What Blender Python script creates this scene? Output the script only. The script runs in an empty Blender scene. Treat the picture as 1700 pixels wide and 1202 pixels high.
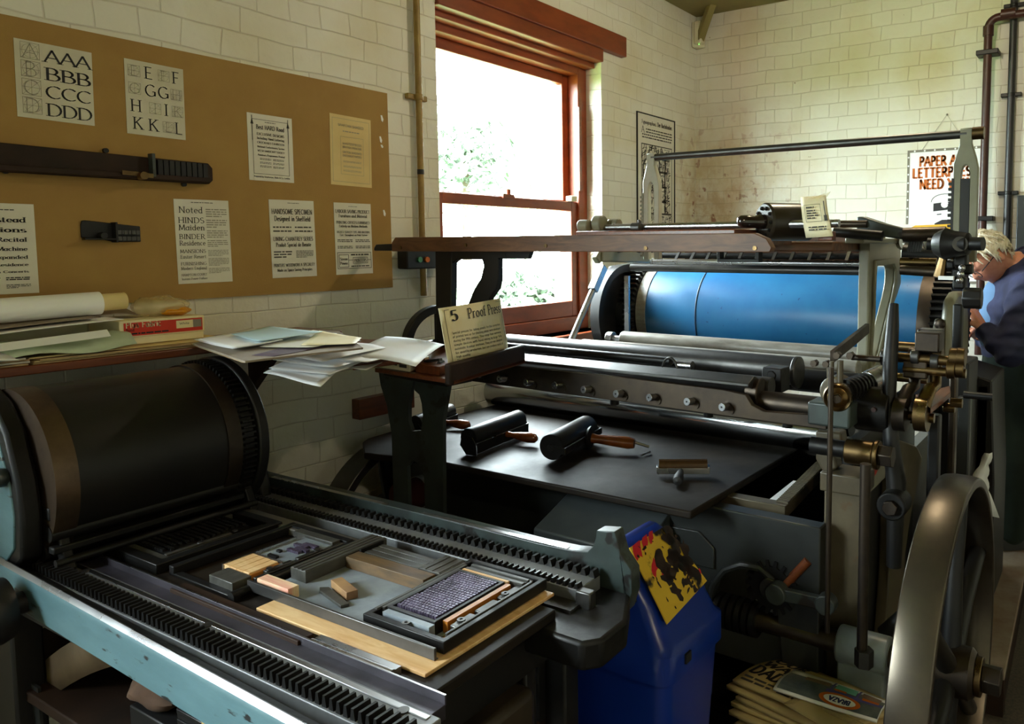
import bpy, bmesh, math, random
from mathutils import Vector, Matrix

# ------------------------------------------------------------------ camera, light, exposure
SC = bpy.context.scene
COL = SC.collection
V = Vector
PI = math.pi
random.seed(7)

FOC = 1250.3                      # focal length in pixels of a 1700 px wide frame
YAW, PITCH, ROLL = .5566, .0775, -.003
PPX, PPY = 1078.9, 505.1          # the photograph is a crop: its optical centre is off the middle
CAM = V((-4.488, -2.425, 1.5))    # the far corner of the room is the origin, floor z = 0
_cy, _sy, _cp, _sp = math.cos(YAW), math.sin(YAW), math.cos(PITCH), math.sin(PITCH)
FW = V((_cy*_cp, _sy*_cp, -_sp))
_r0 = V((_sy, -_cy, 0)); _u0 = _r0.cross(FW)
RT = _r0*math.cos(ROLL) + _u0*math.sin(ROLL)
UP = _u0*math.cos(ROLL) - _r0*math.sin(ROLL)

cam_d = bpy.data.cameras.new('camera')
cam = bpy.data.objects.new('camera', cam_d); COL.objects.link(cam)
cam_d.sensor_fit = 'HORIZONTAL'; cam_d.sensor_width = 36
cam_d.lens = FOC/1700*36
cam_d.shift_x = (850-PPX)/1700; cam_d.shift_y = (PPY-601)/1700
cam_d.clip_start = .02; cam_d.clip_end = 200
M4 = Matrix((RT, UP, -FW)).transposed().to_4x4(); M4.translation = CAM
cam.matrix_world = M4
SC.camera = cam

SC.view_settings.view_transform = 'Standard'
SC.view_settings.look = 'None'
SC.view_settings.gamma = 1
SC.view_settings.use_curve_mapping = False
SC.view_settings.exposure = 0.12
SC.cycles.use_denoising = True
SC.cycles.max_bounces = 7
SC.cycles.diffuse_bounces = 4
SC.cycles.glossy_bounces = 3
SC.cycles.caustics_reflective = False
SC.cycles.caustics_refractive = False
SC.cycles.sample_clamp_indirect = 4

SKY = 84.0
world = bpy.data.worlds.new('overcast_sky'); SC.world = world; world.use_nodes = True
wn = world.node_tree; wn.nodes.clear()
wo = wn.nodes.new('ShaderNodeOutputWorld'); wb = wn.nodes.new('ShaderNodeBackground')
wtc = wn.nodes.new('ShaderNodeTexCoord'); wsx = wn.nodes.new('ShaderNodeSeparateXYZ'); wr = wn.nodes.new('ShaderNodeValToRGB')
wn.links.new(wtc.outputs['Generated'], wsx.inputs[0]); wn.links.new(wsx.outputs['Z'], wr.inputs[0])
wr.color_ramp.elements[0].position = .0; wr.color_ramp.elements[0].color = (.60, .68, .70, 1)
wr.color_ramp.elements[1].position = .6; wr.color_ramp.elements[1].color = (.86, .94, 1, 1)
wn.links.new(wr.outputs[0], wb.inputs[0]); wb.inputs['Strength'].default_value = SKY
wn.links.new(wb.outputs[0], wo.inputs[0])

def area_light(name, loc, target, sx, sy, power, color, portal=False):
    d = bpy.data.lights.new(name, 'AREA'); d.shape = 'RECTANGLE'; d.size = sx; d.size_y = sy
    d.energy = power; d.color = color
    if portal: d.cycles.is_portal = True
    o = bpy.data.objects.new(name, d); COL.objects.link(o); o.location = loc
    dirv = V(target)-V(loc)
    o.rotation_euler = dirv.to_track_quat('-Z', 'Y').to_euler()
    return o

# window openings: the one in the picture, and two more of the room out of frame to the left
WIN = (-2.255, -1.085, 1.04, 2.50)             # x0, x1, z0, z1 in the window wall (y = 0)
WIN_2 = (-6.45, -4.85, 1.0, 2.6)              # next window of the same wall
area_light('window_portal', ((WIN[0]+WIN[1])/2, .30, (WIN[2]+WIN[3])/2), ((WIN[0]+WIN[1])/2, -1, (WIN[2]+WIN[3])/2), 1.15, 1.45, 1, (1, 1, 1), True)
area_light('window_portal', ((WIN_2[0]+WIN_2[1])/2, .30, 1.78), ((WIN_2[0]+WIN_2[1])/2, -1, 1.78), 1.6, 1.6, 1, (1, 1, 1), True)

WARM = (1, .85, .60)
LAMP_ROOM = 36
LAMP_BENCH = 28

def lamp_light(name, loc, power, color, radius=.06):
    d = bpy.data.lights.new(name, 'POINT'); d.energy = power; d.color = color; d.shadow_soft_size = radius
    o = bpy.data.objects.new(name, d); COL.objects.link(o); o.location = loc
    return o

# ------------------------------------------------------------------ helpers
def U(px, py, x=None, y=None, z=None, d=None, D=None):
    """the world point seen at pixel (px, py) of the 1700x1202 frame, on a plane x=, y=, z= or at depth d"""
    v = FW*FOC + RT*(px-PPX) - UP*(py-PPY)
    if D is not None: x = CAM.x + D
    if x is not None: t = (x-CAM.x)/v.x
    elif y is not None: t = (y-CAM.y)/v.y
    elif z is not None: t = (z-CAM.z)/v.z
    else: t = d/FOC
    return CAM + v*t

def nodes_of(m):
    m.use_nodes = True
    return m.node_tree, m.node_tree.nodes['Principled BSDF']

MATS = {}
def mat(name, c1, c2=None, rough=.5, metal=0., scale=8., bump=0., bump_scale=None, rough2=None, spec=None, stretch=None, lo=.35, hi=.65, spots=None, coat=0., dist=0.):
    """procedural material: two colours mixed by noise, roughness variation, optional bump, optional speckles of a third colour"""
    m = bpy.data.materials.new(name); nt, b = nodes_of(m); N = nt.nodes; L = nt.links
    c2 = c2 or c1
    tc = N.new('ShaderNodeTexCoord'); mp = N.new('ShaderNodeMapping'); L.new(tc.outputs['Object'], mp.inputs[0])
    if stretch: mp.inputs['Scale'].default_value = stretch
    no = N.new('ShaderNodeTexNoise'); no.inputs['Scale'].default_value = scale; no.inputs['Detail'].default_value = 6
    no.inputs['Roughness'].default_value = .62; no.inputs['Distortion'].default_value = dist
    L.new(mp.outputs[0], no.inputs['Vector'])
    cr = N.new('ShaderNodeValToRGB'); L.new(no.outputs['Fac'], cr.inputs[0])
    cr.color_ramp.elements[0].position = lo; cr.color_ramp.elements[0].color = (*c1, 1)
    cr.color_ramp.elements[1].position = hi; cr.color_ramp.elements[1].color = (*c2, 1)
    out = cr.outputs[0]
    if spots:
        col, ssc, thr = spots
        n2 = N.new('ShaderNodeTexNoise'); n2.inputs['Scale'].default_value = ssc; n2.inputs['Detail'].default_value = 5
        L.new(mp.outputs[0], n2.inputs['Vector'])
        r2 = N.new('ShaderNodeValToRGB'); L.new(n2.outputs['Fac'], r2.inputs[0])
        r2.color_ramp.elements[0].position = thr; r2.color_ramp.elements[0].color = (0, 0, 0, 1)
        r2.color_ramp.elements[1].position = thr+.04; r2.color_ramp.elements[1].color = (1, 1, 1, 1)
        mx = N.new('ShaderNodeMix'); mx.data_type = 'RGBA'; L.new(r2.outputs[0], mx.inputs[0])
        L.new(out, mx.inputs[6]); mx.inputs[7].default_value = (*col, 1); out = mx.outputs[2]
    L.new(out, b.inputs['Base Color'])
    b.inputs['Metallic'].default_value = metal
    if rough2 is not None:
        mr = N.new('ShaderNodeMapRange'); L.new(no.outputs['Fac'], mr.inputs[0])
        mr.inputs[1].default_value = lo; mr.inputs[2].default_value = hi
        mr.inputs[3].default_value = rough; mr.inputs[4].default_value = rough2
        L.new(mr.outputs[0], b.inputs['Roughness'])
    else: b.inputs['Roughness'].default_value = rough
    if spec is not None: b.inputs['Specular IOR Level'].default_value = spec
    if coat: b.inputs['Coat Weight'].default_value = coat; b.inputs['Coat Roughness'].default_value = .15
    if bump:
        nb = N.new('ShaderNodeTexNoise'); nb.inputs['Scale'].default_value = bump_scale or scale*4; nb.inputs['Detail'].default_value = 4
        L.new(mp.outputs[0], nb.inputs['Vector'])
        bp = N.new('ShaderNodeBump'); bp.inputs['Strength'].default_value = bump; bp.inputs['Distance'].default_value = .01
        L.new(nb.outputs['Fac'], bp.inputs['Height']); L.new(bp.outputs[0], b.inputs['Normal'])
    MATS[name] = m
    return m

def srgb(r, g, b):
    f = lambda c: (c/255/12.92) if c/255 <= .04045 else ((c/255+.055)/1.055)**2.4
    return (f(r), f(g), f(b))

class MB:
    """collects shapes into one mesh object"""
    def __init__(s): s.v = []; s.f = []; s.m = []; s.cur = 0
    def add(s, vs, fs):
        n = len(s.v); s.v += [V(p) for p in vs]
        for f in fs: s.f.append(tuple(i+n for i in f)); s.m.append(s.cur)
        return s
    def mi(s, i): s.cur = i; return s
    def box(s, a, b):
        x0, y0, z0 = (min(a[i], b[i]) for i in range(3)); x1, y1, z1 = (max(a[i], b[i]) for i in range(3))
        return s.add([(x0,y0,z0),(x1,y0,z0),(x1,y1,z0),(x0,y1,z0),(x0,y0,z1),(x1,y0,z1),(x1,y1,z1),(x0,y1,z1)],
                     [(0,3,2,1),(4,5,6,7),(0,1,5,4),(1,2,6,5),(2,3,7,6),(3,0,4,7)])
    def obox(s, o, ex, ey, ez):
        o, ex, ey, ez = V(o), V(ex), V(ey), V(ez)
        p = [o, o+ex, o+ex+ey, o+ey]; p += [q+ez for q in p]
        return s.add(p, [(0,3,2,1),(4,5,6,7),(0,1,5,4),(1,2,6,5),(2,3,7,6),(3,0,4,7)])
    def bar(s, p, q, w, h, up=(0, 0, 1)):
        p, q = V(p), V(q); d = (q-p).normalized(); r = d.cross(V(up))
        if r.length < 1e-4: r = d.cross(V((1, 0, 0)))
        r.normalize(); u = r.cross(d)
        return s.obox(p-r*w/2-u*h/2, q-p, r*w, u*h)
    def prism(s, poly, ax, a, b):
        """2D polygon extruded along axis: ax 'x' -> (y,z), 'y' -> (x,z), 'z' -> (x,y)"""
        def P(c, t): return {'x': (t, c[0], c[1]), 'y': (c[0], t, c[1]), 'z': (c[0], c[1], t)}[ax]
        n = len(poly); vs = [P(c, a) for c in poly]+[P(c, b) for c in poly]
        fs = [tuple(range(n))[::-1], tuple(range(n, 2*n))]
        fs += [(i, (i+1) % n, (i+1) % n+n, i+n) for i in range(n)]
        return s.add(vs, fs)
    def ring(s, outer, inner, ax, a, b):
        """extruded polygon with a hole; outer and inner have the same number of points in the same order"""
        def P(c, t): return {'x': (t, c[0], c[1]), 'y': (c[0], t, c[1]), 'z': (c[0], c[1], t)}[ax]
        n = len(outer)
        vs = [P(c, a) for c in outer]+[P(c, a) for c in inner]+[P(c, b) for c in outer]+[P(c, b) for c in inner]
        fs = []
        for i in range(n):
            j = (i+1) % n
            fs += [(i, j, j+n, i+n), (2*n+i, 3*n+i, 3*n+j, 2*n+j), (i, 2*n+i, 2*n+j, j), (n+i, n+j, 3*n+j, 3*n+i)]
        return s.add(vs, fs)
    def cyl(s, p, q, r, r2=None, seg=24, cap=True):
        p, q = V(p), V(q); r2 = r if r2 is None else r2; d = (q-p).normalized()
        e = d.orthogonal().normalized(); g = d.cross(e); vs = []
        for c, rr in ((p, r), (q, r2)):
            for i in range(seg):
                a = 2*PI*i/seg; vs.append(c+e*math.cos(a)*rr+g*math.sin(a)*rr)
        fs = [(i, (i+1) % seg, (i+1) % seg+seg, i+seg) for i in range(seg)]
        if cap: fs += [tuple(range(seg))[::-1], tuple(range(seg, 2*seg))]
        return s.add(vs, fs)
    def lathe(s, prof, p, d, seg=32, closed=False):
        """profile [(r, t)] turned about the line p + t d; closed joins last to first (for rings)"""
        p, d = V(p), V(d).normalized(); e = d.orthogonal().normalized(); g = d.cross(e); vs = []; n = len(prof)
        for i in range(seg):
            a = 2*PI*i/seg; c = e*math.cos(a)+g*math.sin(a)
            vs += [p+d*t+c*r for r, t in prof]
        fs = []
        for i in range(seg):
            j = (i+1) % seg
            for k in range(n if closed else n-1):
                k2 = (k+1) % n; fs.append((i*n+k, j*n+k, j*n+k2, i*n+k2))
        if not closed:
            if prof[0][0] > 1e-6: fs.append(tuple(i*n for i in range(seg))[::-1])
            if prof[-1][0] > 1e-6: fs.append(tuple(i*n+n-1 for i in range(seg)))
        return s.add(vs, fs)
    def tube(s, pts, r, seg=10):
        pts = [V(p) for p in pts]; vs = []; e = None; n = len(pts)
        for i, p in enumerate(pts):
            d = (pts[min(i+1, n-1)]-pts[max(i-1, 0)]).normalized()
            if e is None: e = d.orthogonal().normalized()
            e = (e-d*e.dot(d)).normalized(); g = d.cross(e)
            rr = r[i] if isinstance(r, (list, tuple)) else r
            vs += [p+(e*math.cos(2*PI*k/seg)+g*math.sin(2*PI*k/seg))*rr for k in range(seg)]
        fs = [(i*seg+k, i*seg+(k+1) % seg, (i+1)*seg+(k+1) % seg, (i+1)*seg+k) for i in range(n-1) for k in range(seg)]
        fs += [tuple(range(seg))[::-1], tuple((n-1)*seg+k for k in range(seg))]
        return s.add(vs, fs)
    def sphere(s, c, r, seg=16, sc=(1, 1, 1)):
        c = V(c); vs = [c+V((0, 0, r*sc[2]))]; k = seg//2
        for i in range(1, k):
            for j in range(seg):
                a, b = PI*i/k, 2*PI*j/seg
                vs.append(c+V((r*sc[0]*math.sin(a)*math.cos(b), r*sc[1]*math.sin(a)*math.sin(b), r*sc[2]*math.cos(a))))
        vs.append(c-V((0, 0, r*sc[2]))); fs = [(0, 1+j, 1+(j+1) % seg) for j in range(seg)]
        for i in range(k-2):
            for j in range(seg):
                a, b = 1+i*seg+j, 1+i*seg+(j+1) % seg; fs.append((a, a+seg, b+seg, b))
        e = len(vs)-1; o = 1+(k-2)*seg
        fs += [(e, o+(j+1) % seg, o+j) for j in range(seg)]
        return s.add(vs, fs)
    def gear(s, c, ax, r0, r1, n, w, bore=0, duty=.5):
        """spur gear about axis 'x' or 'y', centred on c, width w"""
        poly = []
        for i in range(n):
            a = 2*PI*i/n; h = PI/n
            for t, r in ((-h, r0), (-h*duty, r0), (-h*duty*.6, r1), (h*duty*.6, r1), (h*duty, r0)):
                poly.append((r*math.cos(a+t), r*math.sin(a+t)))
        if ax == 'x': s.prism([(c[1]+p, c[2]+q) for p, q in poly], 'x', c[0]-w/2, c[0]+w/2)
        else: s.prism([(c[0]+p, c[2]+q) for p, q in poly], 'y', c[1]-w/2, c[1]+w/2)
        return s
    def build(s, name, m, parent=None, bevel=0, smooth=35, local=False, solid=0, sub=0):
        me = bpy.data.meshes.new(name)
        off = ORG.get(parent, V((0, 0, 0))) if (parent is not None and not local) else V((0, 0, 0))
        me.from_pydata([tuple(p-off) for p in s.v], [], s.f)
        ms = m if isinstance(m, (list, tuple)) else [m]
        for x in ms: me.materials.append(x)
        if len(ms) > 1:
            for p, i in zip(me.polygons, s.m): p.material_index = min(i, len(ms)-1)
        bm = bmesh.new(); bm.from_mesh(me); bmesh.ops.recalc_face_normals(bm, faces=bm.faces); bm.to_mesh(me); bm.free()
        if smooth:
            for p in me.polygons: p.use_smooth = True
            me.set_sharp_from_angle(angle=math.radians(smooth))
        o = bpy.data.objects.new(name, me); COL.objects.link(o)
        if parent is not None:
            o.parent = parent; ORG[o] = ORG.get(parent, V((0, 0, 0)))
        else: ORG[o] = V((0, 0, 0))
        if bevel:
            b = o.modifiers.new('bevel', 'BEVEL'); b.width = bevel; b.segments = 2; b.limit_method = 'ANGLE'; b.angle_limit = math.radians(40)
        if solid:
            b = o.modifiers.new('solid', 'SOLIDIFY'); b.thickness = solid
        if sub:
            b = o.modifiers.new('sub', 'SUBSURF'); b.levels = sub; b.render_levels = sub
        return o

ORG = {}
def tag(o, label, cat, group=None, kind=None):
    o['label'] = label; o['category'] = cat
    if group: o['group'] = group
    if kind: o['kind'] = kind
    return o
def thing(name, label, cat, loc=(0, 0, 0), group=None, rot=None):
    o = bpy.data.objects.new(name, None); COL.objects.link(o); o.location = loc; o.empty_display_size = .05
    ORG[o] = V(loc)
    if rot: o.rotation_euler = rot
    return tag(o, label, cat, group)
def part(o, label): o['label'] = label; return o
def struct(o): o['kind'] = 'structure'; return o

def arc(cx, cy, rx, ry, a0, a1, n=10):
    return [(cx+rx*math.cos(math.radians(a0+(a1-a0)*i/n)), cy+ry*math.sin(math.radians(a0+(a1-a0)*i/n))) for i in range(n+1)]

# ---- a small pen-drawn alphabet: strokes of points, '*cx,cy,rx,ry,a0,a1' is an arc
GL = {
'A': (.8, '0,0 .4,1 .8,0|.15,.36 .65,.36'), 'B': (.66, '.1,0 .1,1|.1,1 .3,1 *.3,.76,.22,.24,90,-90 .1,.52|.1,.52 .34,.52 *.34,.26,.27,.26,90,-90 .1,0'),
'C': (.8, '*.45,.5,.42,.5,48,312'), 'D': (.8, '.1,0 .1,1|.1,1 .32,1 *.32,.5,.42,.5,90,-90 .1,0'),
'E': (.6, '.1,0 .1,1|.1,1 .55,1|.1,.52 .48,.52|.1,0 .58,0'), 'F': (.56, '.1,0 .1,1|.1,1 .53,1|.1,.52 .46,.52'),
'G': (.82, '*.45,.5,.42,.5,48,330|.78,.42 .78,.08|.58,.42 .82,.42'), 'H': (.8, '.1,0 .1,1|.7,0 .7,1|.1,.52 .7,.52'),
'I': (.24, '.12,0 .12,1'), 'J': (.4, '.28,1 .28,.1 *.12,.1,.16,.2,0,-100'), 'K': (.72, '.1,0 .1,1|.62,1 .1,.45|.26,.6 .7,0'),
'L': (.58, '.1,0 .1,1|.1,0 .56,0'), 'M': (.9, '.08,0 .14,1|.14,1 .45,.1|.45,.1 .78,1|.78,1 .84,0'), 'N': (.82, '.1,0 .1,1|.1,1 .7,0|.7,0 .7,1'),
'O': (.9, '*.45,.5,.41,.5,0,360'), 'P': (.6, '.1,0 .1,1|.1,1 .3,1 *.3,.74,.25,.26,90,-90 .1,.48'), 'Q': (.9, '*.45,.5,.41,.5,0,360|.5,.2 .85,-.15'),
'R': (.7, '.1,0 .1,1|.1,1 .3,1 *.3,.75,.24,.25,90,-90 .1,.5|.3,.5 .68,0'), 'S': (.56, '*.28,.76,.22,.24,40,270 *.28,.26,.24,.26,90,-140'),
'T': (.7, '.35,0 .35,1|.02,1 .68,1'), 'U': (.78, '.1,1 .1,.3 *.39,.3,.29,.3,180,360 .68,1'), 'V': (.76, '0,1 .38,0 .76,1'),
'W': (1.1, '0,1 .28,0 .54,.9 .8,0 1.08,1'), 'X': (.74, '.02,1 .7,0|.02,0 .7,1'), 'Y': (.72, '0,1 .36,.48 .72,1|.36,.48 .36,0'), 'Z': (.66, '.04,1 .62,1 .04,0 .64,0'),
'a': (.52, '*.23,.3,.2,.3,50,320|.42,.62 .42,.04 .5,0'), 'b': (.56, '.1,1 .1,0|*.28,.31,.22,.31,150,-150'), 'c': (.46, '*.26,.31,.22,.31,55,305'),
'd': (.56, '.46,1 .46,0|*.27,.31,.22,.31,30,330'), 'e': (.5, '.05,.34 .46,.34 *.26,.31,.21,.31,10,315'), 'f': (.34, '.14,0 .14,.8 *.27,.8,.13,.2,180,60|.02,.62 .3,.62'),
'g': (.54, '*.25,.34,.2,.27,0,360|.46,.62 .46,-.08 *.26,-.08,.2,.2,0,-140'), 'h': (.56, '.1,0 .1,1|.1,.42 *.28,.42,.18,.2,180,0 .46,0'), 'i': (.22, '.11,0 .11,.62|.11,.82 .11,.92'),
'j': (.24, '.14,.62 .14,-.1 *.02,-.1,.12,.16,0,-90|.14,.82 .14,.92'), 'k': (.54, '.1,0 .1,1|.44,.62 .1,.28|.2,.38 .5,0'), 'l': (.22, '.11,0 .11,1'),
'm': (.84, '.1,0 .1,.62|.1,.42 *.25,.42,.15,.2,180,0 .4,0|.4,.42 *.56,.42,.16,.2,180,0 .72,0'), 'n': (.56, '.1,0 .1,.62|.1,.42 *.28,.42,.18,.2,180,0 .46,0'),
'o': (.54, '*.27,.31,.22,.31,0,360'), 'p': (.56, '.1,.62 .1,-.3|*.28,.31,.22,.31,150,-150'), 'q': (.56, '.46,.62 .46,-.3|*.27,.31,.22,.31,30,330'),
'r': (.38, '.1,0 .1,.62|.1,.42 *.27,.42,.17,.2,180,60'), 's': (.42, '*.21,.46,.16,.16,40,270 *.21,.15,.18,.15,90,-140'), 't': (.36, '.15,.85 .15,.12 *.27,.12,.12,.12,180,300|.02,.62 .32,.62'),
'u': (.56, '.1,.62 .1,.2 *.27,.2,.17,.2,180,360 .45,.62 .45,0'), 'v': (.5, '0,.62 .25,0 .5,.62'), 'w': (.74, '0,.62 .19,0 .37,.56 .55,0 .74,.62'),
'x': (.5, '.02,.62 .48,0|.02,0 .48,.62'), 'y': (.5, '0,.62 .25,0|.5,.62 .18,-.3'), 'z': (.46, '.03,.62 .42,.62 .03,0 .44,0'),
'0': (.58, '*.29,.5,.23,.5,0,360'), '1': (.34, '.05,.8 .2,1 .2,0'), '2': (.56, '*.27,.72,.22,.28,160,-30 .04,0 .54,0'), '3': (.54, '*.24,.75,.2,.25,150,-80 *.25,.26,.24,.26,80,-150'), '4': (.6, '.42,0 .42,1 .04,.3 .56,.3'), '9': (.56, '*.27,.68,.21,.3,0,360|.48,.7 .3,0'),
'5': (.56, '.46,1 .12,1 .1,.58 *.26,.32,.22,.32,110,-140'),
'.': (.22, '.11,.0 .11,.1'), ',': (.22, '.13,.1 .07,-.12'), "'": (.2, '.1,1 .1,.78'), '-': (.36, '.04,.34 .32,.34'), '&': (.7, '.66,0 .16,.72 *.3,.82,.15,.17,200,-20 .12,.36 *.28,.22,.22,.22,160,330 .62,.5'),
'?': (.5, '*.23,.76,.2,.24,170,-60 .23,.3|.23,.0 .23,.1'), '/': (.4, '.0,-.05 .36,1'),
}
def strokes(g):
    out = []
    for st in GL[g][1].split('|'):
        pts = []
        for t in st.split():
            if t[0] == '*':
                a = [float(q) for q in t[1:].split(',')]; pts += arc(*a, n=max(5, int(abs(a[5]-a[4])/22)))
            else: pts.append(tuple(float(q) for q in t.split(',')))
        out.append(pts)
    return out
SERIF = dict(thick=.13, thin=.045, serif=.11, nib=18, wide=1.)
BOOK = dict(thick=.12, thin=.06, serif=.09, nib=15, wide=1.)
BOLD = dict(thick=.26, thin=.12, serif=0, nib=0, wide=1.1)
FAT = dict(thick=.24, thin=.07, serif=.12, nib=0, wide=1.3)
SANS = dict(thick=.15, thin=.14, serif=0, nib=0, wide=1.)
NARROW = dict(thick=.16, thin=.09, serif=0, nib=10, wide=.74)
HEAVY = dict(thick=.30, thin=.2, serif=0, nib=0, wide=.95)
def text_width(s, st, gap=.1): return sum((.36 if c == ' ' else GL[c][0])*st['wide']+gap for c in s)-gap
class Ink:
    """flat lettering collected on a plane: origin, x direction, y direction, unit normal"""
    def __init__(s, o, ex, ey, lift=.0008):
        s.o, s.ex, s.ey = V(o), V(ex).normalized(), V(ey).normalized(); s.n = s.ex.cross(s.ey); s.lift = lift; s.mb = MB()
    def P(s, x, y): return s.o+s.ex*x+s.ey*y+s.n*s.lift
    def quad(s, *c): s.mb.add([s.P(*p) for p in c], [tuple(range(len(c)))]); return s
    def rect(s, x0, y0, x1, y1): return s.quad((x0, y0), (x1, y0), (x1, y1), (x0, y1))
    def frame(s, x0, y0, x1, y1, t):
        s.rect(x0, y0, x1, y0+t); s.rect(x0, y1-t, x1, y1); s.rect(x0, y0+t, x0+t, y1-t); s.rect(x1-t, y0+t, x1, y1-t); return s
    def line(s, pts, w):
        for (x0, y0), (x1, y1) in zip(pts, pts[1:]):
            d = math.hypot(x1-x0, y1-y0) or 1e-9; nx, ny = -(y1-y0)/d*w/2, (x1-x0)/d*w/2
            s.quad((x0-nx, y0-ny), (x1-nx, y1-ny), (x1+nx, y1+ny), (x0+nx, y0+ny))
        return s
    def text(s, t, x, y, h, st=SERIF, al='c', fit=None, rot=0, gap=.1):
        w = text_width(t, st, gap)*h; sx = 1.
        if fit: sx = fit/w; w = fit
        if al == 'c': x -= w/2
        elif al == 'r': x -= w
        nib = math.radians(st['nib']); cx = 0
        for ch in t:
            if ch == ' ': cx += .36*st['wide']+gap; continue
            for pts in strokes(ch):
                pts = [(p[0]*st['wide']+cx, p[1]) for p in pts]
                for i, ((x0, y0), (x1, y1)) in enumerate(zip(pts, pts[1:])):
                    dx, dy = x1-x0, y1-y0; d = math.hypot(dx, dy) or 1e-9; dx /= d; dy /= d
                    wd = st['thin']+(st['thick']-st['thin'])*abs(dx*math.sin(nib)-dy*math.cos(nib))
                    nx, ny = -dy*wd/2, dx*wd/2; e = wd*.18
                    q = [(x0-dx*e-nx, y0-dy*e-ny), (x1+dx*e-nx, y1+dy*e-ny), (x1+dx*e+nx, y1+dy*e+ny), (x0-dx*e+nx, y0-dy*e+ny)]
                    s.quad(*[(x+a*h*sx, y+b*h) for a, b in q])
                if st['serif']:
                    for (xa, ya), (xb, yb) in ((pts[0], pts[1]), (pts[-1], pts[-2])):
                        if abs(yb-ya) > .7*math.hypot(xb-xa, yb-ya) and min(abs(ya-k) for k in (0, 1, .62)) < .02:
                            k = st['serif']+st['thick']*.4
                            q = [(xa-k, ya-st['thin']/2), (xa+k, ya-st['thin']/2), (xa+k, ya+st['thin']/2), (xa-k, ya+st['thin']/2)]
                            s.quad(*[(x+a*h*sx, y+b*h) for a, b in q])
            cx += GL[ch][0]*st['wide']+gap
        return s
    def greek(s, x0, y0, x1, y1, n, fill=.45, ragged=.0):
        """n lines of print too small to read: word-sized dashes"""
        h = (y1-y0)/n
        for i in range(n):
            y = y1-(i+.5)*h; x = x0; end = x1-(random.random()*ragged*(x1-x0))
            if i == n-1 and n > 2: end = x0+(x1-x0)*random.uniform(.4, .8)
            while x < end-h*.3:
                w = min(random.uniform(.8, 3.2)*h, end-x); s.rect(x, y-h*fill/2, x+w, y+h*fill/2); x += w+h*.35
        return s
    def build(s, name, m, parent): return s.mb.build(name, m, parent, smooth=0)
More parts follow.
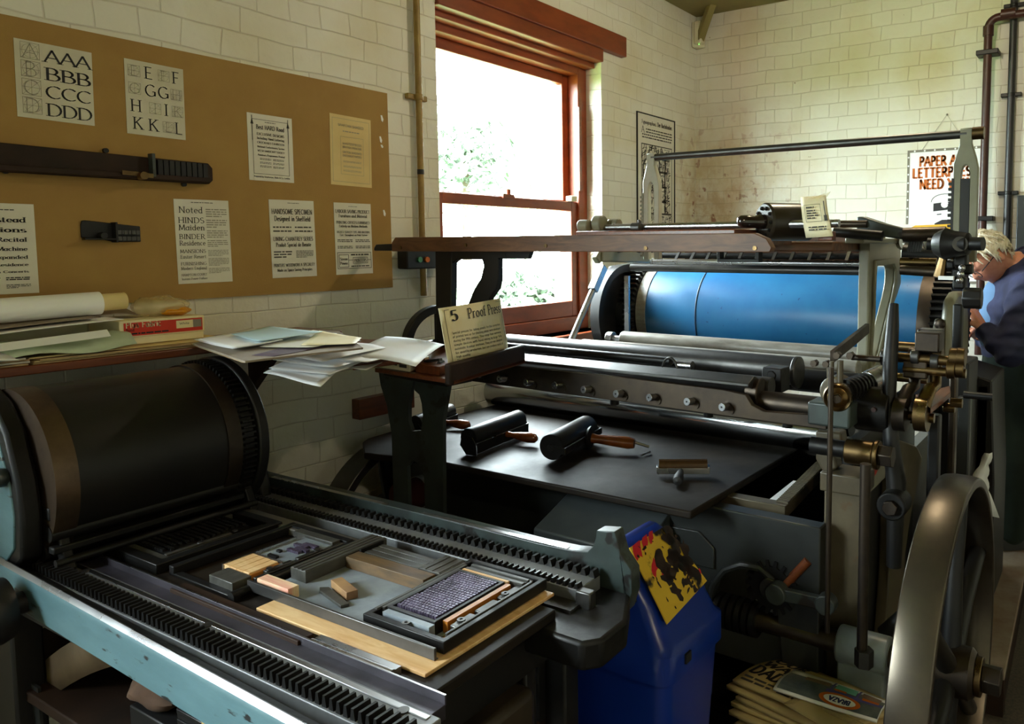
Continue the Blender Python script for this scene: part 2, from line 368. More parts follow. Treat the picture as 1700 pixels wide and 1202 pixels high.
# ------------------------------------------------------------------ materials
def brick_mat(name, axis, stain):
    m = bpy.data.materials.new(name); nt, b = nodes_of(m); N = nt.nodes; L = nt.links
    tc = N.new('ShaderNodeTexCoord'); sx = N.new('ShaderNodeSeparateXYZ'); L.new(tc.outputs['Object'], sx.inputs[0])
    wob = N.new('ShaderNodeTexNoise'); wob.inputs['Scale'].default_value = 2.6; L.new(tc.outputs['Object'], wob.inputs['Vector'])
    wm = N.new('ShaderNodeMath'); wm.operation = 'MULTIPLY_ADD'; L.new(wob.outputs['Fac'], wm.inputs[0]); wm.inputs[1].default_value = .03
    L.new(sx.outputs['Z'], wm.inputs[2])
    wob2 = N.new('ShaderNodeTexNoise'); wob2.inputs['Scale'].default_value = 3; wob2.inputs['Detail'].default_value = 2; L.new(tc.outputs['Object'], wob2.inputs['Vector'])
    wm2 = N.new('ShaderNodeMath'); wm2.operation = 'MULTIPLY_ADD'; L.new(wob2.outputs['Fac'], wm2.inputs[0]); wm2.inputs[1].default_value = .05; L.new(sx.outputs[axis], wm2.inputs[2])
    cb = N.new('ShaderNodeCombineXYZ'); L.new(wm2.outputs[0], cb.inputs[0]); L.new(wm.outputs[0], cb.inputs[1])
    br = N.new('ShaderNodeTexBrick'); L.new(cb.outputs[0], br.inputs['Vector'])
    br.inputs['Scale'].default_value = 1; br.inputs['Brick Width'].default_value = .235; br.inputs['Row Height'].default_value = .0815
    br.inputs['Mortar Size'].default_value = .0035; br.inputs['Mortar Smooth'].default_value = 1.; br.offset = .5; br.squash = .5; br.squash_frequency = 2
    br.inputs['Color1'].default_value = (*srgb(232, 229, 216), 1); br.inputs['Color2'].default_value = (*srgb(226, 222, 208), 1)
    br.inputs['Mortar'].default_value = (*srgb(220, 214, 198), 1)
    # grime: broad yellowish patches and small dark flecks
    n1 = N.new('ShaderNodeTexNoise'); n1.inputs['Scale'].default_value = 1.7; n1.inputs['Detail'].default_value = 8; L.new(tc.outputs['Object'], n1.inputs['Vector'])
    r1 = N.new('ShaderNodeValToRGB'); L.new(n1.outputs['Fac'], r1.inputs[0])
    r1.color_ramp.elements[0].position = .5; r1.color_ramp.elements[0].color = (1, 1, 1, 1)
    r1.color_ramp.elements[1].position = .72; r1.color_ramp.elements[1].color = (.86, .79, .62, 1)
    mx = N.new('ShaderNodeMix'); mx.data_type = 'RGBA'; mx.blend_type = 'MULTIPLY'; mx.inputs[0].default_value = 1
    L.new(br.outputs['Color'], mx.inputs[6]); L.new(r1.outputs[0], mx.inputs[7]); col = mx.outputs[2]
    n2 = N.new('ShaderNodeTexNoise'); n2.inputs['Scale'].default_value = 17; n2.inputs['Detail'].default_value = 3; L.new(tc.outputs['Object'], n2.inputs['Vector'])
    r2 = N.new('ShaderNodeValToRGB'); L.new(n2.outputs['Fac'], r2.inputs[0])
    r2.color_ramp.elements[0].position = .735; r2.color_ramp.elements[0].color = (0, 0, 0, 1); r2.color_ramp.elements[1].position = .76; r2.color_ramp.elements[1].color = (1, 1, 1, 1)
    m2 = N.new('ShaderNodeMix'); m2.data_type = 'RGBA'; L.new(r2.outputs[0], m2.inputs[0]); L.new(col, m2.inputs[6]); m2.inputs[7].default_value = (*srgb(120, 96, 66), 1); col = m2.outputs[2]
    if stain:   # damp patch by the corner: flaking paint, brown and brick red showing
        def rng(sock, a, bb, c, d):
            mr = N.new('ShaderNodeMapRange'); mr.interpolation_type = 'SMOOTHSTEP'; L.new(sock, mr.inputs[0])
            for i, q in enumerate((a, bb, c, d)): mr.inputs[i+1].default_value = q
            return mr.outputs[0]
        def mul(a, c):
            k = N.new('ShaderNodeMath'); k.operation = 'MULTIPLY'; L.new(a, k.inputs[0]); L.new(c, k.inputs[1]); return k.outputs[0]
        hz = rng(sx.outputs['Z'], 2.6, 1.7, 0, .85); hy = rng(sx.outputs[axis], stain*1.5, 0, 0, 1)
        area = mul(hz, hy)
        n3 = N.new('ShaderNodeTexNoise'); n3.inputs['Scale'].default_value = 6; n3.inputs['Detail'].default_value = 9; n3.inputs['Roughness'].default_value = .7; L.new(tc.outputs['Object'], n3.inputs['Vector'])
        f1 = mul(rng(n3.outputs['Fac'], .38, .62, 0, 1), area)
        m3 = N.new('ShaderNodeMix'); m3.data_type = 'RGBA'; L.new(f1, m3.inputs[0]); L.new(col, m3.inputs[6]); m3.inputs[7].default_value = (*srgb(196, 170, 126), 1); col = m3.outputs[2]
        n4 = N.new('ShaderNodeTexNoise'); n4.inputs['Scale'].default_value = 13; n4.inputs['Detail'].default_value = 6; L.new(tc.outputs['Object'], n4.inputs['Vector'])
        f2 = mul(rng(n4.outputs['Fac'], .60, .66, 0, 1), area)
        m4 = N.new('ShaderNodeMix'); m4.data_type = 'RGBA'; L.new(f2, m4.inputs[0]); L.new(col, m4.inputs[6]); m4.inputs[7].default_value = (*srgb(146, 84, 58), 1); col = m4.outputs[2]
    L.new(col, b.inputs['Base Color']); b.inputs['Roughness'].default_value = .55
    n5 = N.new('ShaderNodeTexNoise'); n5.inputs['Scale'].default_value = 15; n5.inputs['Detail'].default_value = 6; L.new(tc.outputs['Object'], n5.inputs['Vector'])
    ad = N.new('ShaderNodeMath'); ad.operation = 'MULTIPLY_ADD'; L.new(br.outputs['Fac'], ad.inputs[0]); ad.inputs[1].default_value = -1.0
    sc = N.new('ShaderNodeMath'); sc.operation = 'MULTIPLY'; L.new(n5.outputs['Fac'], sc.inputs[0]); sc.inputs[1].default_value = 2.3
    L.new(sc.outputs[0], ad.inputs[2])
    bp = N.new('ShaderNodeBump'); bp.inputs['Strength'].default_value = .55; bp.inputs['Distance'].default_value = .005
    L.new(ad.outputs[0], bp.inputs['Height']); L.new(bp.outputs[0], b.inputs['Normal'])
    return m
M_WALL_L = brick_mat('white painted brick', 'X', -.32)
M_WALL_B = brick_mat('white painted brick back', 'Y', -.75)
M_WALL = mat('plain whitewash', srgb(205, 198, 180), srgb(190, 182, 160), rough=.7)
M_CEIL = mat('olive ceiling paint', srgb(140, 128, 74), srgb(124, 112, 62), rough=.6, scale=3)
M_FLOOR = mat('grey flecked floor', srgb(92, 80, 66), srgb(60, 54, 48), rough=.8, scale=90, bump=.2)
M_FRAME = mat('red-brown window paint', srgb(138, 62, 27), srgb(114, 48, 19), rough=.38, scale=5, stretch=(1, 1, 3))
M_BOARD = mat('brown hardboard', srgb(164, 128, 66), srgb(154, 117, 58), rough=.75, scale=7, lo=.3, hi=.7, bump=.08, bump_scale=300)
M_PIPE_Y = mat('old yellow pipe paint', srgb(158, 130, 66), srgb(132, 104, 46), rough=.45, scale=14)
M_PIPE_R = mat('dark red pipe paint', srgb(70, 34, 26), srgb(54, 28, 22), rough=.4)
M_PIPE_K = mat('black pipe', srgb(38, 36, 38), rough=.4)
M_PAPER = mat('white paper', srgb(226, 222, 208), srgb(216, 210, 194), rough=.7, scale=3)
M_PAPER_W = mat('clean white paper', srgb(251, 251, 251), srgb(245, 246, 247), rough=.6, scale=2)
M_PAPER_P = mat('laminated paper', srgb(214, 208, 188), srgb(202, 194, 170), rough=.16, scale=3, bump=.25, bump_scale=16)
M_CREAM = mat('cream paper', srgb(228, 204, 146), srgb(214, 188, 128), rough=.7, scale=4)
M_CARD_T = mat('yellowed card', srgb(246, 236, 202), srgb(236, 218, 168), rough=.6, scale=6)
M_INK = mat('black print', srgb(26, 25, 26), rough=.6)
M_INK_S = mat('dark grey print', srgb(72, 68, 62), rough=.7)
M_INK_G = mat('grey print', srgb(128, 122, 108), rough=.7)
M_INK_T = mat('fine line print', srgb(150, 144, 126), rough=.7)
M_ORANGE = mat('orange print', srgb(196, 98, 16), rough=.6)
M_RED = mat('red print', srgb(206, 52, 22), srgb(196, 44, 18), rough=.45)
M_BLUEP = mat('navy print', srgb(36, 48, 110), rough=.6)
M_LBLUE = mat('pale blue paper', srgb(196, 224, 232), rough=.7)
M_LGREEN = mat('pale green wrapping paper', srgb(206, 220, 192), srgb(184, 196, 164), rough=.6)
M_KRAFT = mat('buff cardboard', srgb(186, 158, 116), srgb(170, 140, 98), rough=.75, scale=8)
M_GREYB = mat('grey card', srgb(150, 138, 122), srgb(134, 120, 104), rough=.8, scale=12)
M_WOOD_R = mat('reddish shelf wood', srgb(124, 66, 34), srgb(96, 48, 24), rough=.35, scale=4, stretch=(1, 12, 12), dist=1.2)
M_WOOD_D = mat('worn dark feedboard wood', srgb(118, 78, 48), srgb(80, 50, 30), rough=.5, scale=4, stretch=(14, 1.6, 9), dist=1.)
M_WOOD_L = mat('light pine', srgb(234, 196, 144), srgb(212, 164, 108), rough=.5, scale=4, stretch=(14, 2, 14), dist=1.)
M_WOOD_O = mat('orange plywood edge', srgb(200, 128, 52), srgb(170, 100, 36), rough=.4, scale=5, stretch=(2, 14, 14))
M_WOOD_K = mat('nearly black wood', srgb(54, 37, 27), srgb(36, 26, 20), rough=.6, spec=.2, scale=6)
M_WOOD_H = mat('varnished handle wood', srgb(158, 88, 38), srgb(112, 56, 22), rough=.22, scale=6, coat=.5)
M_IRON_K = mat('oily black iron', srgb(32, 30, 28), srgb(21, 20, 20), rough=.36, metal=.5, scale=9, rough2=.6, bump=.06)
M_IRON_B = mat('blackened iron', srgb(22, 22, 23), srgb(31, 28, 25), rough=.45, metal=.3, scale=6)
M_IRON_G = mat('dark green-grey machine paint', srgb(62, 72, 68), srgb(48, 50, 48), rough=.4, scale=7, spots=(srgb(40, 34, 28), 12, .6))
M_STEEL = mat('bright worn steel', (.52, .52, .53), (.44, .44, .44), rough=.24, metal=1., scale=6, rough2=.34)
M_STEEL_D = mat('dull steel', (.12, .116, .112), (.075, .072, .068), rough=.36, metal=.9, scale=7, rough2=.46)
M_STEEL_BR = mat('browned steel', (.085, .064, .046), (.045, .036, .03), rough=.36, metal=.9, scale=8, rough2=.5)
M_BRASS = mat('oily brass', (.22, .145, .062), (.12, .075, .035), rough=.25, metal=1., scale=10, rough2=.42)
M_TEAL = mat('chipped teal enamel', srgb(86, 116, 122), srgb(66, 94, 100), rough=.42, scale=5, stretch=(1, .5, 2), spots=(srgb(30, 32, 32), 26, .63), bump=.1)
M_TEAL_D = mat('dirty dark teal enamel', srgb(50, 60, 58), srgb(36, 40, 39), rough=.34, scale=10, spots=(srgb(26, 24, 22), 16, .58))
M_PAINT_G = mat('grey-green machine enamel', srgb(142, 140, 120), srgb(122, 119, 98), rough=.3, scale=5, bump=.05, bump_scale=20)
M_PAINT_D = mat('dark slate machine enamel', srgb(48, 50, 48), srgb(34, 36, 35), rough=.36, scale=4, bump=.08, bump_scale=25)
M_PAINT_W = mat('pale machine enamel', srgb(92, 82, 62), srgb(70, 61, 45), rough=.4, scale=6, spots=(srgb(84, 66, 44), 14, .64))
M_BLANKET = mat('blue rubber blanket', srgb(36, 106, 152), srgb(26, 90, 138), rough=.34, scale=4, spots=(srgb(16, 58, 104), 40, .7))
M_RUBBER = mat('black press blanket', srgb(17, 16, 16), srgb(26, 23, 20), rough=.4, spec=.35, scale=3)
M_LEATHER = mat('greyed roller skin', srgb(168, 164, 154), srgb(120, 114, 104), rough=.34, scale=6, stretch=(4, 1, 4))
M_SLAB = mat('inky steel slab', srgb(38, 31, 24), srgb(23, 19, 16), rough=.48, metal=.0, spec=.2, scale=5, rough2=.6, bump=.04, bump_scale=30)
M_PLATE_Z = mat('grey zinc sheet', srgb(158, 166, 172), srgb(122, 130, 138), rough=.42, metal=.2, scale=9, rough2=.5)
M_LEAD = mat('purple-stained type metal', srgb(104, 92, 116), srgb(66, 58, 74), rough=.35, metal=.3, scale=30)
M_REGLET = mat('old inky furniture', srgb(74, 72, 66), srgb(52, 50, 46), rough=.45, scale=10, stretch=(2, 8, 2))
M_BIN = mat('blue bin plastic', srgb(18, 52, 150), srgb(16, 46, 136), rough=.28, scale=3)
M_YEL = mat('ink-smeared yellow card', srgb(232, 192, 58), srgb(222, 180, 48), rough=.35, scale=5, spots=(srgb(24, 16, 12), 9, .54))
M_SKIN = mat('skin', srgb(222, 158, 130), srgb(206, 134, 106), rough=.5, scale=20)
M_HAIR = mat('white hair', srgb(238, 230, 208), srgb(204, 190, 156), rough=.5, scale=24, stretch=(1, 6, 1), bump=.5, bump_scale=60)
M_SHIRT = mat('navy work jacket cloth', srgb(46, 51, 84), srgb(32, 36, 62), rough=.85, scale=10, bump=.3, bump_scale=14)
M_SHIRT_L = mat('light blue shirt', srgb(96, 132, 172), rough=.8)
M_TROUS = mat('dark green trousers', srgb(24, 40, 30), srgb(16, 28, 22), rough=.9)
M_LEAF = mat('leaves', srgb(100, 114, 92), srgb(78, 96, 74), rough=.5, scale=3)
M_BARK = mat('bark', srgb(80, 66, 50), rough=.8)
M_GRASS = mat('grass', srgb(96, 120, 70), srgb(80, 104, 58), rough=.8)
M_PLASTIC = mat('cream plastic', srgb(214, 206, 176), rough=.4)
M_BUFF_D = mat('dirty brown card', srgb(104, 84, 56), srgb(86, 68, 44), rough=.8)
M_NEWS = mat('newsprint', srgb(214, 192, 140), srgb(196, 170, 116), rough=.8, scale=6)

# ------------------------------------------------------------------ the room
RX0, RY0, CZ = -8.0, -5.2, 3.0
x0, x1, z0, z1 = WIN
mb = MB()   # window wall with two openings, 0.34 thick
a0, a1, b0, b1 = WIN_2
T = .34
for (xa, xb, za, zb) in ((RX0, a0, 0, CZ), (a0, a1, 0, b0), (a0, a1, b1, CZ), (a1, x0, 0, CZ), (x0, x1, 0, z0), (x0, x1, z1, CZ), (x1, .3, 0, CZ)):
    mb.box((xa, 0, za), (xb, T, zb))
struct(mb.build('wall_left', M_WALL_L, smooth=0))
struct(MB().box((0, RY0, 0), (.3, 0, CZ)).build('wall_back', M_WALL_B, smooth=0))
struct(MB().box((RX0, RY0-.2, 0), (.3, RY0, CZ)).build('wall_right', M_WALL, smooth=0))
struct(MB().box((RX0-.2, RY0, 0), (RX0, T, CZ)).build('wall_front', M_WALL, smooth=0))
struct(MB().box((RX0, RY0, -.1), (.3, T, 0)).build('floor', M_FLOOR, smooth=0))
struct(MB().box((RX0, RY0, CZ), (.3, T, CZ+.1)).build('ceiling', M_CEIL, smooth=0))

# ---- the sash window
def sash_window(name, X0, X1, Z0, Z1, full):
    w = bpy.data.objects.new(name, None); COL.objects.link(w); w.location = (X0, .1, Z0); ORG[w] = V((X0, .1, Z0)); struct(w)
    def fr(nm, xa, xb, za, zb, ya, yb, t, tb=None):
        m = MB(); tb = tb or t
        m.box((xa, ya, za), (xa+t, yb, zb)); m.box((xb-t, ya, za), (xb, yb, zb)); m.box((xa+t, ya, zb-t), (xb-t, yb, zb)); m.box((xa+t, ya, za), (xb-t, yb, za+tb))
        return m.build(nm, M_FRAME, w, bevel=.004)
    fr('outer_frame', X0, X1, Z0, Z1, .1, .24, .075)
    zi = Z0+.6*0+ (1.70-1.04)
    top = fr('upper_sash', X0+.075, X1-.075, zi, Z1-.075, .17, .215, .05)
    low = fr('lower_sash', X0+.075, X1-.075, Z0+.075, zi+.04, .115, .16, .05, .085)
    g = bpy.data.materials.get('window glass')
    if not g:
        g = bpy.data.materials.new('window glass'); g.use_nodes = True; nt = g.node_tree; nt.nodes.clear()
        o = nt.nodes.new('ShaderNodeOutputMaterial'); mx = nt.nodes.new('ShaderNodeMixShader'); t = nt.nodes.new('ShaderNodeBsdfTransparent'); gl = nt.nodes.new('ShaderNodeBsdfGlossy')
        t.inputs[0].default_value = (.93, .96, .95, 1); gl.inputs['Roughness'].default_value = .03; mx.inputs[0].default_value = .05
        nt.links.new(t.outputs[0], mx.inputs[1]); nt.links.new(gl.outputs[0], mx.inputs[2]); nt.links.new(mx.outputs[0], o.inputs[0])
    MB().box((X0+.12, .19, zi+.045), (X1-.12, .194, Z1-.12)).build('pane', g, top, smooth=0)
    MB().box((X0+.12, .135, Z0+.155), (X1-.12, .139, zi-.005)).build('pane', g, low, smooth=0)
    if full:
        m = MB(); m.box((X0+.5, .105, zi+.03), (X0+.58, .15, zi+.052)); m.cyl((X0+.54, .11, zi+.05), (X0+.54, .11, zi+.075), .012)
        m.build('sash_catch', M_FRAME, w)
        m = MB(); m.box((X1-.155, .09, zi+.04), (X1-.105, .13, zi+.07)); m.build('sash_stop', M_PLASTIC, w, bevel=.005)
        m = MB(); m.box((X1-.085, .088, zi+.1), (X1-.065, .1, Z1-.25)); m.build('sash_cord_groove', M_WOOD_R, w)
    m = MB(); m.box((X0-.02, -.03, Z0-.045), (X1+.02, .12, Z0)); m.build('sill', M_FRAME, w, bevel=.006)
    return w
sash_window('window_1', *WIN, True)
sash_window('window_2', *WIN_2, False)
# lintel board over the window with its moulded underside
lt = MB()
pl, pr = U(725, 0, y=-.02), U(1037, 69, y=-.02)
lt.box((x0-.05, -.035, 2.555), (pr.x, .1, 2.665))
lt.box((x0+.002, -.02, 2.49), (x1-.002, .12, 2.56)); lt.box((x0+.002, .04, 2.462), (x1-.002, .11, 2.50))
struct(lt.build('trim_1', M_FRAME, bevel=.005))

# ---- outside: lawn, bushes and trees across the yard
struct(MB().box((-30, .5, -.3), (22, 45, -.2)).build('ground_outside', M_GRASS, smooth=0))
def tree(x, y, h, r, label, n=2600):
    t = thing('leafy_tree', label, 'tree', (x, y, -.25), 'trees across the yard')
    MB().cyl((x, y, -.25), (x, y, h*.6), .14, .08, 10).build('trunk', M_BARK, t)
    m = MB(); rr = random.Random(int(x*100+y))
    for _ in range(n):
        a, b, c = rr.gauss(0, .45), rr.gauss(0, .45), rr.gauss(0, .38)
        p = V((x+a*r, y+b*r, h*.62+c*r*.9)); e = V((rr.uniform(-1, 1), rr.uniform(-1, 1), rr.uniform(-1, 1))).normalized(); g = e.orthogonal().normalized(); s_ = rr.uniform(.08, .2)
        m.add([p-e*s_, p+g*s_*.5, p+e*s_, p-g*s_*.5], [(0, 1, 2, 3)])
    m.build('foliage', M_LEAF, t, smooth=0)
for px_, py_, yy_, rr_, lab_ in ((772, 250, 12, 2.1, 'round green tree outside, seen at the left of the upper sash'), (868, 255, 19, 3.6, 'broad green tree outside, seen right of the round tree in the upper sash'), (880, 500, 8, 1.0, 'low green bush outside, seen through the lower sash')):
    k = U(px_, py_, y=yy_); tree(k.x, yy_, k.z/.62, rr_, lab_, 3000)

# ---- pipes, alarm sensor, beam, switch box
pc = U(689, 0, y=-.02); pd = U(700, 400, y=-.02)
t = thing('yellow_pipe', 'thin yellow-painted pipe rising between the notice board and the window', 'pipe', (pc.x, -.02, 1.3))
MB().cyl((pd.x, -.025, 1.3), (pd.x, -.025, CZ), .013, seg=16).build('tube', M_PIPE_Y, t)
k = U(686, 160, y=-.02)
MB().cyl((pd.x, -.025, k.z-.012), (pd.x, -.025, k.z+.012), .018, seg=16).box((pd.x-.05, -.02, k.z-.011), (pd.x+.05, 0, k.z+.011)).build('pipe_bracket', M_PIPE_Y, t, bevel=.004)
k = U(690, 285, y=-.02); part(MB().cyl((pd.x, -.025, k.z-.01), (pd.x, -.025, k.z+.01), .0137, seg=16).build('tape_band', M_INK, t), 'black tape band')

p1 = U(1643, 39, x=-.03); p2 = U(1635, 400, x=-.03)
t = thing('elbowed_pipe', 'dark red-brown pipe that turns at an elbow, beside the poster of the captain', 'pipe', (-.03, p1.y, 1.3))
ztop = U(1660, 28, x=-.03).z
pts = [(-.067, p1.y, .9), (-.067, p1.y, ztop-.06)] + [(-.067, p1.y-.05+.05*math.cos(a), ztop-.06+.05*math.sin(a)) for a in [i*PI/12 for i in range(1, 7)]] + [(-.067, -3.2, ztop+.0)]
MB().tube(pts, .021, 14).build('tube', M_PIPE_R, t)
MB().cyl((-.067, p1.y, ztop-.1), (-.067, p1.y, ztop-.05), .027).build('elbow_collar', M_PIPE_R, t); MB().cyl((-.067, p1.y-.06, ztop), (-.067, p1.y-.13, ztop), .027).build('elbow_collar', M_PIPE_R, t)
for py in (90, 363):
    k = U(1640, py, x=-.03); m = MB(); m.box((-.093, p1.y-.055, k.z-.013), (-.0012, p1.y+.055, k.z+.013)); m.build('pipe_bracket', M_IRON_B, t, bevel=.004)
q1 = U(1683.5, 8, x=-.03)
t = thing('black_pipe', 'straight black pipe on the back wall, right of the elbowed pipe', 'pipe', (-.03, q1.y, .9))
MB().cyl((-.022, q1.y, .9), (-.022, q1.y, CZ), .019, seg=16).build('tube', M_PIPE_K, t)
for py in (9, 157, 320):
    k = U(1678, py, x=-.03); m = MB(); m.box((-.03, q1.y-.05, k.z-.01), (-.0012, q1.y+.05, k.z+.01)); m.cyl((-.022, q1.y, k.z-.01), (-.022, q1.y, k.z+.01), .0205); m.build('pipe_bracket', M_IRON_B, t, bevel=.003)
k0, k1 = U(1152, 77, y=-.03), U(1170, 43, y=-.03)
t = thing('alarm_sensor', 'small cream alarm sensor with a green light high in the corner', 'sensor', (-.05, -.05, k0.z))
zs, zt = k0.z, k1.z
m = MB(); m.prism([(-.005, -.075), (-.075, -.005), (-.005, -.005)], 'z', zs, zt); m.box((-.075, -.075, zs+.02), (-.02, -.02, zt))
m.build('sensor_case', M_PLASTIC, t, bevel=.008)
m = MB(); m.sphere((-.075, -.06, zs+.012), .004, 8)
led = bpy.data.materials.new('green light'); nt, b = nodes_of(led); b.inputs['Emission Color'].default_value = (.2, 1, .1, 1); b.inputs['Emission Strength'].default_value = 2
part(m.build('indicator_light', led, t), 'tiny green light')
bm_ = MB(); bm_.bar((-.045, -.05, 2.84), (-.16, -.20, CZ+.02), .045, .05)
struct(bm_.build('trim_2', M_CEIL, bevel=.005))
s0, s1 = U(668, 447, y=-.03), U(726, 416, y=-.03)
t = thing('switch_box', 'black switch box with a green and an orange button on the wall', 'switch', (s0.x, -.02, s0.z))
MB().box((s0.x, -.06, s0.z), (s1.x+.02, 0, s1.z+.01)).build('box', M_IRON_B, t, bevel=.006)
for px, c in ((696, M_LGREEN), (708, M_ORANGE)):
    b = U(px, 431, y=-.062); part(MB().cyl((b.x, -.06, b.z), (b.x, -.07, b.z), .011, seg=16).build('button', c if c is M_ORANGE else mat('green button', srgb(70, 140, 100)), t), 'orange button' if c is M_ORANGE else 'green button')
w0 = U(593, 697, y=-.03); w1 = U(650, 652, y=-.03)
tag(MB().box((w0.x, -.045, w0.z), (w1.x+.1, 0, w1.z)).build('wood_block', M_WOOD_R, bevel=.003), 'brown wood block fixed low on the wall behind the iron stand', 'block')
c0 = U(1690, 330, x=-.05)
tag(MB().box((-.09, -2.6, .9), (0, c0.y, U(1695, 325, x=-.05).z)).build('wall_cabinet', M_PAINT_D, bevel=.004), 'slate grey panel on the back wall at the right edge', 'cabinet')

# ------------------------------------------------------------------ notice board and its papers
BZ0, BZ1 = U(652, 477, y=-.012).z, U(643, 155, y=-.012).z
BX1 = U(647, 300, y=-.012).x
tag(MB().box((-4.75, -.012, BZ0), (BX1, -.0012, BZ1)).build('notice_board', M_BOARD, smooth=0), 'large brown hardboard notice board on the whitewashed brick wall', 'notice board')

def wall_sheet(name, label, cat, corners, m, draw, ink, group=None, tilt=0, y=-.0122, thick=.0012, extra=None):
    """paper pinned flat on the board; corners = top-left, bottom-right pixel of the sheet"""
    a = U(*corners[0], y=y); b = U(*corners[1], y=y); w, h = b.x-a.x, a.z-b.z
    e1 = V((math.cos(tilt), 0, math.sin(tilt))); e2 = V((-math.sin(tilt), 0, math.cos(tilt)))
    o = V((a.x, y, b.z)); mb = MB(); n = e1.cross(e2)
    mb.obox(o, e1*w, e2*h, n*thick)
    s = tag(mb.build(name, m, smooth=0), label, cat, group)
    ik = Ink(o+n*thick, e1, e2); draw(ik, w, h)
    ik.build('printed_lettering', ink, s)
    if extra:
        i2 = Ink(o+n*(thick+.0001), e1, e2); extra[0](i2, w, h); i2.build(extra[2], extra[1], s)
    return s

def construct(ik, x, y, s, g):
    """faint construction square with a letter drawn in it"""
    ik.frame(x, y, x+s, y+s, s*.025)
    ik.line([(x, y+s/2), (x+s, y+s/2)], s*.02); ik.line([(x+s/2, y), (x+s/2, y+s)], s*.02); ik.line([(x, y), (x+s, y+s)], s*.015)
    ik.text(g, x+s*.5, y+s*.06, s*.88, dict(thick=.05, thin=.03, serif=.1, nib=18, wide=1.1))
    for a in range(2): ik.line([(x+s*.5+s*.42*c-0, y+s*.5+s*.42*d) for c, d in arc(0, 0, 1, 1, 0, 360, 16)], s*.015)

def draw_abc(ik, w, h):
    for i, c in enumerate('ABCD'):
        y = h*(.765-.235*i)
        ik.text(c*3, w*.67, y, h*.158, SERIF, fit=w*.6, gap=.03)
def draw_abc_lines(ik, w, h):
    for i, c in enumerate('ABCD'): construct(ik, w*.07, h*(.765-.235*i), w*.24, c)
wall_sheet('alphabet_sheet', 'laminated alphabet sheet with rows of A, B, C and D, top left of the board', 'poster', ((20, 62), (157, 208)), M_PAPER_P, draw_abc, M_INK, tilt=-.012, extra=(draw_abc_lines, M_INK_T, 'construction_lines'))
def draw_ef(ik, w, h):
    H = h*.15
    for t, x, r in (('E', .39, 0), ('F', .86, 0), ('G', .41, 1), ('G', .63, 1), ('H', .16, 2), ('I', .67, 2), ('K', .18, 3), ('K', .44, 3), ('L', .88, 3)):
        ik.text(t, w*x, h*(.78-.235*r), H*1.04, SERIF)
def draw_ef_l(ik, w, h):
    for g, x, r in (('E', .05, 0), ('F', .55, 0), ('G', .05, 1), ('H', .76, 1), ('I', .38, 2), ('K', .77, 2), ('L', .6, 3)): construct(ik, w*x, h*(.78-.235*r), w*.2, g)
wall_sheet('alphabet_sheet', 'laminated alphabet sheet with rows from E to L, right of the A to D sheet', 'poster', ((204, 96), (308, 232)), M_PAPER_P, draw_ef, M_INK, tilt=-.01, extra=(draw_ef_l, M_INK_T, 'construction_lines'))

def draw_best(ik, w, h):
    ik.frame(w*.1, h*.1, w*.9, h*.92, w*.008)
    for x in (.1, .9): ik.line([(w*x, h*.6), (w*x, h*.97)], w*.014); ik.quad((w*x-w*.035, h*.84), (w*x+w*.035, h*.84), (w*x, h*.93))
    ik.greek(w*.38, h*.875, w*.62, h*.895, 1)
    ik.text('Best HARD Road', w*.5, h*.775, h*.062, NARROW, fit=w*.62)
    for i, t in enumerate(('EXCLUSIVE DESIGNS', 'Including Hand Lettering', 'CROCKERIES EXHIBITION', 'National Confectionery Section', 'WELSH HANDICRAFT SOCIETY', 'Amateurs Programmes Printed')):
        ik.text(t, w*.5, h*(.685-.062*i), h*(.036 if i < 2 else .027), NARROW, fit=w*.6)
    for a in (.24, .53):
        for b in (.2, .255, .31): ik.greek(w*a, h*b, w*(a+.25), h*(b+.035), 2, .4)
    ik.text('Prepared by Stephenson, Blake & Co. London', w*.5, h*.05, h*.024, NARROW, fit=w*.8)
wall_sheet('type_specimen_sheet', 'white type specimen headed Best HARD Road, upper row of the board', 'poster', ((409, 186), (488, 304)), M_PAPER, draw_best, M_INK_S)
def draw_spartan(ik, w, h):
    ik.text('SPARTAN SHADED', w*.5, h*.84, h*.034, SANS, fit=w*.62); ik.greek(w*.3, h*.76, w*.7, h*.79, 1)
    ik.frame(w*.05, h*.05, w*.95, h*.95, w*.006); ik.frame(w*.24, h*.16, w*.8, h*.7, w*.005)
    for i, t in enumerate(('MASTERPIECES', 'BRITISH PRINTER', 'GRITTON SHADOWED', 'ENDOWMENT PAPERED')): ik.text(t, w*.52, h*(.585-.05*i-(.02 if i > 1 else 0)), h*.03, SANS, fit=w*.46)
    for b in (.2, .26, .33): ik.greek(w*.3, h*b, w*.74, h*(b+.03), 2, .4)
wall_sheet('type_specimen_sheet', 'yellowed cream type specimen in the top right of the board', 'poster', ((545, 187), (617, 311)), M_CREAM, draw_spartan, M_INK_T, tilt=-.015)
def draw_noted(ik, w, h):
    ik.greek(w*.3, h*.955, w*.7, h*.975, 1, .4)
    for t, y, s in (('Noted', .84, .075), ('HINDS', .72, .068), ('Maiden', .635, .068), ('BINDER', .53, .06), ('Residence', .455, .058), ('MANSIONS', .365, .042), ('Easter Resort', .3, .042), ('FURNISHING', .22, .036), ('Modern England', .165, .036), ('HAMPTON COURT', .09, .028), ('Instant Power Failure', .045, .028)):
        ik.text(t, w*.29, h*y, h*s*.95, BOOK, fit=w*(.46 if t != 'Noted' else .42))
def draw_noted2(ik, w, h):
    for a, b, n in ((.79, .9, 4), (.66, .77, 4), (.54, .64, 4), (.43, .52, 4), (.32, .4, 5), (.2, .3, 6), (.11, .18, 4)): ik.greek(w*.56, h*a, w*.95, h*b, n, .45)
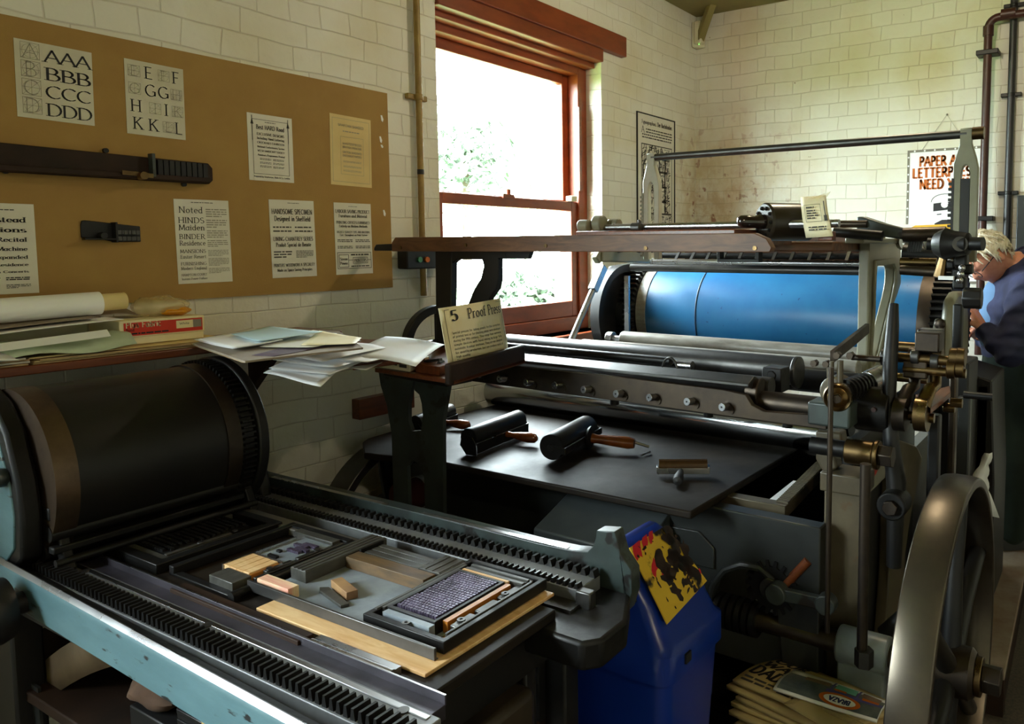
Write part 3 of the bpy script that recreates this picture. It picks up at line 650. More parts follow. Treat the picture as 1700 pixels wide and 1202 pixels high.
wall_sheet('type_specimen_sheet', 'white type specimen that starts Noted, HINDS, Maiden', 'poster', ((289, 330), (386, 468)), M_PAPER, draw_noted, M_INK_S, tilt=.01, extra=(draw_noted2, M_INK_T, 'fine_print'))
def draw_hands(ik, w, h):
    ik.greek(w*.4, h*.955, w*.66, h*.97, 1, .4)
    for t, y, s, f in (('HANDSOME SPECIMEN', .82, .062, .9), ('Designed in Sheffield', .73, .062, .8), ('LINING CHANTREY SERIES', .475, .05, .88), ('Produit Special de Beaute', .4, .05, .78), ("PRINTERS' WOODWORK A SPECIALITY", .14, .04, .92), ('Made on Space Saving Principles', .08, .036, .78)):
        ik.text(t, w*.5, h*y, h*s, NARROW, fit=w*f)
    for a in (.06, .54):
        for b in (.585, .635): ik.greek(w*a, h*b, w*(a+.4), h*(b+.03), 1, .6)
    ik.greek(w*.05, h*.25, w*.45, h*.35, 3, .5); ik.greek(w*.54, h*.25, w*.94, h*.35, 6, .45)
wall_sheet('type_specimen_sheet', 'white type specimen headed HANDSOME SPECIMEN Designed in Sheffield', 'poster', ((447, 331), (526, 459)), M_PAPER, draw_hands, M_INK_S, tilt=.012)
def draw_lab(ik, w, h):
    ik.greek(w*.38, h*.945, w*.62, h*.96, 1, .4)
    for t, y, s, f in (('LABOUR SAVING PRODUCT', .86, .045, .92), ('Furniture and Material', .8, .04, .76), ('PRINTING OFFICES FURNISHED', .71, .036, .9), ('Entirely on Modern Methods', .66, .034, .76), ('HIGHEST QUALITY TYPE AND MATERIAL', .58, .028, .9), ('Cast Throughout on Point System', .54, .026, .74)):
        ik.text(t, w*.5, h*y, h*s, FAT, fit=w*f)
    for a in (.06, .54):
        for b in (.36, .45): ik.greek(w*a, h*b, w*(a+.4), h*(b+.045), 2, .5)
    ik.frame(w*.04, h*.08, w*.96, h*.31, w*.012); ik.frame(w*.08, h*.1, w*.34, h*.28, w*.012); ik.frame(w*.45, h*.15, w*.86, h*.24, w*.012)
    ik.line([(w*.34, h*.2), (w*.45, h*.2)], w*.012); ik.line([(w*.86, h*.2), (w*.96, h*.2)], w*.012)
    ik.text('Steam', w*.21, h*.2, h*.035, FAT, fit=w*.2); ik.text('Power', w*.21, h*.14, h*.035, FAT, fit=w*.2); ik.text('PRINTERS', w*.655, h*.17, h*.045, FAT, fit=w*.34)
    ik.greek(w*.4, h*.26, w*.9, h*.29, 1, .7); ik.greek(w*.4, h*.1, w*.9, h*.125, 1, .6)
wall_sheet('type_specimen_sheet', 'white type specimen with a boxed PRINTERS panel, lower right of the board', 'poster', ((554, 336), (619, 454)), M_PAPER, draw_lab, M_INK_S, tilt=.006)
def draw_stead(ik, w, h):
    ik.greek(w*.5, h*.92, w*.72, h*.94, 1, .5)
    for t, y, s, f in (('Homestead', .795, .055, .9), ('Elections', .685, .052, .86), ('Grand Recital', .58, .045, .9), ('Printing Machine', .48, .04, .92), ('North Expanded', .39, .036, .86), ('Modern Residence', .31, .03, .88), ('Phonograph Concerts', .235, .024, .9)):
        ik.text(t, w*.86, h*y, h*s, FAT, al='r', fit=w*f)
    for x in (.08, .52): ik.greek(w*x, h*.15, w*(x+.36), h*.19, 2, .6); ik.greek(w*x, h*.06, w*(x+.36), h*.11, 3, .45)
wall_sheet('type_specimen_sheet', 'white type specimen in wide black type at the left edge, lower row of the board', 'poster', ((-62, 335), (65, 486)), M_PAPER, draw_stead, M_INK)

# composing sticks fixed to the board
a, b = U(0, 237, y=-.03), U(352, 273, y=-.03); b2 = U(352, 306, y=-.03); a2 = U(0, 285, y=-.03)
t = thing('composing_stick', 'long dark wooden composing stick with a brass knee, fixed across the board', 'composing stick', (b.x, -.02, b2.z))
dx, dz = b.x-a.x, b.z-a.z; L0 = a.x-.35
def zl(za, zb, x): return za+(zb-za)*(x-a.x)/dx
m = MB(); m.prism([(L0, zl(a.z, b.z, L0)), (b.x-.012, b.z+.002), (b.x, b.z-.012), (b.x, b2.z+.012), (b.x-.012, b2.z), (L0, zl(a2.z, b2.z, L0))], 'y', -.032, -.013)
m.build('back_plate', M_WOOD_K, t, bevel=.002)
m = MB(); m.prism([(L0, zl(a2.z, b2.z, L0)), (b.x-.02, b2.z+.003), (b.x-.02, b2.z+.017), (L0, zl(a2.z, b2.z, L0)+.016)], 'y', -.055, -.032); m.build('ledge', M_WOOD_K, t, bevel=.002)
k = U(235, 292, y=-.06); m = MB(); m.cyl((k.x, -.05, k.z), (k.x, -.078, k.z), .011, seg=16); m.bar((k.x-.05, -.062, k.z+.006), (k.x+.03, -.062, k.z+.002), .004, .012)
part(m.build('brass_knee_screw', M_BRASS, t), 'brass screw and lever')
k = U(252, 278, y=-.05); m = MB(); m.box((k.x, -.056, k.z-.026), (k.x+.008, -.03, k.z+.04)); m.build('knee_plate', M_IRON_G, t)
m = MB(); k2 = U(330, 290, y=-.04)
for i in range(9): xx = k.x+.02+i*.016; m.box((xx, -.044, k2.z-.016), (xx+.013, -.03, k2.z+.034))
part(m.build('wood_letters', M_IRON_B, t), 'row of dark wood letters')
for px, py in ((176, 250), (10, 284), (306, 306)): k = U(px, py, y=-.02); MB().cyl((k.x, -.012, k.z), (k.x, -.022, k.z), .007, seg=10).build('fixing_screw', M_IRON_B, t)
a, b = U(137, 366, y=-.03), U(238, 402, y=-.03)
t = thing('composing_stick', 'small dark metal composing stick with two lines of type, alone on the board', 'composing stick', (a.x, -.02, b.z))
w = b.x-a.x; h = a.z-b.z
m = MB(); m.prism([(a.x, a.z-.2*h), (a.x+.02*w, a.z), (a.x+.08*w, a.z+.02*h), (b.x, a.z-.22*h), (b.x, b.z+.02*h), (a.x+.55*w, b.z), (a.x+.3*w, b.z+.14*h), (a.x, b.z+.2*h)], 'y', -.017, -.012); m.build('back_plate', M_IRON_B, t, bevel=.002)
m = MB(); m.box((a.x, -.04, b.z+.1*h), (b.x-.45*w, -.017, b.z+.18*h)); m.box((a.x+.5*w, -.042, b.z-.02*h), (a.x+.54*w, -.012, a.z-.05*h)); m.cyl((a.x+.3*w, -.02, b.z+.3*h), (a.x+.3*w, -.045, b.z+.3*h), .009); m.build('adjustable_knee', M_IRON_B, t, bevel=.001)
m = MB()
for r in range(2):
    x = a.x+.57*w
    while x < b.x-.01: ww = random.uniform(.003, .012); m.box((x, -.03, b.z+(.08+.3*r)*h), (x+ww, -.017, b.z+(.27+.3*r)*h)); x += ww+.0015
part(m.build('lines_of_type', M_STEEL_D, t), 'two bright lines of type')

# torn white paper scraps on the board edge
for i, (px, py) in enumerate(((634, 197), (632, 232), (634, 243), (638, 354))):
    k = U(px, py, y=-.0135); m = MB(); q = [(k.x-.005, k.z+.012), (k.x+.001, k.z+.013), (k.x+.007, k.z-.002), (k.x+.004, k.z-.012), (k.x-.002, k.z-.008)]
    m.prism([(x, zz if i < 2 or i == 3 else k.z+(zz-k.z)*.5) for x, zz in q], 'y', -.0135, -.012)
    tag(m.build('torn_paper_scrap', M_PAPER_W, smooth=0), ['uppermost torn white scrap at the right edge of the board', 'second torn white scrap below the uppermost one', 'smallest torn white scrap, third from the top', 'lowest torn white scrap beside the boxed PRINTERS sheet'][i], 'paper scrap')

# ------------------------------------------------------------------ posters on the window wall and the back wall
def draw_typ(ik, w, h):
    ik.text('Typographus.', w*.28, h*.925, h*.028, FAT, fit=w*.4); ik.text('Der Buchdrucker.', w*.72, h*.925, h*.032, BOLD, fit=w*.42)
    ik.text('A', w*.12, h*.855, h*.05, SERIF)
    for i in range(4): ik.greek(w*(.2 if i < 2 else .1), h*(.876-.022*i), w*.92, h*(.894-.022*i), 1, .55)
    X0, X1, Y0, Y1 = w*.08, w*.92, h*.1, h*.77
    ik.frame(X0, Y0, X1, Y1, w*.014); r = random.Random(3)
    ik.line([(X0+w*.06, Y0+h*.3)]+[(p, q) for p, q in arc(w*.32, Y1-h*.2, w*.2, h*.1, 180, 0, 10)]+[(w*.52, Y0+h*.3)], w*.03)   # vault
    for px in (.56, .72): ik.line([(w*px, Y0+h*.12), (w*px, Y1-h*.08)], w*.028)                                                     # press uprights
    for py in (.32, .44, .56): ik.line([(w*.54, h*py), (w*.76, h*py)], w*.03)
    ik.line([(w*.2, h*.22), (w*.9, h*.22)], w*.025); ik.line([(w*.45, h*.76), (w*.62, h*.6)], w*.02); ik.line([(w*.62, h*.76), (w*.76, h*.62)], w*.02)
    for _ in range(700):
        x, y = r.uniform(X0, X1-w*.08), r.uniform(Y0+h*.01, Y1-h*.02); k = r.uniform(.02, .1)*w; a = r.choice((0, .5, 1.3, 1.57))
        if w*.56 < x < w*.7 and h*.2 < y < h*.3: continue
        dx, dy = k*math.cos(a), k*math.sin(a)
        ik.line([(x, y), (min(x+dx, X1), min(y+dy, Y1))], w*r.uniform(.006, .016))
    ik.greek(w*.3, h*.06, w*.7, h*.075, 1, .5)
pa, pb = U(1058, 186, y=-.004), U(1119.5, 400, y=-.004)
t = wall_sheet('framed_engraving', 'tall engraving headed Typographus, in a thin dark frame between window and corner', 'poster', ((1059, 186), (1119.5, 400)), M_PAPER, draw_typ, M_INK_S, y=-.001)
m = MB(); w, h = pb.x-pa.x, pa.z-pb.z
m.box((pa.x-.006, -.008, pb.z), (pa.x, 0, pa.z)); m.box((pb.x, -.008, pb.z), (pb.x+.005, 0, pa.z)); m.box((pa.x-.006, -.008, pa.z), (pb.x+.005, 0, pa.z+.006)); m.build('frame', M_INK, t, smooth=0)

# the captain poster: lettering kept, the drawing a plain bearded sailor
qa, qb = U(1507, 249, x=-.002), U(1633, 243, x=-.002); PZ0 = U(1500, 440, x=-.002).z-.1
PW = qa.y-qb.y; PZ1 = (qa.z+qb.z)/2; PH = PZ1-PZ0
o = V((-.004, qa.y, PZ0))
ps = tag(MB().box((-.004, qb.y, PZ0), (0, qa.y, PZ1)).build('captain_poster', M_PAPER_W, smooth=0), 'white poster lettered PAPER AND LETTERPRESS NEED YOU with a capped bearded man', 'poster')
ik = Ink(o, (0, -1, 0), (0, 0, 1)); s_ = PW
ik.frame(0.0, 0, PW, PH, PW*.034); ik.build('border', M_INK_G, ps)
ik = Ink(o, (0, -1, 0), (0, 0, 1), .0012)
for i in range(7): ik.quad(*[(PW*(.1+.135*i)+a, PH-PW*.017+b) for a, b in ((-.006, 0), (0, -.006), (.006, 0), (0, .006))])
for i in range(11):
    for x in (PW*.017, PW*.983): ik.quad(*[(x+a, PH-PW*(.1+.12*i)+b) for a, b in ((-.006, 0), (0, -.006), (.006, 0), (0, .006))])
ik.build('border_diamonds', M_PAPER_W, ps)
ik = Ink(o, (0, -1, 0), (0, 0, 1))
ik.text('PAPER AND', PW*.5, PH-PW*.23, PW*.125, HEAVY, fit=PW*.66); ik.text('LETTERPRESS', PW*.5, PH-PW*.39, PW*.125, HEAVY, fit=PW*.84); ik.text('NEED YOU', PW*.5, PH-PW*.55, PW*.125, HEAVY, fit=PW*.64)
ik.build('orange_lettering', M_ORANGE, ps)
ik = Ink(o, (0, -1, 0), (0, 0, 1)); cx, cy = PW*.52, PH-PW*.86
ik.quad(*[(cx+PW*a, cy+PW*b) for a, b in ((-.15, .02), (.17, .06), (.16, .13), (-.15, .1))])                # cap band
ik.quad(*[(cx+PW*a, cy+PW*b) for a, b in ((-.15, -.01), (.17, .02), (.17, .06), (-.15, .02))])
ik.line([(cx+PW*.18*a, cy+PW*(.12+.11*b)) for a, b in arc(0, 0, 1, 1, 180, 0, 12)], PW*.008)
ik.quad(*[(cx+PW*a, cy+PW*b) for a, b in ((-.13, -.18), (-.03, -.13), (.1, -.13), (.17, -.16), (.17, -.3), (.02, -.4), (-.1, -.34))])   # beard
ik.quad(*[(cx+PW*a, cy+PW*b) for a, b in ((-.34, -.42), (-.24, -.3), (.3, -.3), (.38, -.42))])                # coat
for a in (-.07, .07): ik.line([(cx+PW*(a-.03), cy-PW*.055), (cx+PW*(a+.03), cy-PW*.05)], PW*.014)
ik.build('sailor_drawing', M_INK, ps)
ik = Ink(o, (0, -1, 0), (0, 0, 1), .0014)
ik.quad(*[(cx+PW*.0+PW*.05*a, cy+PW*.085+PW*.05*b) for a, b in arc(0, 0, 1, 1, 0, 330, 11)]); ik.quad(*[(cx+PW*a, cy+PW*b) for a, b in ((-.06, -.24), (.03, -.2), (.1, -.23), (.03, -.27))])
ik.build('cap_badge', M_PAPER_W, ps)
f0 = U(1603.5, 381, x=-.004); f1 = U(1620, 369, x=-.004); fw, fh = f0.y-f1.y, f1.z-f0.z; fx, fy = qa.y-f0.y, f0.z-PZ0
ik = Ink(o, (0, -1, 0), (0, 0, 1), .001); ik.rect(fx, fy, fx+fw, fy+fh); fl = ik.build('flag_field', M_BLUEP, ps)
ik = Ink(o, (0, -1, 0), (0, 0, 1), .0013)
ik.line([(fx, fy), (fx+fw, fy+fh)], fh*.18); ik.line([(fx, fy+fh), (fx+fw, fy)], fh*.18); ik.rect(fx+fw*.4, fy, fx+fw*.6, fy+fh); ik.rect(fx, fy+fh*.33, fx+fw, fy+fh*.67); ik.build('flag_white_cross', M_PAPER_W, fl)
ik = Ink(o, (0, -1, 0), (0, 0, 1), .0016); ik.rect(fx+fw*.44, fy, fx+fw*.56, fy+fh); ik.rect(fx, fy+fh*.41, fx+fw, fy+fh*.59); ik.build('flag_red_cross', M_RED, fl)
m = MB(); k = U(1572, 190, x=-.01); m.sphere((-.006, k.y, k.z), .006, 8); m.tube([(-.003, qa.y-.08, PZ1), (-.006, k.y, k.z), (-.003, qb.y+.08, PZ1)], .0012, 5); m.build('hanging_string', M_INK_T, ps)
# ------------------------------------------------------------------ the small cylinder proof press in the foreground
BO = V((-3.35, -.95, 0)); BA = .03
_cb, _sb = math.cos(BA), math.sin(BA)
def B2W(u, w, z): return V((BO.x+u*_cb-w*_sb, BO.y+u*_sb+w*_cb, z))
def W2B(p): d = p-BO; return V((d.x*_cb+d.y*_sb, -d.x*_sb+d.y*_cb, p.z))
def UBu(px, py, u):
    """point on the plane u = const of the press, in press coordinates"""
    a = W2B(CAM); b = W2B(CAM+(FW*FOC+RT*(px-PPX)-UP*(py-PPY))); t = (u-a.x)/(b.x-a.x); return a+(b-a)*t
def UBz(px, py, z): return W2B(U(px, py, z=z))
def thingB(name, label, cat, u, w, z, group=None):
    o = thing(name, label, cat, B2W(u, w, z), group, (0, 0, BA)); ORG[o] = V((u, w, z)); return o
def soloB(mb, name, m, label, cat, u, w, z, group=None, **k):
    """a thing of one mesh, given in press coordinates"""
    mb.v = [p-V((u, w, z)) for p in mb.v]; o = mb.build(name, m, **k); o.location = B2W(u, w, z); o.rotation_euler = (0, 0, BA)
    return tag(o, label, cat, group)

pb = thingB('proof_press', 'teal and black cylinder proof press with a geared bed, nearest the camera', 'printing press', 0, 0, 0)
BZ = .82
def teeth(m, u0, u1, wa, wb, z0, z1, pitch):
    n = int((wb-wa)/pitch)
    for i in range(n):
        w = wa+i*pitch; p = pitch*.28
        m.prism([(w, z0), (w+pitch*.7, z0), (w+pitch*.5, z1), (w+pitch*.2, z1)], 'x', u0, u1)
def shear(m, k):
    for p in m.v: p.x -= k*(.4-p.y)
WE = .95       # bed runs back to the wall
m = MB(); m.box((-.50, -.56, .70), (.06, WE, .80)); m.build('bed_casting', M_IRON_B, pb)
m = MB(); m.box((-.395, -.60, .80), (-.09, WE, BZ)); m.build('type_bed', M_SLAB, pb, bevel=.003)
m = MB(); m.prism([(-.535, .842), (-.51, .826), (-.51, .78), (-.54, .78), (-.54, .846)], 'y', -.95, WE); shear(m, .03); m.build('rail_inner_slope', M_IRON_K, pb)
m = MB(); m.prism([(-.55, .768), (-.554, .838), (-.551, .849), (-.546, .853), (-.541, .850), (-.539, .842), (-.539, .768)], 'y', -.95, WE)
shear(m, .03); part(m.build('front_rail', M_TEAL, pb, smooth=60), 'teal painted rail, its highlight added as a bright strip along the top')
m = MB(); m.prism([(-.5530, .8465), (-.5510, .8500), (-.546, .8538), (-.5425, .8520), (-.546, .848), (-.550, .845)], 'y', -.95, WE)
shear(m, .03); part(m.build('worn_highlight_edge', M_STEEL, pb, smooth=60), 'bright metal strip standing for the highlight on the rail')  # steel strip stands in for the daylight highlight along the rail top
m = MB(); m.box((-.512, -.66, .79), (-.44, WE, .824)); m.build('front_bearer', mat('grey worn bearer', (.24, .245, .25), (.15, .152, .155), rough=.42, metal=.45, scale=9, rough2=.55), pb, bevel=.002)
m = MB(); teeth(m, -.508, -.478, -.655, .62, .823, .842, .0158); part(m.build('gear_rack', M_IRON_K, pb, smooth=0), 'oily toothed rack on the near side')
m = MB(); m.box((-.455, -.645, .80), (-.445, WE, .8258)); part(m.build('bright_strip', M_STEEL, pb, bevel=.001), 'bright steel strip beside the rack')
m = MB(); m.box((-.445, -.64, .80), (-.412, WE, .8225)); m.box((-.4125, -.64, .82), (-.4095, WE, .8365)); m.build('side_channel', mat('purple-stained dark steel', (.07, .06, .075), (.03, .027, .033), rough=.42, metal=.5, scale=9), pb, bevel=.0008)
m = MB(); m.box((-.4125, -.64, .8364), (-.4095, WE, .8372)); part(m.build('channel_edge', M_STEEL, pb), 'bright thin edge')
for w in (-.6, -.1, .35): m = MB(); m.cyl((-.456, w, .823), (-.456, w, .8265), .009, seg=18); m.build('rail_screw', M_STEEL_D, pb)
m = MB(); m.box((-.112, -.285, .815), (-.072, .55, .836)); m.build('rear_bearer_strip', mat('brown-grey worn strip', (.2, .18, .15), (.12, .105, .09), rough=.45, metal=.5, scale=7), pb, bevel=.003)
m = MB(); m.box((-.022, -.60, .77), (.058, WE, .829)); m.box((-.05, -.61, .78), (-.022, WE, .80)); m.build('rear_bearer', bpy.data.materials['grey worn bearer'], pb, bevel=.002)
m = MB(); teeth(m, -.02, -.003, -.6, .5, .828, .839, .0145); part(m.build('gear_rack', M_IRON_K, pb, smooth=0), 'nearer toothed rack of the far side')
m = MB(); teeth(m, .038, .057, -.6, .5, .828, .843, .0215); part(m.build('gear_rack', M_IRON_K, pb, smooth=0), 'outer toothed rack of the far side')
m = MB(); m.box((-.03, -.635, .79), (-.008, -.60, .832)); m.build('rack_end_block', M_STEEL_D, pb, bevel=.003)
m = MB(); m.box((-.06, -.61, .785), (-.022, .3, .806)); m.build('lower_guide', M_STEEL_D, pb)
# back rail that sweeps up into a horn at its end
def hp(px, py, u=.065): p = UBu(px, py, u); return (p.y, p.z)
prof = [(WE, .77), (WE, .866), hp(449, 793)] + [hp(*q) for q in ((684, 849), (893, 902), (950, 914), (975, 916), (984, 908), (989, 893), (990, 881), (1020, 883), (1024, 897), (1030, 920), (1048, 948), (1049, 985), (1040, 1015), (1020, 1035))] + [(-.66, .77)]
m = MB(); m.prism(prof, 'x', .065, .098); part(m.build('rear_rail_with_horn', M_TEAL_D, pb, bevel=.006, smooth=50), 'scuffed dark teal rail ending in an upright horn')
m = MB(); ra, rb = hp(449, 793), hp(940, 912); m.prism([(ra[0], ra[1]-.001), (ra[0], ra[1]+.0012), (rb[0], rb[1]+.0012), (rb[0], rb[1]-.001)], 'x', .066, .078); part(m.build('worn_highlight_edge', M_STEEL, pb), 'bright worn top edge of the far rail')
# bracket under the end of the bed
m = MB(); q = [UBz(x, y, .80) for x, y in ((880, 1000), (980, 965), (1046, 985), (1040, 1030), (1000, 1062), (965, 1068), (850, 1030))]
m.prism([(p.x, p.y) for p in q], 'z', .745, .80); m.build('end_bracket', M_IRON_K, pb, bevel=.008)
m = MB(); m.prism([(-.44, .70), (-.45, .5), (-.4, .42), (-.2, .42), (-.15, .5), (-.15, .70)], 'y', -.60, -.5); m.build('end_casting', mat('greasy brown casting', srgb(58, 48, 36), srgb(32, 28, 24), rough=.45, metal=.2, scale=6), pb, bevel=.015)
for (ua, ub, wa, wb) in ((-.135, -.10, -.56, -.49), (-.50, -.44, -.62, -.5), (-.52, -.46, .55, .7), (0, .05, .6, .75), (0, .05, -.55, -.45)):
    MB().box((ua, wa, 0), (ub, wb, .71)).build('leg', M_IRON_B, pb, bevel=.006)
MB().box((-.50, -.5, .50), (.04, .85, .525)).build('lower_shelf', M_WOOD_K, pb, bevel=.003)
MB().box((-.02, -.5, .0), (.0, .85, .70)).build('back_panel', M_IRON_B, pb)
# impression cylinder
CW, CZc, CR = .55, 1.008, .187
MB().cyl((-.45, CW, CZc), (-.135, CW, CZc), CR, seg=72).build('impression_cylinder', M_RUBBER, pb)
m = MB(); m.cyl((-.493, CW, CZc), (-.45, CW, CZc), CR+.002, seg=72); part(m.build('cylinder_collar', mat('coppery worn collar', (.17, .115, .075), (.08, .055, .04), rough=.3, metal=.9, scale=7, rough2=.45), pb), 'coppery worn collar at the near end')
m = MB(); m.cyl((-.135, CW, CZc), (-.10, CW, CZc), CR+.004, seg=72); part(m.build('cylinder_collar', M_STEEL_BR, pb), 'brown worn collar at the far end')
m = MB(); m.gear((-.083, CW, CZc), 'x', CR+.0, CR+.012, 84, .03); m.build('cylinder_gear', M_IRON_K, pb, smooth=20)
m = MB(); m.cyl((-.062, CW, CZc), (-.036, CW, CZc), CR+.016, seg=64); m.build('gear_guard', M_IRON_B, pb, bevel=.004)
m = MB(); m.prism([(.515, .79), (.425, .86), (.415, .95), (.425, 1.02), (.465, 1.12), (.52, 1.175), (.58, 1.2), (.66, 1.2), (.72, 1.16), (.82, 1.0), (.86, .79)], 'x', -.535, -.496)
part(m.build('side_frame', M_IRON_K, pb, bevel=.008, smooth=50), 'dirty arched side frame at the near end')
m = MB(); m.prism([(.545, .80), (.45, .88), (.44, .95), (.45, 1.01), (.49, 1.10), (.54, 1.15), (.6, 1.17), (.66, 1.16), (.8, .98), (.83, .80)], 'x', -.5385, -.53); m.build('painted_face', M_TEAL, pb, bevel=.003)
m = MB(); m.sphere((-.545, .47, 1.03), .02, 14); m.cyl((-.54, .47, 1.03), (-.5, .47, 1.03), .012); m.build('oil_cap', M_TEAL_D, pb)
m = MB(); m.prism([(.455, .81), (.462, .87), (.49, .96), (.515, 1.03), (.535, 1.07), (.56, 1.09), (.72, 1.12), (.9, .81)], 'x', .0, .035); m.build('side_frame', M_IRON_B, pb, bevel=.01, smooth=50)
# gripper bars, rollers and guides below the cylinder
for (w0, w1, z0, z1, nm, mt) in ((.395, .45, .935, .962, 'sheet_bar', M_IRON_K), (.385, .41, .865, .88, 'gripper_bar', M_IRON_K), (.455, .47, .822, .832, 'sheet_guide', M_STEEL_D), (.43, .62, .832, .84, 'ink_shield', M_IRON_B)):
    MB().box((-.495, w0, z0), (-.085, w1, z1)).build(nm, mt, pb, bevel=.003)
for w, z, r, nm in ((.405, .905, .017, 'form_roller'), (.44, .86, .02, 'form_roller'), (.38, .848, .008, 'guide_rod')):
    MB().cyl((-.495, w, z), (-.06, w, z), r, seg=20).build(nm, M_RUBBER if r > .01 else M_IRON_B, pb)
for u in (-.48, -.08): MB().prism([(.37, .83), (.40, .83), (.46, .95), (.43, .97)], 'x', u, u+.02).build('roller_bracket', M_IRON_K, pb, bevel=.003)
MB().box((-.5, .62, .82), (-.06, .64, 1.0)).build('back_shield', M_IRON_B, pb)
# carriage handwheel at the near side
m = MB(); c = UBu(2, 1030, -.60); m.lathe([(.02, -.02), (.06, -.02), (.066, 0), (.06, .02), (.02, .02)], (-.60, c.y+.03, c.z+.01), (1, 0, 0), 28, True); m.cyl((-.62, c.y+.03, c.z+.01), (-.5, c.y+.03, c.z+.01), .022); m.build('hand_knob', M_IRON_B, pb)

# ---- what lies on the bed
def frame_bar(m, u0, u1, w0, w1, t, z0, z1):
    m.ring([(u0, w0), (u1, w0), (u1, w1), (u0, w1)], [(u0+t, w0+t), (u1-t, w0+t), (u1-t, w1-t), (u0+t, w1-t)], 'z', z0, z1)
Z0 = BZ+.0006
c1 = thingB('chase', 'black iron chase locked up with inky type, under the edge of the cylinder', 'chase', -.24, .33, Z0)
m = MB(); frame_bar(m, -.385, -.10, .212, .44, .024, Z0, Z0+.021); m.build('frame', M_IRON_K, c1, bevel=.002)
for ba, bb in (((-.36, .237, Z0), (-.345, .415, Z0+.018)), ((-.344, .237, Z0), (-.128, .25, Z0+.016)), ((-.344, .252, Z0), (-.2, .263, Z0+.019)), ((-.15, .37, Z0), (-.128, .41, Z0+.02))): MB().box(ba, bb).build('furniture', M_REGLET, c1, bevel=.001)
m = MB(); r = random.Random(5)
for i in range(15):
    u = -.338+i*.0128; a, b = .268+r.uniform(0, .02), .405-r.uniform(0, .05); w = a
    while w < b: k = r.uniform(.003, .012); m.box((u, w, Z0), (u+.007, min(w+k, b), Z0+.0225)); w += k+.0015
m.box((-.34, .266, Z0), (-.15, .41, Z0+.017)); m.build('lines_of_type', M_IRON_B, c1, smooth=0)
for u in (-.27, -.19): MB().cyl((u, .2575, Z0+.019), (u, .2575, Z0+.0215), .006, seg=14).build('quoin', M_STEEL, c1)

c2 = thingB('chase', 'iron chase with pale wood strips and a few purple type slugs in its near half', 'chase', -.23, .085, Z0)
m = MB(); m.box((-.372, -.026, Z0), (-.356, .19, Z0+.006)); m.box((-.372, .172, Z0), (-.087, .19, Z0+.02)); m.box((-.104, -.026, Z0), (-.087, .172, Z0+.02)); m.build('frame', M_IRON_K, c2, bevel=.002)
m = MB(); m.box((-.358, -.012, Z0), (-.318, .068, Z0+.022)); part(m.build('wood_block', M_REGLET, c2, bevel=.0015), 'dark grey block')
for k in range(4): w = .0+.022*k; MB().box((-.316, w, Z0), (-.252, w+.0212, Z0+.0235)).build('wood_furniture', M_WOOD_L, c2, bevel=.001)
part(MB().box((-.3165, -.004, Z0), (-.2515, 0, Z0+.02)).build('edge_strip', M_WOOD_O, c2), 'orange edged strip')
m = MB(); m.box((-.25, -.008, Z0), (-.13, .088, Z0+.0175)); m.build('spacing_metal', M_PLATE_Z, c2, bevel=.001)
for (u, w, l) in ((-.2, .01, .04), (-.188, .0, .04), (-.176, .02, .042), (-.165, .0, .045)):
    m = MB(); n = 7
    for i in range(n): m.box((u, w+l*i/n, Z0+.0175), (u+.009, w+l*(i+.85)/n, Z0+.0235))
    part(m.build('type_slug', M_LEAD, c2, smooth=0), 'purple stained line of type')
for (u, w, l) in ((-.238, .03, .03), (-.215, .052, .012)):
    m = MB(); m.box((u, w, Z0+.0175), (u+.007, w+l, Z0+.0225)); m.build('type_slug', M_IRON_B, c2)
MB().box((-.128, -.008, Z0), (-.108, .13, Z0+.0225)).build('furniture', M_REGLET, c2, bevel=.001)
m = MB(); m.box((-.318, -.025, Z0), (-.11, -.016, Z0+.019)); m.box((-.29, -.018, Z0), (-.23, -.006, Z0+.021)); m.box((-.22, -.02, Z0), (-.16, -.008, Z0+.022)); m.build('side_stick', M_STEEL_D, c2, bevel=.001)
for u in (-.28, -.17): MB().cyl((u, -.013, Z0+.02), (u, -.013, Z0+.024), .007, seg=14).build('quoin', M_STEEL_D, c2)
for (ua, wa, wb) in ((-.25, .087, .091), (-.25, -.01, .087)):
    MB().box((-.318 if wa > .05 else -.2505, wa, Z0), (-.15 if wa > .05 else -.2485, wb, Z0+.0245)).build('brass_rule', M_STEEL, c2)
m = MB(); m.cyl((-.378, -.04, BZ+.010), (-.088, -.03, BZ+.010), .009, seg=18); m.box((-.378, -.05, Z0), (-.365, -.03, BZ+.012)); soloB(m, 'round_bar', M_IRON_K, 'dark round bar lying across the bed between the two middle formes', 'bar', -.23, -.035, BZ)

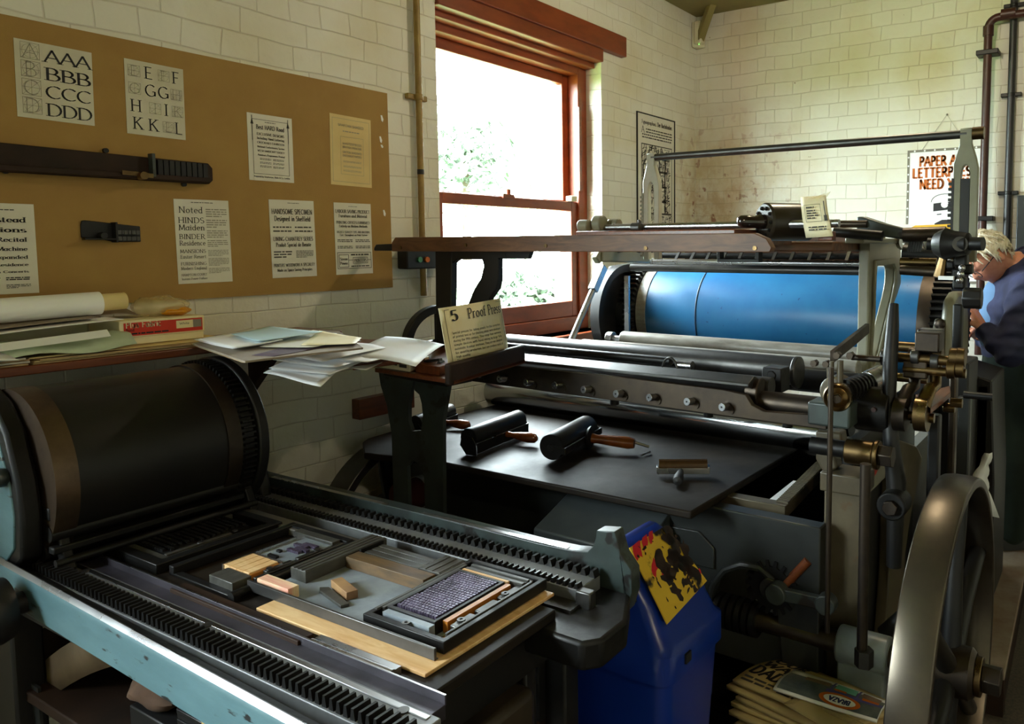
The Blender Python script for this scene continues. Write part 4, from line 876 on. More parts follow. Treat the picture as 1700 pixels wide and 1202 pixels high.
ZB = Z0+.0065
m = MB(); m.prism([(-.3765, -.118), (-.376, -.56), (-.05, -.565), (-.05, -.3), (-.30, -.118)], 'z', Z0, ZB); soloB(m, 'plywood_board', [M_WOOD_L], 'thin pale wooden board under the galley, overhanging the end of the bed', 'board', -.2, -.34, Z0, bevel=.0012)
g = thingB('galley', 'grey zinc galley with a steel edge, lying on the wooden board', 'galley', -.22, -.28, ZB)
MB().box((-.333, -.50, ZB), (-.075, -.06, ZB+.0015)).build('tray_floor', M_PLATE_Z, g)
m = MB(); m.box((-.342, -.545, ZB), (-.337, -.035, ZB+.021)); m.box((-.342, -.545, ZB), (-.333, -.035, ZB+.002)); part(m.build('edge_strip', M_STEEL_D, g, bevel=.001), 'long steel edge')
ZG = ZB+.0016
def piece(name, label, cat, u0, u1, w0, w1, z0, z1, m_, grooves=0, group=None, ends=None):
    mb = MB(); mb.box((u0, w0, z0), (u1, w1, z1))
    if grooves:
        for i in range(grooves):
            if w1-w0 > u1-u0: u = u0+(u1-u0)*(i+.15)/grooves; mb.box((u, w0+.001, z1-.0005), (u+(u1-u0)*.7/grooves, w1-.001, z1+.0012))
            else: w = w0+(w1-w0)*(i+.15)/grooves; mb.box((u0+.001, w, z1-.0005), (u1-.001, w+(w1-w0)*.7/grooves, z1+.0012))
    return soloB(mb, name, m_, label, cat, (u0+u1)/2, (w0+w1)/2, z0, group, bevel=.0008)
piece('furniture_bar', 'dark furniture bar along the far left side of the zinc galley', 'furniture', -.268, -.066, -.112, -.064, ZG, ZG+.024, M_REGLET, 4)
piece('furniture_bar', 'long brown-sided wooden furniture on the far side of the galley', 'furniture', -.178, -.146, -.345, -.118, ZG, ZG+.024, M_WOOD_R if False else mat('inky brown furniture', srgb(112, 84, 52), srgb(70, 58, 42), rough=.5, scale=9, stretch=(8, 1.5, 8)), 0)
piece('furniture_bar', 'grooved grey metal furniture in two rows behind the long wooden furniture', 'furniture', -.140, -.086, -.29, -.125, ZG, ZG+.02, M_REGLET, 3)
piece('furniture_bar', 'short stack of dark furniture at the near end of the grooved metal', 'furniture', -.142, -.070, -.352, -.295, ZG, ZG+.0245, M_REGLET, 3)
piece('furniture_bar', 'small black spacer bars at the far end of the grooved metal', 'furniture', -.142, -.082, -.121, -.114, ZG, ZG+.027, M_IRON_K, 0)
piece('furniture_block', 'pink and cream topped wooden block on the near left edge of the galley', 'furniture', -.332, -.309, -.150, -.052, ZG, ZG+.023, [mat('pink stained wood', srgb(226, 150, 132), srgb(236, 214, 172), rough=.5, scale=14, stretch=(9, .5, 1))], 0)
m = MB(); q = [(-.281, -.172), (-.272, -.16), (-.262, -.175), (-.288, -.268), (-.302, -.262)]; m.prism(q, 'z', ZG, ZG+.006); soloB(m, 'wedge', M_REGLET, 'dark flat pointed wedge lying loose on the galley', 'wedge', -.28, -.22, ZG, bevel=.0008)
m = MB(); m.obox((-.276, -.245, ZG), (.020, -.008, 0), (.022, .075, 0), (0, 0, .016)); soloB(m, 'wood_peg', mat('inky pine', srgb(176, 136, 92), srgb(120, 88, 62), rough=.5), 'short loose wooden peg beside the wedge on the galley', 'wood peg', -.26, -.21, ZG, bevel=.001)
m = MB(); m.box((-.086, -.50, ZB), (-.03, -.292, ZB+.0012)); soloB(m, 'steel_plate', mat('blue-grey sheet steel', (.42, .48, .52), (.30, .34, .37), rough=.35, metal=.5, scale=6), 'thin shiny steel plate beside the far rack', 'plate', -.06, -.4, ZB)

c3 = thingB('chase', 'iron chase holding a purple page of type, on the near end of the board', 'chase', -.19, -.45, ZB)
zc = ZB+.0018
m = MB(); frame_bar(m, -.322, -.048, -.546, -.348, .012, zc, zc+.021); m.build('frame', M_IRON_K, c3, bevel=.0015)
for wa, wb, hh in ((-.532, -.5265, .0225), (-.3595, -.352, .0235)): MB().box((-.3, wa, zc), (-.075, wb, zc+hh)).build('furniture', M_REGLET, c3, bevel=.0008)
m = MB(); m.box((-.283, -.485, zc), (-.108, -.372, zc+.019)); frame_bar(m, -.286, -.105, -.488, -.369, .007, zc, zc+.0245); m.build('type_tray', M_IRON_B, c3, bevel=.0008)
m = MB(); r = random.Random(9)
for i in range(22):
    u = -.272+i*.00725; w = -.477
    while w < -.382: k = r.uniform(.003, .0075); m.box((u, w, zc+.016), (u+.0048, min(w+k, -.380), zc+.0255)); w += k+.0018
o_ = part(m.build('page_of_type', M_LEAD, c3, smooth=0), 'page of purple stained metal type')
m = MB(); m.box((-.27, -.502, zc), (-.104, -.491, zc+.0215)); part(m.build('wood_strip', M_WOOD_O, c3), 'orange wood strip')
m = MB(); m.box((-.100, -.49, zc), (-.094, -.372, zc+.0225)); part(m.build('wood_strip', M_WOOD_L, c3), 'pale wood strip')
m = MB(); m.box((-.301, -.49, zc), (-.288, -.375, zc+.022)); part(m.build('lead_slug', M_PLATE_Z, c3), 'bright metal slug')
for ua, ub, hh in ((-.092, -.084, .022), (-.083, -.076, .0195), (-.0755, -.068, .0225)): m = MB(); m.box((ua, -.52, zc), (ub, -.372, zc+hh)); m.build('furniture', M_REGLET, c3, bevel=.0008)
m = MB(); m.box((-.29, -.367, zc), (-.08, -.360, zc+.023)); m.box((-.29, -.3589, zc), (-.08, -.3545, zc+.022)); m.build('side_stick', M_REGLET, c3)
m = MB()
for u in (-.27, -.21, -.15, -.1): m.box((u, -.524, zc), (u+.05, -.5075, zc+.018))
m.build('quoin_bar', M_STEEL_D, c3, bevel=.002)
for u, w in ((-.25, -.515), (-.135, -.515), (-.306, -.44)): MB().lathe([(.003, 0), (.0075, 0), (.0075, .003), (.003, .003)], (u, w, zc+.0185), (0, 0, 1), 14, True).build('quoin', M_STEEL_D, c3)

m = MB(); m.box((-.417, -.30, BZ-.004), (-.386, .10, BZ+.010)); soloB(m, 'wooden_batten', M_WOOD_K, 'dark worn batten along the near edge of the bed, left of the steel rod', 'batten', -.4, -.1, BZ-.004, bevel=.001)
m = MB(); m.cyl((-.401, -.515, BZ+.007), (-.404, -.318, BZ+.007), .0072, seg=18); m.box((-.396, -.515, BZ-.004), (-.384, -.318, BZ+.012)); soloB(m, 'steel_rod', M_STEEL, 'shiny steel rod on the near edge of the bed, in front of the board', 'rod', -.4, -.41, BZ)

# ---- things stowed on the shelf under the press
def under(px, py, u=-.47): p = UBu(px, py, u); return p
a = under(0, 1085); b = under(76, 1066); c = under(76, 1240)
m = MB(); m.obox((-.49, a.y+.25, c.z), (.0, b.y-a.y-.25, 0), (.006, 0, 0), (0, 0, a.z-c.z)); soloB(m, 'card_sheet', M_PAINT_D, 'grey card stood on edge under the press, at the left edge', 'card', -.49, a.y, c.z)
m = MB(); g0 = []
for i in range(9):
    t_ = i/8; px = 65+(200-65)*t_; top = 1105-62*math.sin(t_*PI*.62)+22*t_*t_; bot = 1172-70*t_-10*math.sin(t_*PI)
    for py in (top, bot): g0.append(under(px, py, -.46))
m.add(g0, [(2*i, 2*i+1, 2*i+3, 2*i+2) for i in range(8)]); soloB(m, 'curled_card', M_BUFF_D, 'buff sheet of card curling over under the teal rail', 'card', -.46, g0[0].y, .52, solid=.002)
def rag(px, py, r, sc, mt, label, u=-.44, sd=1):
    p = under(px, py, u); m = MB(); m.sphere((0, 0, 0), r, 20, sc); rr = random.Random(sd)
    m.v = [v*(1+.16*math.sin(v.x*90+sd)+.14*math.sin(v.y*70+v.z*110)) for v in m.v]; m.v = [v+V((u, p.y, p.z)) for v in m.v]
    soloB(m, 'crumpled_rag', mt, label, 'rag', u, p.y, p.z-r*sc[2])
rag(248, 1150, .055, (.6, 1.2, .42), mat('rust-coloured cloth', srgb(84, 58, 38), srgb(62, 42, 28), rough=.9), 'rust coloured rag in the dark under the press', sd=1)
rag(388, 1190, .05, (.7, 1.1, .5), mat('pale yellow cloth', srgb(170, 146, 88), srgb(140, 116, 66), rough=.9), 'pale yellow rag under the near end of the teal rail', sd=4)
for (pa_, pb_, lab, h) in (((205, 1170), (285, 1235), 'dark metal tray under the rust coloured rag', .05), ((283, 1165), (345, 1235), 'black ribbed box between the two rags under the press', .07)):
    a = under(*pa_); b = under(pb_[0], pa_[1]); m = MB(); m.box((-.46, b.y, a.z-h-.02), (-.30, a.y, a.z-.006))
    if h > .06:
        for k in range(3): m.box((-.463, b.y+.004, a.z-.025-.02*k), (-.46, a.y-.004, a.z-.016-.02*k))
    soloB(m, 'storage_tray' if h < .06 else 'ribbed_box', M_IRON_B, lab, 'box', -.4, (a.y+b.y)/2, a.z-h-.02, bevel=.003)
# ------------------------------------------------------------------ wall shelf, tray and the papers on them
SH = 1.222
t = thing('wall_shelf', 'long red-brown wooden shelf under the notice board', 'shelf', (-3.6, -.12, SH-.02))
MB().box((-4.9, -.25, SH-.022), (-2.92, -.001, SH)).build('shelf_board', M_WOOD_R, t, bevel=.003)
for x in (-4.2, -3.1): MB().prism([(-.001, SH-.022), (-.20, SH-.022), (-.001, SH-.2)], 'x', x, x+.025).build('shelf_bracket', M_WOOD_K, t)

def sheet(name, label, px, z, m, lift=(0, 0, 0, 0), curl=0, cat='paper', group=None, thick=.0006, wave=0, sd=0):
    """loose sheet: four corner pixels on the height z, corner lifts, bowed by curl"""
    c = [U(*p, z=z+l) for p, l in zip(px, lift)]; m_ = MB(); n = 8; rr = random.Random(sd)
    ph = rr.uniform(0, 6)
    for i in range(n+1):
        for j in range(n+1):
            a, b = i/n, j/n; p = c[0]*(1-a)*(1-b)+c[1]*a*(1-b)+c[2]*a*b+c[3]*(1-a)*b
            p.z += curl*(4*(a-.5)**2*.5+4*(b-.5)**2*.5)+wave*math.sin(a*5+ph)*math.sin(b*4+ph); m_.v.append(p)
    for i in range(n):
        for j in range(n): m_.f.append((i*(n+1)+j, (i+1)*(n+1)+j, (i+1)*(n+1)+j+1, i*(n+1)+j+1)); m_.m.append(0)
    o = m_.build(name, m, smooth=60); s = o.modifiers.new('solid', 'SOLIDIFY'); s.thickness = thick; s.offset = 1
    return tag(o, label, cat, group)
def slab_px(name, label, px, z0, z1, m, cat, bevel=.001, group=None):
    q = [U(*p, z=z1) for p in px]; return tag(MB().prism([(p.x, p.y) for p in q], 'z', z0, z1).build(name, m, bevel=bevel), label, cat, group)

# left end of the shelf
def shelf_pile(label, x0, x1, y0, y1, z0, z1, m, name='paper_stack', n=4, cat='paper', sd=1):
    t = thing(name, label, cat, ((x0+x1)/2, (y0+y1)/2, z0)); r = random.Random(sd); h = (z1-z0)/n
    for i in range(n):
        a = r.uniform(-.012, .012); b = r.uniform(-.012, .012)
        MB().box((x0+a, y0+b, z0+i*h), (x1+b, y1, z0+(i+.8)*h)).build('sheet', m[i % len(m)], t, smooth=0)
    return t
shelf_pile('low stack of buff card under the red paper box', -3.75, -3.30, -.245, -.03, SH+.0005, SH+.018, [M_KRAFT, M_CREAM], sd=3)
shelf_pile('low stack of buff card at the left end of the shelf', -4.35, -3.77, -.245, -.03, SH+.0005, SH+.02, [M_KRAFT, M_PAPER], sd=5)
t = thing('wrapped_parcel', 'flat parcel in crumpled pale green paper, left of the red box', 'parcel', (-3.75, -.15, SH+.02))
m = MB(); n = 16; rr = random.Random(2)
for i in range(n+1):
    for j in range(7):
        a, b = i/n, j/6; x = -4.02+.48*a; y = -.262+.19*b
        m.v.append(V((x, y, SH+.023+.035*math.sin(PI*min(1, b*1.15))**.6*(1-.25*a)+.006*math.sin(a*14+b*5)+.01*(a > .9)*math.sin(b*6))))
for i in range(n):
    for j in range(6): m.f.append((i*7+j, (i+1)*7+j, (i+1)*7+j+1, i*7+j+1)); m.m.append(0)
m.build('green_wrapping', M_LGREEN, t, smooth=40, solid=.0015)
m = MB()
for i in range(9):
    for dy, dz in ((0, 0), (.02, .016)):
        a = i/8; m.v.append(V((-3.98+.38*a, -.266+dy, SH+.034+dz+.02*a-.0*dz)))
for i in range(8): m.f.append((2*i, 2*i+2, 2*i+3, 2*i+1)); m.m.append(0)
part(m.build('white_edge', M_PAPER_W, t, smooth=0, solid=.001), 'white folded edge')
def tilt_sheet(name, label, pts, m, cat='paper'):
    mm = MB(); n = 8
    for i in range(n+1):
        for j in range(n+1):
            a, b = i/n, j/n; p = V(pts[0])*(1-a)*(1-b)+V(pts[1])*a*(1-b)+V(pts[2])*a*b+V(pts[3])*(1-a)*b; p.z += .012*math.sin(a*PI)*.6; mm.v.append(p)
    for i in range(n):
        for j in range(n): mm.f.append((i*(n+1)+j, (i+1)*(n+1)+j, (i+1)*(n+1)+j+1, i*(n+1)+j+1)); mm.m.append(0)
    return tag(mm.build(name, m, smooth=60, solid=.0012), label, cat)
tilt_sheet('loose_sheet', 'white sheet sloping up to the red box under the paper roll', [(-4.1, -.25, SH+.052), (-3.56, -.245, SH+.093), (-3.56, -.05, SH+.096), (-4.1, -.05, SH+.06)], M_PAPER_W)
tilt_sheet('loose_sheet', 'brown grey sheet sloping up under the paper roll, on the white sheet', [(-4.1, -.235, SH+.060), (-3.60, -.215, SH+.1), (-3.60, -.04, SH+.102), (-4.1, -.04, SH+.068)], M_GREYB)
tilt_sheet('loose_sheet', 'white sheet poking out at the left edge over the shelf front', [(-4.05, -.33, SH+.03), (-3.80, -.30, SH+.022), (-3.83, -.2, SH+.05), (-4.05, -.2, SH+.05)], M_PAPER_W)
ax0, ax1 = V((-4.25, -.15, 1.338)), V((-3.575, -.15, 1.354))
tag(MB().lathe([(.024, 0), (.030, 0), (.030, .675), (.024, .675)], ax0, ax1-ax0, 36, True).build('paper_roll', M_PAPER_W, smooth=50), 'thick roll of white paper lying on the pile at the left end of the shelf', 'paper roll')
d = (ax1-ax0).normalized(); c = ax0+d*.62
tag(MB().lathe([(.018, 0), (.0225, 0), (.0225, .115), (.018, .115)], c+V((0, 0, .001)), d, 32, True).build('paper_roll', M_CREAM, smooth=50), 'yellowed roll sticking out of the end of the white paper roll', 'paper roll')
# the red paper box
bx0, bx1, by0, by1, bz0, bz1 = -3.553, -3.340, -.205, -.03, SH+.0185, SH+.084
t = thing('paper_box', 'cream cardboard paper box with a red label lettered Plus Fabric', 'box', ((bx0+bx1)/2, -.11, bz0))
MB().box((bx0, by0+.003, bz0), (bx1, by1, bz0+.03)).build('box_base', M_CARD_T, t, bevel=.002)
lid = MB().box((bx0-.002, by0, bz0+.02), (bx1+.002, by1+.002, bz1)).build('box_lid', M_CARD_T, t, bevel=.002)
k = Ink((bx0, by0, bz0), (1, 0, 0), (0, 0, 1)); w, h = bx1-bx0, bz1-bz0
k.rect(.008, .024, w-.004, h-.006); lb = k.build('red_label', M_RED, lid)
k = Ink((bx0, by0, bz0), (1, 0, 0), (0, 0, 1), .0012); k.text('Plus Fabric', .013, .046, .0155, dict(SANS, thick=.17, thin=.15), al='l', fit=.086); k.build('white_lettering', M_CARD_T, lb); k = Ink((bx0, by0, bz0), (1, 0, 0), (0, 0, 1), .0012); k.rect(w*.65, .034, w*.86, h-.01); k.build('white_panel', M_CARD_T, lb)
k = Ink((bx0, by0, bz0), (1, 0, 0), (0, 0, 1), .0012); k.text('Bond', .013, .0365, .0075, SANS, al='l'); k.greek(.013, .027, .12, .033, 1, .7); k.build('small_black_lettering', M_INK, lb)
k = Ink((bx0, by0, bz0), (1, 0, 0), (0, 0, 1), .0014); k.rect(w*.86, .034, w*.965, h-.01); k.text('White', w*.75, .044, .006, SANS, fit=w*.12); k.build('grey_panel', M_INK_G, lb)
k = Ink((bx0, by1, bz0), (0, -1, 0), (0, 0, 1)); k.rect(.012, .024, by1-by0-.006, h-.006); k.build('side_label', M_RED, lid)
t = thing('rubber_band_bag', 'clear plastic bag with a clump of orange-yellow bands, on the red box', 'bag', (-3.42, -.12, bz1))
m = MB(); m.sphere((0, 0, 0), .03, 18, (1.3, .9, .42)); m.v = [v*(1+.1*math.sin(v.x*160)+.08*math.cos(v.y*190)) for v in m.v]; m.v = [v+V((-3.385, -.15, bz1+.0135)) for v in m.v]
part(m.build('yellow_bands', mat('amber rubber bands', srgb(232, 164, 30), srgb(214, 140, 20), rough=.3, bump=.5, bump_scale=90), t), 'clump of amber yellow bands')
gm = bpy.data.materials.new('clear plastic film'); gm.use_nodes = True; nt = gm.node_tree; nt.nodes.clear()
o_ = nt.nodes.new('ShaderNodeOutputMaterial'); mx = nt.nodes.new('ShaderNodeMixShader'); ta = nt.nodes.new('ShaderNodeBsdfTransparent'); pb_ = nt.nodes.new('ShaderNodeBsdfPrincipled')
pb_.inputs['Base Color'].default_value = (*srgb(226, 206, 150), 1); pb_.inputs['Roughness'].default_value = .18; mx.inputs[0].default_value = .42
nt.links.new(ta.outputs[0], mx.inputs[1]); nt.links.new(pb_.outputs[0], mx.inputs[2]); nt.links.new(mx.outputs[0], o_.inputs[0])
M_FILM = gm
m = MB(); m.sphere((0, 0, 0), .045, 20, (1.55, 1.1, .62)); m.v = [V((v.x, v.y, max(v.z, -.024)))*(1+.13*math.sin(v.x*110+v.y*40)+.08*math.cos(v.y*150)) for v in m.v]; m.v = [v+V((-3.415, -.12, bz1+.028)) for v in m.v]
m.build('plastic_film', M_FILM, t, smooth=60)
tilt_sheet('loose_sheet', 'brown wrapper lying across the back of the red box', [(-3.60, -.15, bz1+.012), (-3.47, -.13, bz1+.006), (-3.46, -.03, bz1+.02), (-3.6, -.03, bz1+.02)], M_GREYB)

# folder of papers on the shelf end and the press guard
FZ = 1.236
t = thing('card_folder', 'buff cardboard folder projecting from the shelf over the geared cylinder end', 'folder', tuple(U(450, 570, z=FZ)))
for k, (dz, dx) in enumerate(((0, 0), (.0075, 3))):
    q = [U(x+dx, y, z=FZ+dz) for x, y in ((317, 573), (404, 603), (436, 599), (600, 580), (560, 552), (440, 545))]
    MB().prism([(p.x, p.y) for p in q], 'z', FZ+dz, FZ+dz+.005).build('cover_board', M_GREYB if k else M_KRAFT, t, bevel=.001)
PZ = FZ+.0135
sheet('loose_sheet', 'white sheet with a printed margin under the pale blue sheet', ((321, 566), (386, 582), (560, 556), (450, 543)), PZ, M_PAPER_W, curl=.004)
sheet('loose_sheet', 'dark-edged card below the white sheets of the folder', ((418, 590), (455, 592), (600, 566), (540, 560)), PZ-.0005, mat('purple grey card', srgb(92, 78, 88), rough=.7), cat='card')
sheet('loose_sheet', 'white printed sheet fanned toward the window at the right of the folder', ((430, 577), (520, 578), (588, 562), (520, 549)), PZ+.003, M_PAPER, curl=.002)
sheet('loose_sheet', 'cream sheet at the far right edge of the folder pile', ((500, 574), (590, 572), (600, 562), (530, 550)), PZ+.0055, M_CARD_T, curl=.002)
s = sheet('loose_sheet', 'white sheet with one corner pointing forward on the folder pile', ((330, 565), (388, 580), (470, 566), (420, 546)), PZ+.009, M_PAPER_W, curl=.003)
sheet('loose_sheet', 'pale blue sheet topmost on the folder pile', ((384, 556), (428, 568), (536, 552), (448, 543)), PZ+.015, M_LBLUE, curl=.002)

# tray on the iron stand with the sign
TZ = 1.135
tc = [U(*p, z=TZ) for p in ((622, 611), (753, 631), (872, 596), (742, 572))]
tA, tB, tC, tD = tc
tray = thing('sign_tray', 'wooden tray with a dark front rail, carried on the iron stand', 'tray', tuple((tA+tC)/2-V((0, 0, .012))))
MB().prism([(p.x, p.y) for p in tc], 'z', TZ-.013, TZ).build('tray_board', M_WOOD_R, tray, bevel=.002)
e = (tC-tB).normalized(); nrm = V((-e.y, e.x, 0))
m = MB(); m.obox(tB-e*.012-nrm*.0+V((0, 0, -.016)), (tC-tB)+e*.012, nrm*.022, (0, 0, .062)); m.build('front_rail', M_WOOD_K, tray, bevel=.006)
m = MB(); m.obox(tC-nrm*.0, nrm*.16, -e*.015, (0, 0, .035)); m.build('end_rail', M_WOOD_K, tray, bevel=.003)
# sign "5 Proof Press"
sa, sb = U(745, 607, z=TZ+.002), U(846, 584, z=TZ+.002)
base = tB+nrm*.030+e*.0; vB = base+e*.01
se = e
# width and lean from the pixels of the upper edge
w_s = .262
up_ = (V((0, 0, 1))+nrm*.16-e*.13).normalized()
sgn = thing('sign_card', 'yellowed sign card headed 5 Proof Press, leaning in the tray', 'sign', tuple(vB+V((0, 0, .002))))
up0 = (V((0, 0, 1))+nrm*.16).normalized(); pn = se.cross(up0)
def on_card(px, py):
    v = FW*FOC+RT*(px-PPX)-UP*(py-PPY); return CAM+v*((vB-CAM).dot(pn)/v.dot(pn))
KTL, KTR, KBR, KBL = on_card(728, 512), on_card(830, 495), on_card(846, 590), on_card(746, 612)
def sp_(a, b): return KBL*(1-a)*(1-b)+KBR*a*(1-b)+KTR*a*b+KTL*(1-a)*b+nrm*(-.010*math.sin(a*PI))
m = MB(); n = 10
for i in range(n+1):
    for j in range(5): m.v.append(sp_(i/n, j/4))
for i in range(n):
    for j in range(4): m.f.append((i*5+j, (i+1)*5+j, (i+1)*5+j+1, i*5+j+1)); m.m.append(0)
cd = m.build('card', M_CARD_T, sgn, smooth=60, solid=.0016)
class BowInk(Ink):
    def P(s, x, y): a = x/w_s; return sp_(a, y/.262)-nrm*.0022
k = BowInk(vB, se, up_); H_ = .262
k.text('5', .046, H_*.765, .044, dict(SERIF, thick=.16, thin=.06), fit=.026); k.text('Proof', .134, H_*.765, .043, dict(SERIF, thick=.13, thin=.05), fit=.076); k.text('Press', .217, H_*.765, .043, dict(SERIF, thick=.13, thin=.05), fit=.064)
k.line([(.014, 0), (.014, H_*.955)], .0012); k.line([(.014, H_*.955), (.252, H_*.955)], .0012); k.line([(.252, H_*.955), (.252, .01)], .0012)
k.build('heading', M_INK, sgn)
k = BowInk(vB, se, up_)
for i, tx in enumerate(('Special presses for taking proofs for the correction', 'of printed text or for checking plates were developed', 'during the 19th century. They range from extremely', 'simple devices with hand inking to large fully', 'automatic 4-colour machines. They are not designed', 'for quantity production, but can produce work of', 'high quality', "The Museum's example was made by Dobson and", 'Barlow in Bolton about 1930')):
    f = .205 if len(tx) > 40 else .16 if len(tx) > 20 else .05
    k.text(tx, .028, H_*(.55-.066*i), .010, dict(BOOK, thick=.13, thin=.09, serif=0), al='l', fit=f)
k.build('body_text', M_INK_S, sgn)
# small things on the tray and the heap of loose sheets
ca, cb_ = U(625, 611, z=TZ+.002), U(692, 611, z=TZ+.002)
ew = (tB-tA).normalized(); ed = (tD-tA).normalized()
t = thing('card_box', 'shallow cream cardboard box under the heap of sheets on the tray', 'box', tuple(tA+ew*.07+ed*.06+V((0, 0, .001))))
o = tA+ew*.012+ed*.012+V((0, 0, .001)); MB().obox(o, ew*.15, ed*.13, (0, 0, .028)).build('box_body', M_CARD_T, t, bevel=.002)
k = Ink(o, ew, (0, 0, 1)); k.greek(.02, .012, .09, .02, 1, .6); k.rect(.10, .010, .135, .02); k.build('printed_lettering', M_INK_S, t)
o = tA+ew*.18+ed*.02+V((0, 0, .001)); tag(MB().obox(o, ew*.11, ed*.16, (0, 0, .026)).build('wooden_block', M_WOOD_R, bevel=.002), 'brown wooden block on the tray beside the sign card', 'block')
m = MB(); o = tA+ew*.2+ed*.06+V((0, 0, .028)); m.bar(o, o+ew*.07+V((0, 0, .012)), .012, .008); m.cyl(o+ew*.06, o+ew*.06+ed*.03, .006, seg=10); tag(m.build('steel_clip', M_STEEL_D, bevel=.001), 'small grey metal clip on the wooden block by the sign card', 'clip')
HZ = TZ+.030
G = None
sheet('loose_sheet', 'lowest white sheet of the heap, its corner hanging lowest to the left', ((437, 618), (532, 639), (572, 605), (480, 600)), HZ+.012, M_PAPER_W, curl=-.004, wave=.003, sd=1)
sheet('loose_sheet', 'second white sheet of the heap with a wavy left edge', ((446, 610), (548, 621), (620, 590), (500, 585)), HZ+.020, M_PAPER_W, curl=-.003, wave=.003, sd=2)
sheet('loose_sheet', 'white sheet in the middle of the heap with a bluish left corner', ((450, 600), (560, 612), (640, 585), (510, 575)), HZ+.028, M_PAPER_W, curl=.003, wave=.002, sd=3)
sheet('loose_sheet', 'cream white sheet dipping toward the tray front below the heap', ((570, 610), (608, 616), (640, 600), (590, 590)), HZ+.010, M_PAPER, curl=.002, sd=4)
sheet('loose_sheet', 'white sheet with black specks in the middle of the heap', ((470, 590), (610, 602), (690, 580), (540, 568)), HZ+.034, M_PAPER_W, curl=.002, wave=.003, sd=5)
sheet('loose_sheet', 'wide white sheet topmost on the left of the heap', ((456, 584), (535, 599), (640, 575), (590, 566)), HZ+.046, M_PAPER_W, curl=-.004, wave=.002, sd=6)
sheet('loose_sheet', 'large white sheet bowed over the cream box, next to the sign card', ((578, 585), (690, 601), (738, 566), (640, 553)), HZ+.040, M_PAPER_W, curl=-.012, sd=7)
q = [U(*p, z=1.19) for p in ((560, 556), (705, 560), (705, 585), (585, 600))]
tag(MB().prism([(p.x, p.y) for p in q], 'z', 1.165, 1.178).build('bridging_board', M_WOOD_R, bevel=.003), 'red-brown board under the papers, behind the heap of white sheets', 'board')
# ------------------------------------------------------------------ the big flatbed proofing press
pa = thing('cylinder_press', 'large iron flatbed press with a blue blanket cylinder and a flywheel, below the window', 'printing press', (-2.1, -1.0, 0))
def D_(d): return CAM.x+d
# bed body
XF = -2.66
pa_arch = [U(x, y, x=XF) for x, y in ((1178, 1000), (1186, 968), (1205, 945), (1232, 937), (1262, 942), (1285, 962))]
poly = [(-.16, .03), (-.16, .74), (-1.78, .74), (-1.78, .0)] + [(-1.72, .0)] + [(p.y, p.z) for p in reversed(pa_arch)] + [(-1.42, .0)] + [(-1.1, .0)] + arc(-.75, .0, .28, .50, 180, 0, 12)[::1]
poly = [(-.16, 0), (-.16, .775), (-1.80, .775), (-1.80, 0), (-1.74, 0)] + [(p.y, p.z) for p in reversed(pa_arch)] + [(-1.47, .2), (-1.2, .2), (-1.2, 0), (-.98, 0)] + [(-.72-.26*math.cos(a), .50*math.sin(a)) for a in [i*PI/12 for i in range(13)]]
MB().prism(poly, 'x', XF, XF+.05).build('front_plate', M_PAINT_D, pa, bevel=.004)
m = MB()
arc_o = [(-.72-.285*math.cos(a), .525*math.sin(a)) for a in [i*PI/16 for i in range(17)]]; arc_i = [(-.72-.255*math.cos(a), .495*math.sin(a)) for a in [i*PI/16 for i in range(17)]]
m.ring(arc_o, arc_i, 'x', XF-.012, XF); m.build('arch_rib', M_PAINT_D, pa, bevel=.003)
q = [(p.y, p.z) for p in pa_arch]; m = MB(); m.tube([(XF-.004, a, b) for a, b in q], .010, 8); m.build('arch_rib', M_PAINT_D, pa)
m = MB(); m.prism([(-1.0, .60), (-1.02, .66), (-1.06, .685), (-1.45, .70), (-1.5, .66), (-1.5, .60)], 'x', XF-.008, XF); m.build('cover_flange', M_PAINT_D, pa, bevel=.003)
for y in (-1.10, -1.38): MB().cyl((XF-.008, y, .668), (XF-.014, y, .666), .011, seg=14).build('cover_bolt', M_IRON_B, pa)
b0, b1 = U(885, 910, D=1.66), U(1000, 942, D=1.66)
m = MB(); m.prism([(D_(1.66), b0.z), (D_(1.66), b0.z+.06), (XF+.01, b0.z+.125), (XF+.01, b0.z)], 'y', b0.y, b1.y-.12); part(m.build('motor_cover', mat('grey sheet cover', srgb(82, 87, 87), srgb(70, 75, 76), rough=.4), pa, bevel=.006), 'grey sheet metal cover box')
MB().box((XF+.05, -.2, .0), (-1.9, -.16, .775)).build('end_plate', M_PAINT_D, pa)
MB().box((XF+.05, -1.80, .1), (-1.2, -1.76, .74)).build('end_plate', M_PAINT_D, pa)
MB().box((XF+.3, -1.76, .0), (-1.2, -.2, .12)).build('base_casting', M_IRON_B, pa)
MB().box((-1.95, -1.76, .1), (-1.9, -.2, .8)).build('inner_wall', M_IRON_B, pa)
MB().box((XF+.22, -1.76, .22), (XF+.42, -1.36, .54)).build('lit_floor_block', mat('pale lit-floor grey', srgb(170, 172, 170), rough=.5), pa)  # pale block stands in for the lit floor beyond the arch
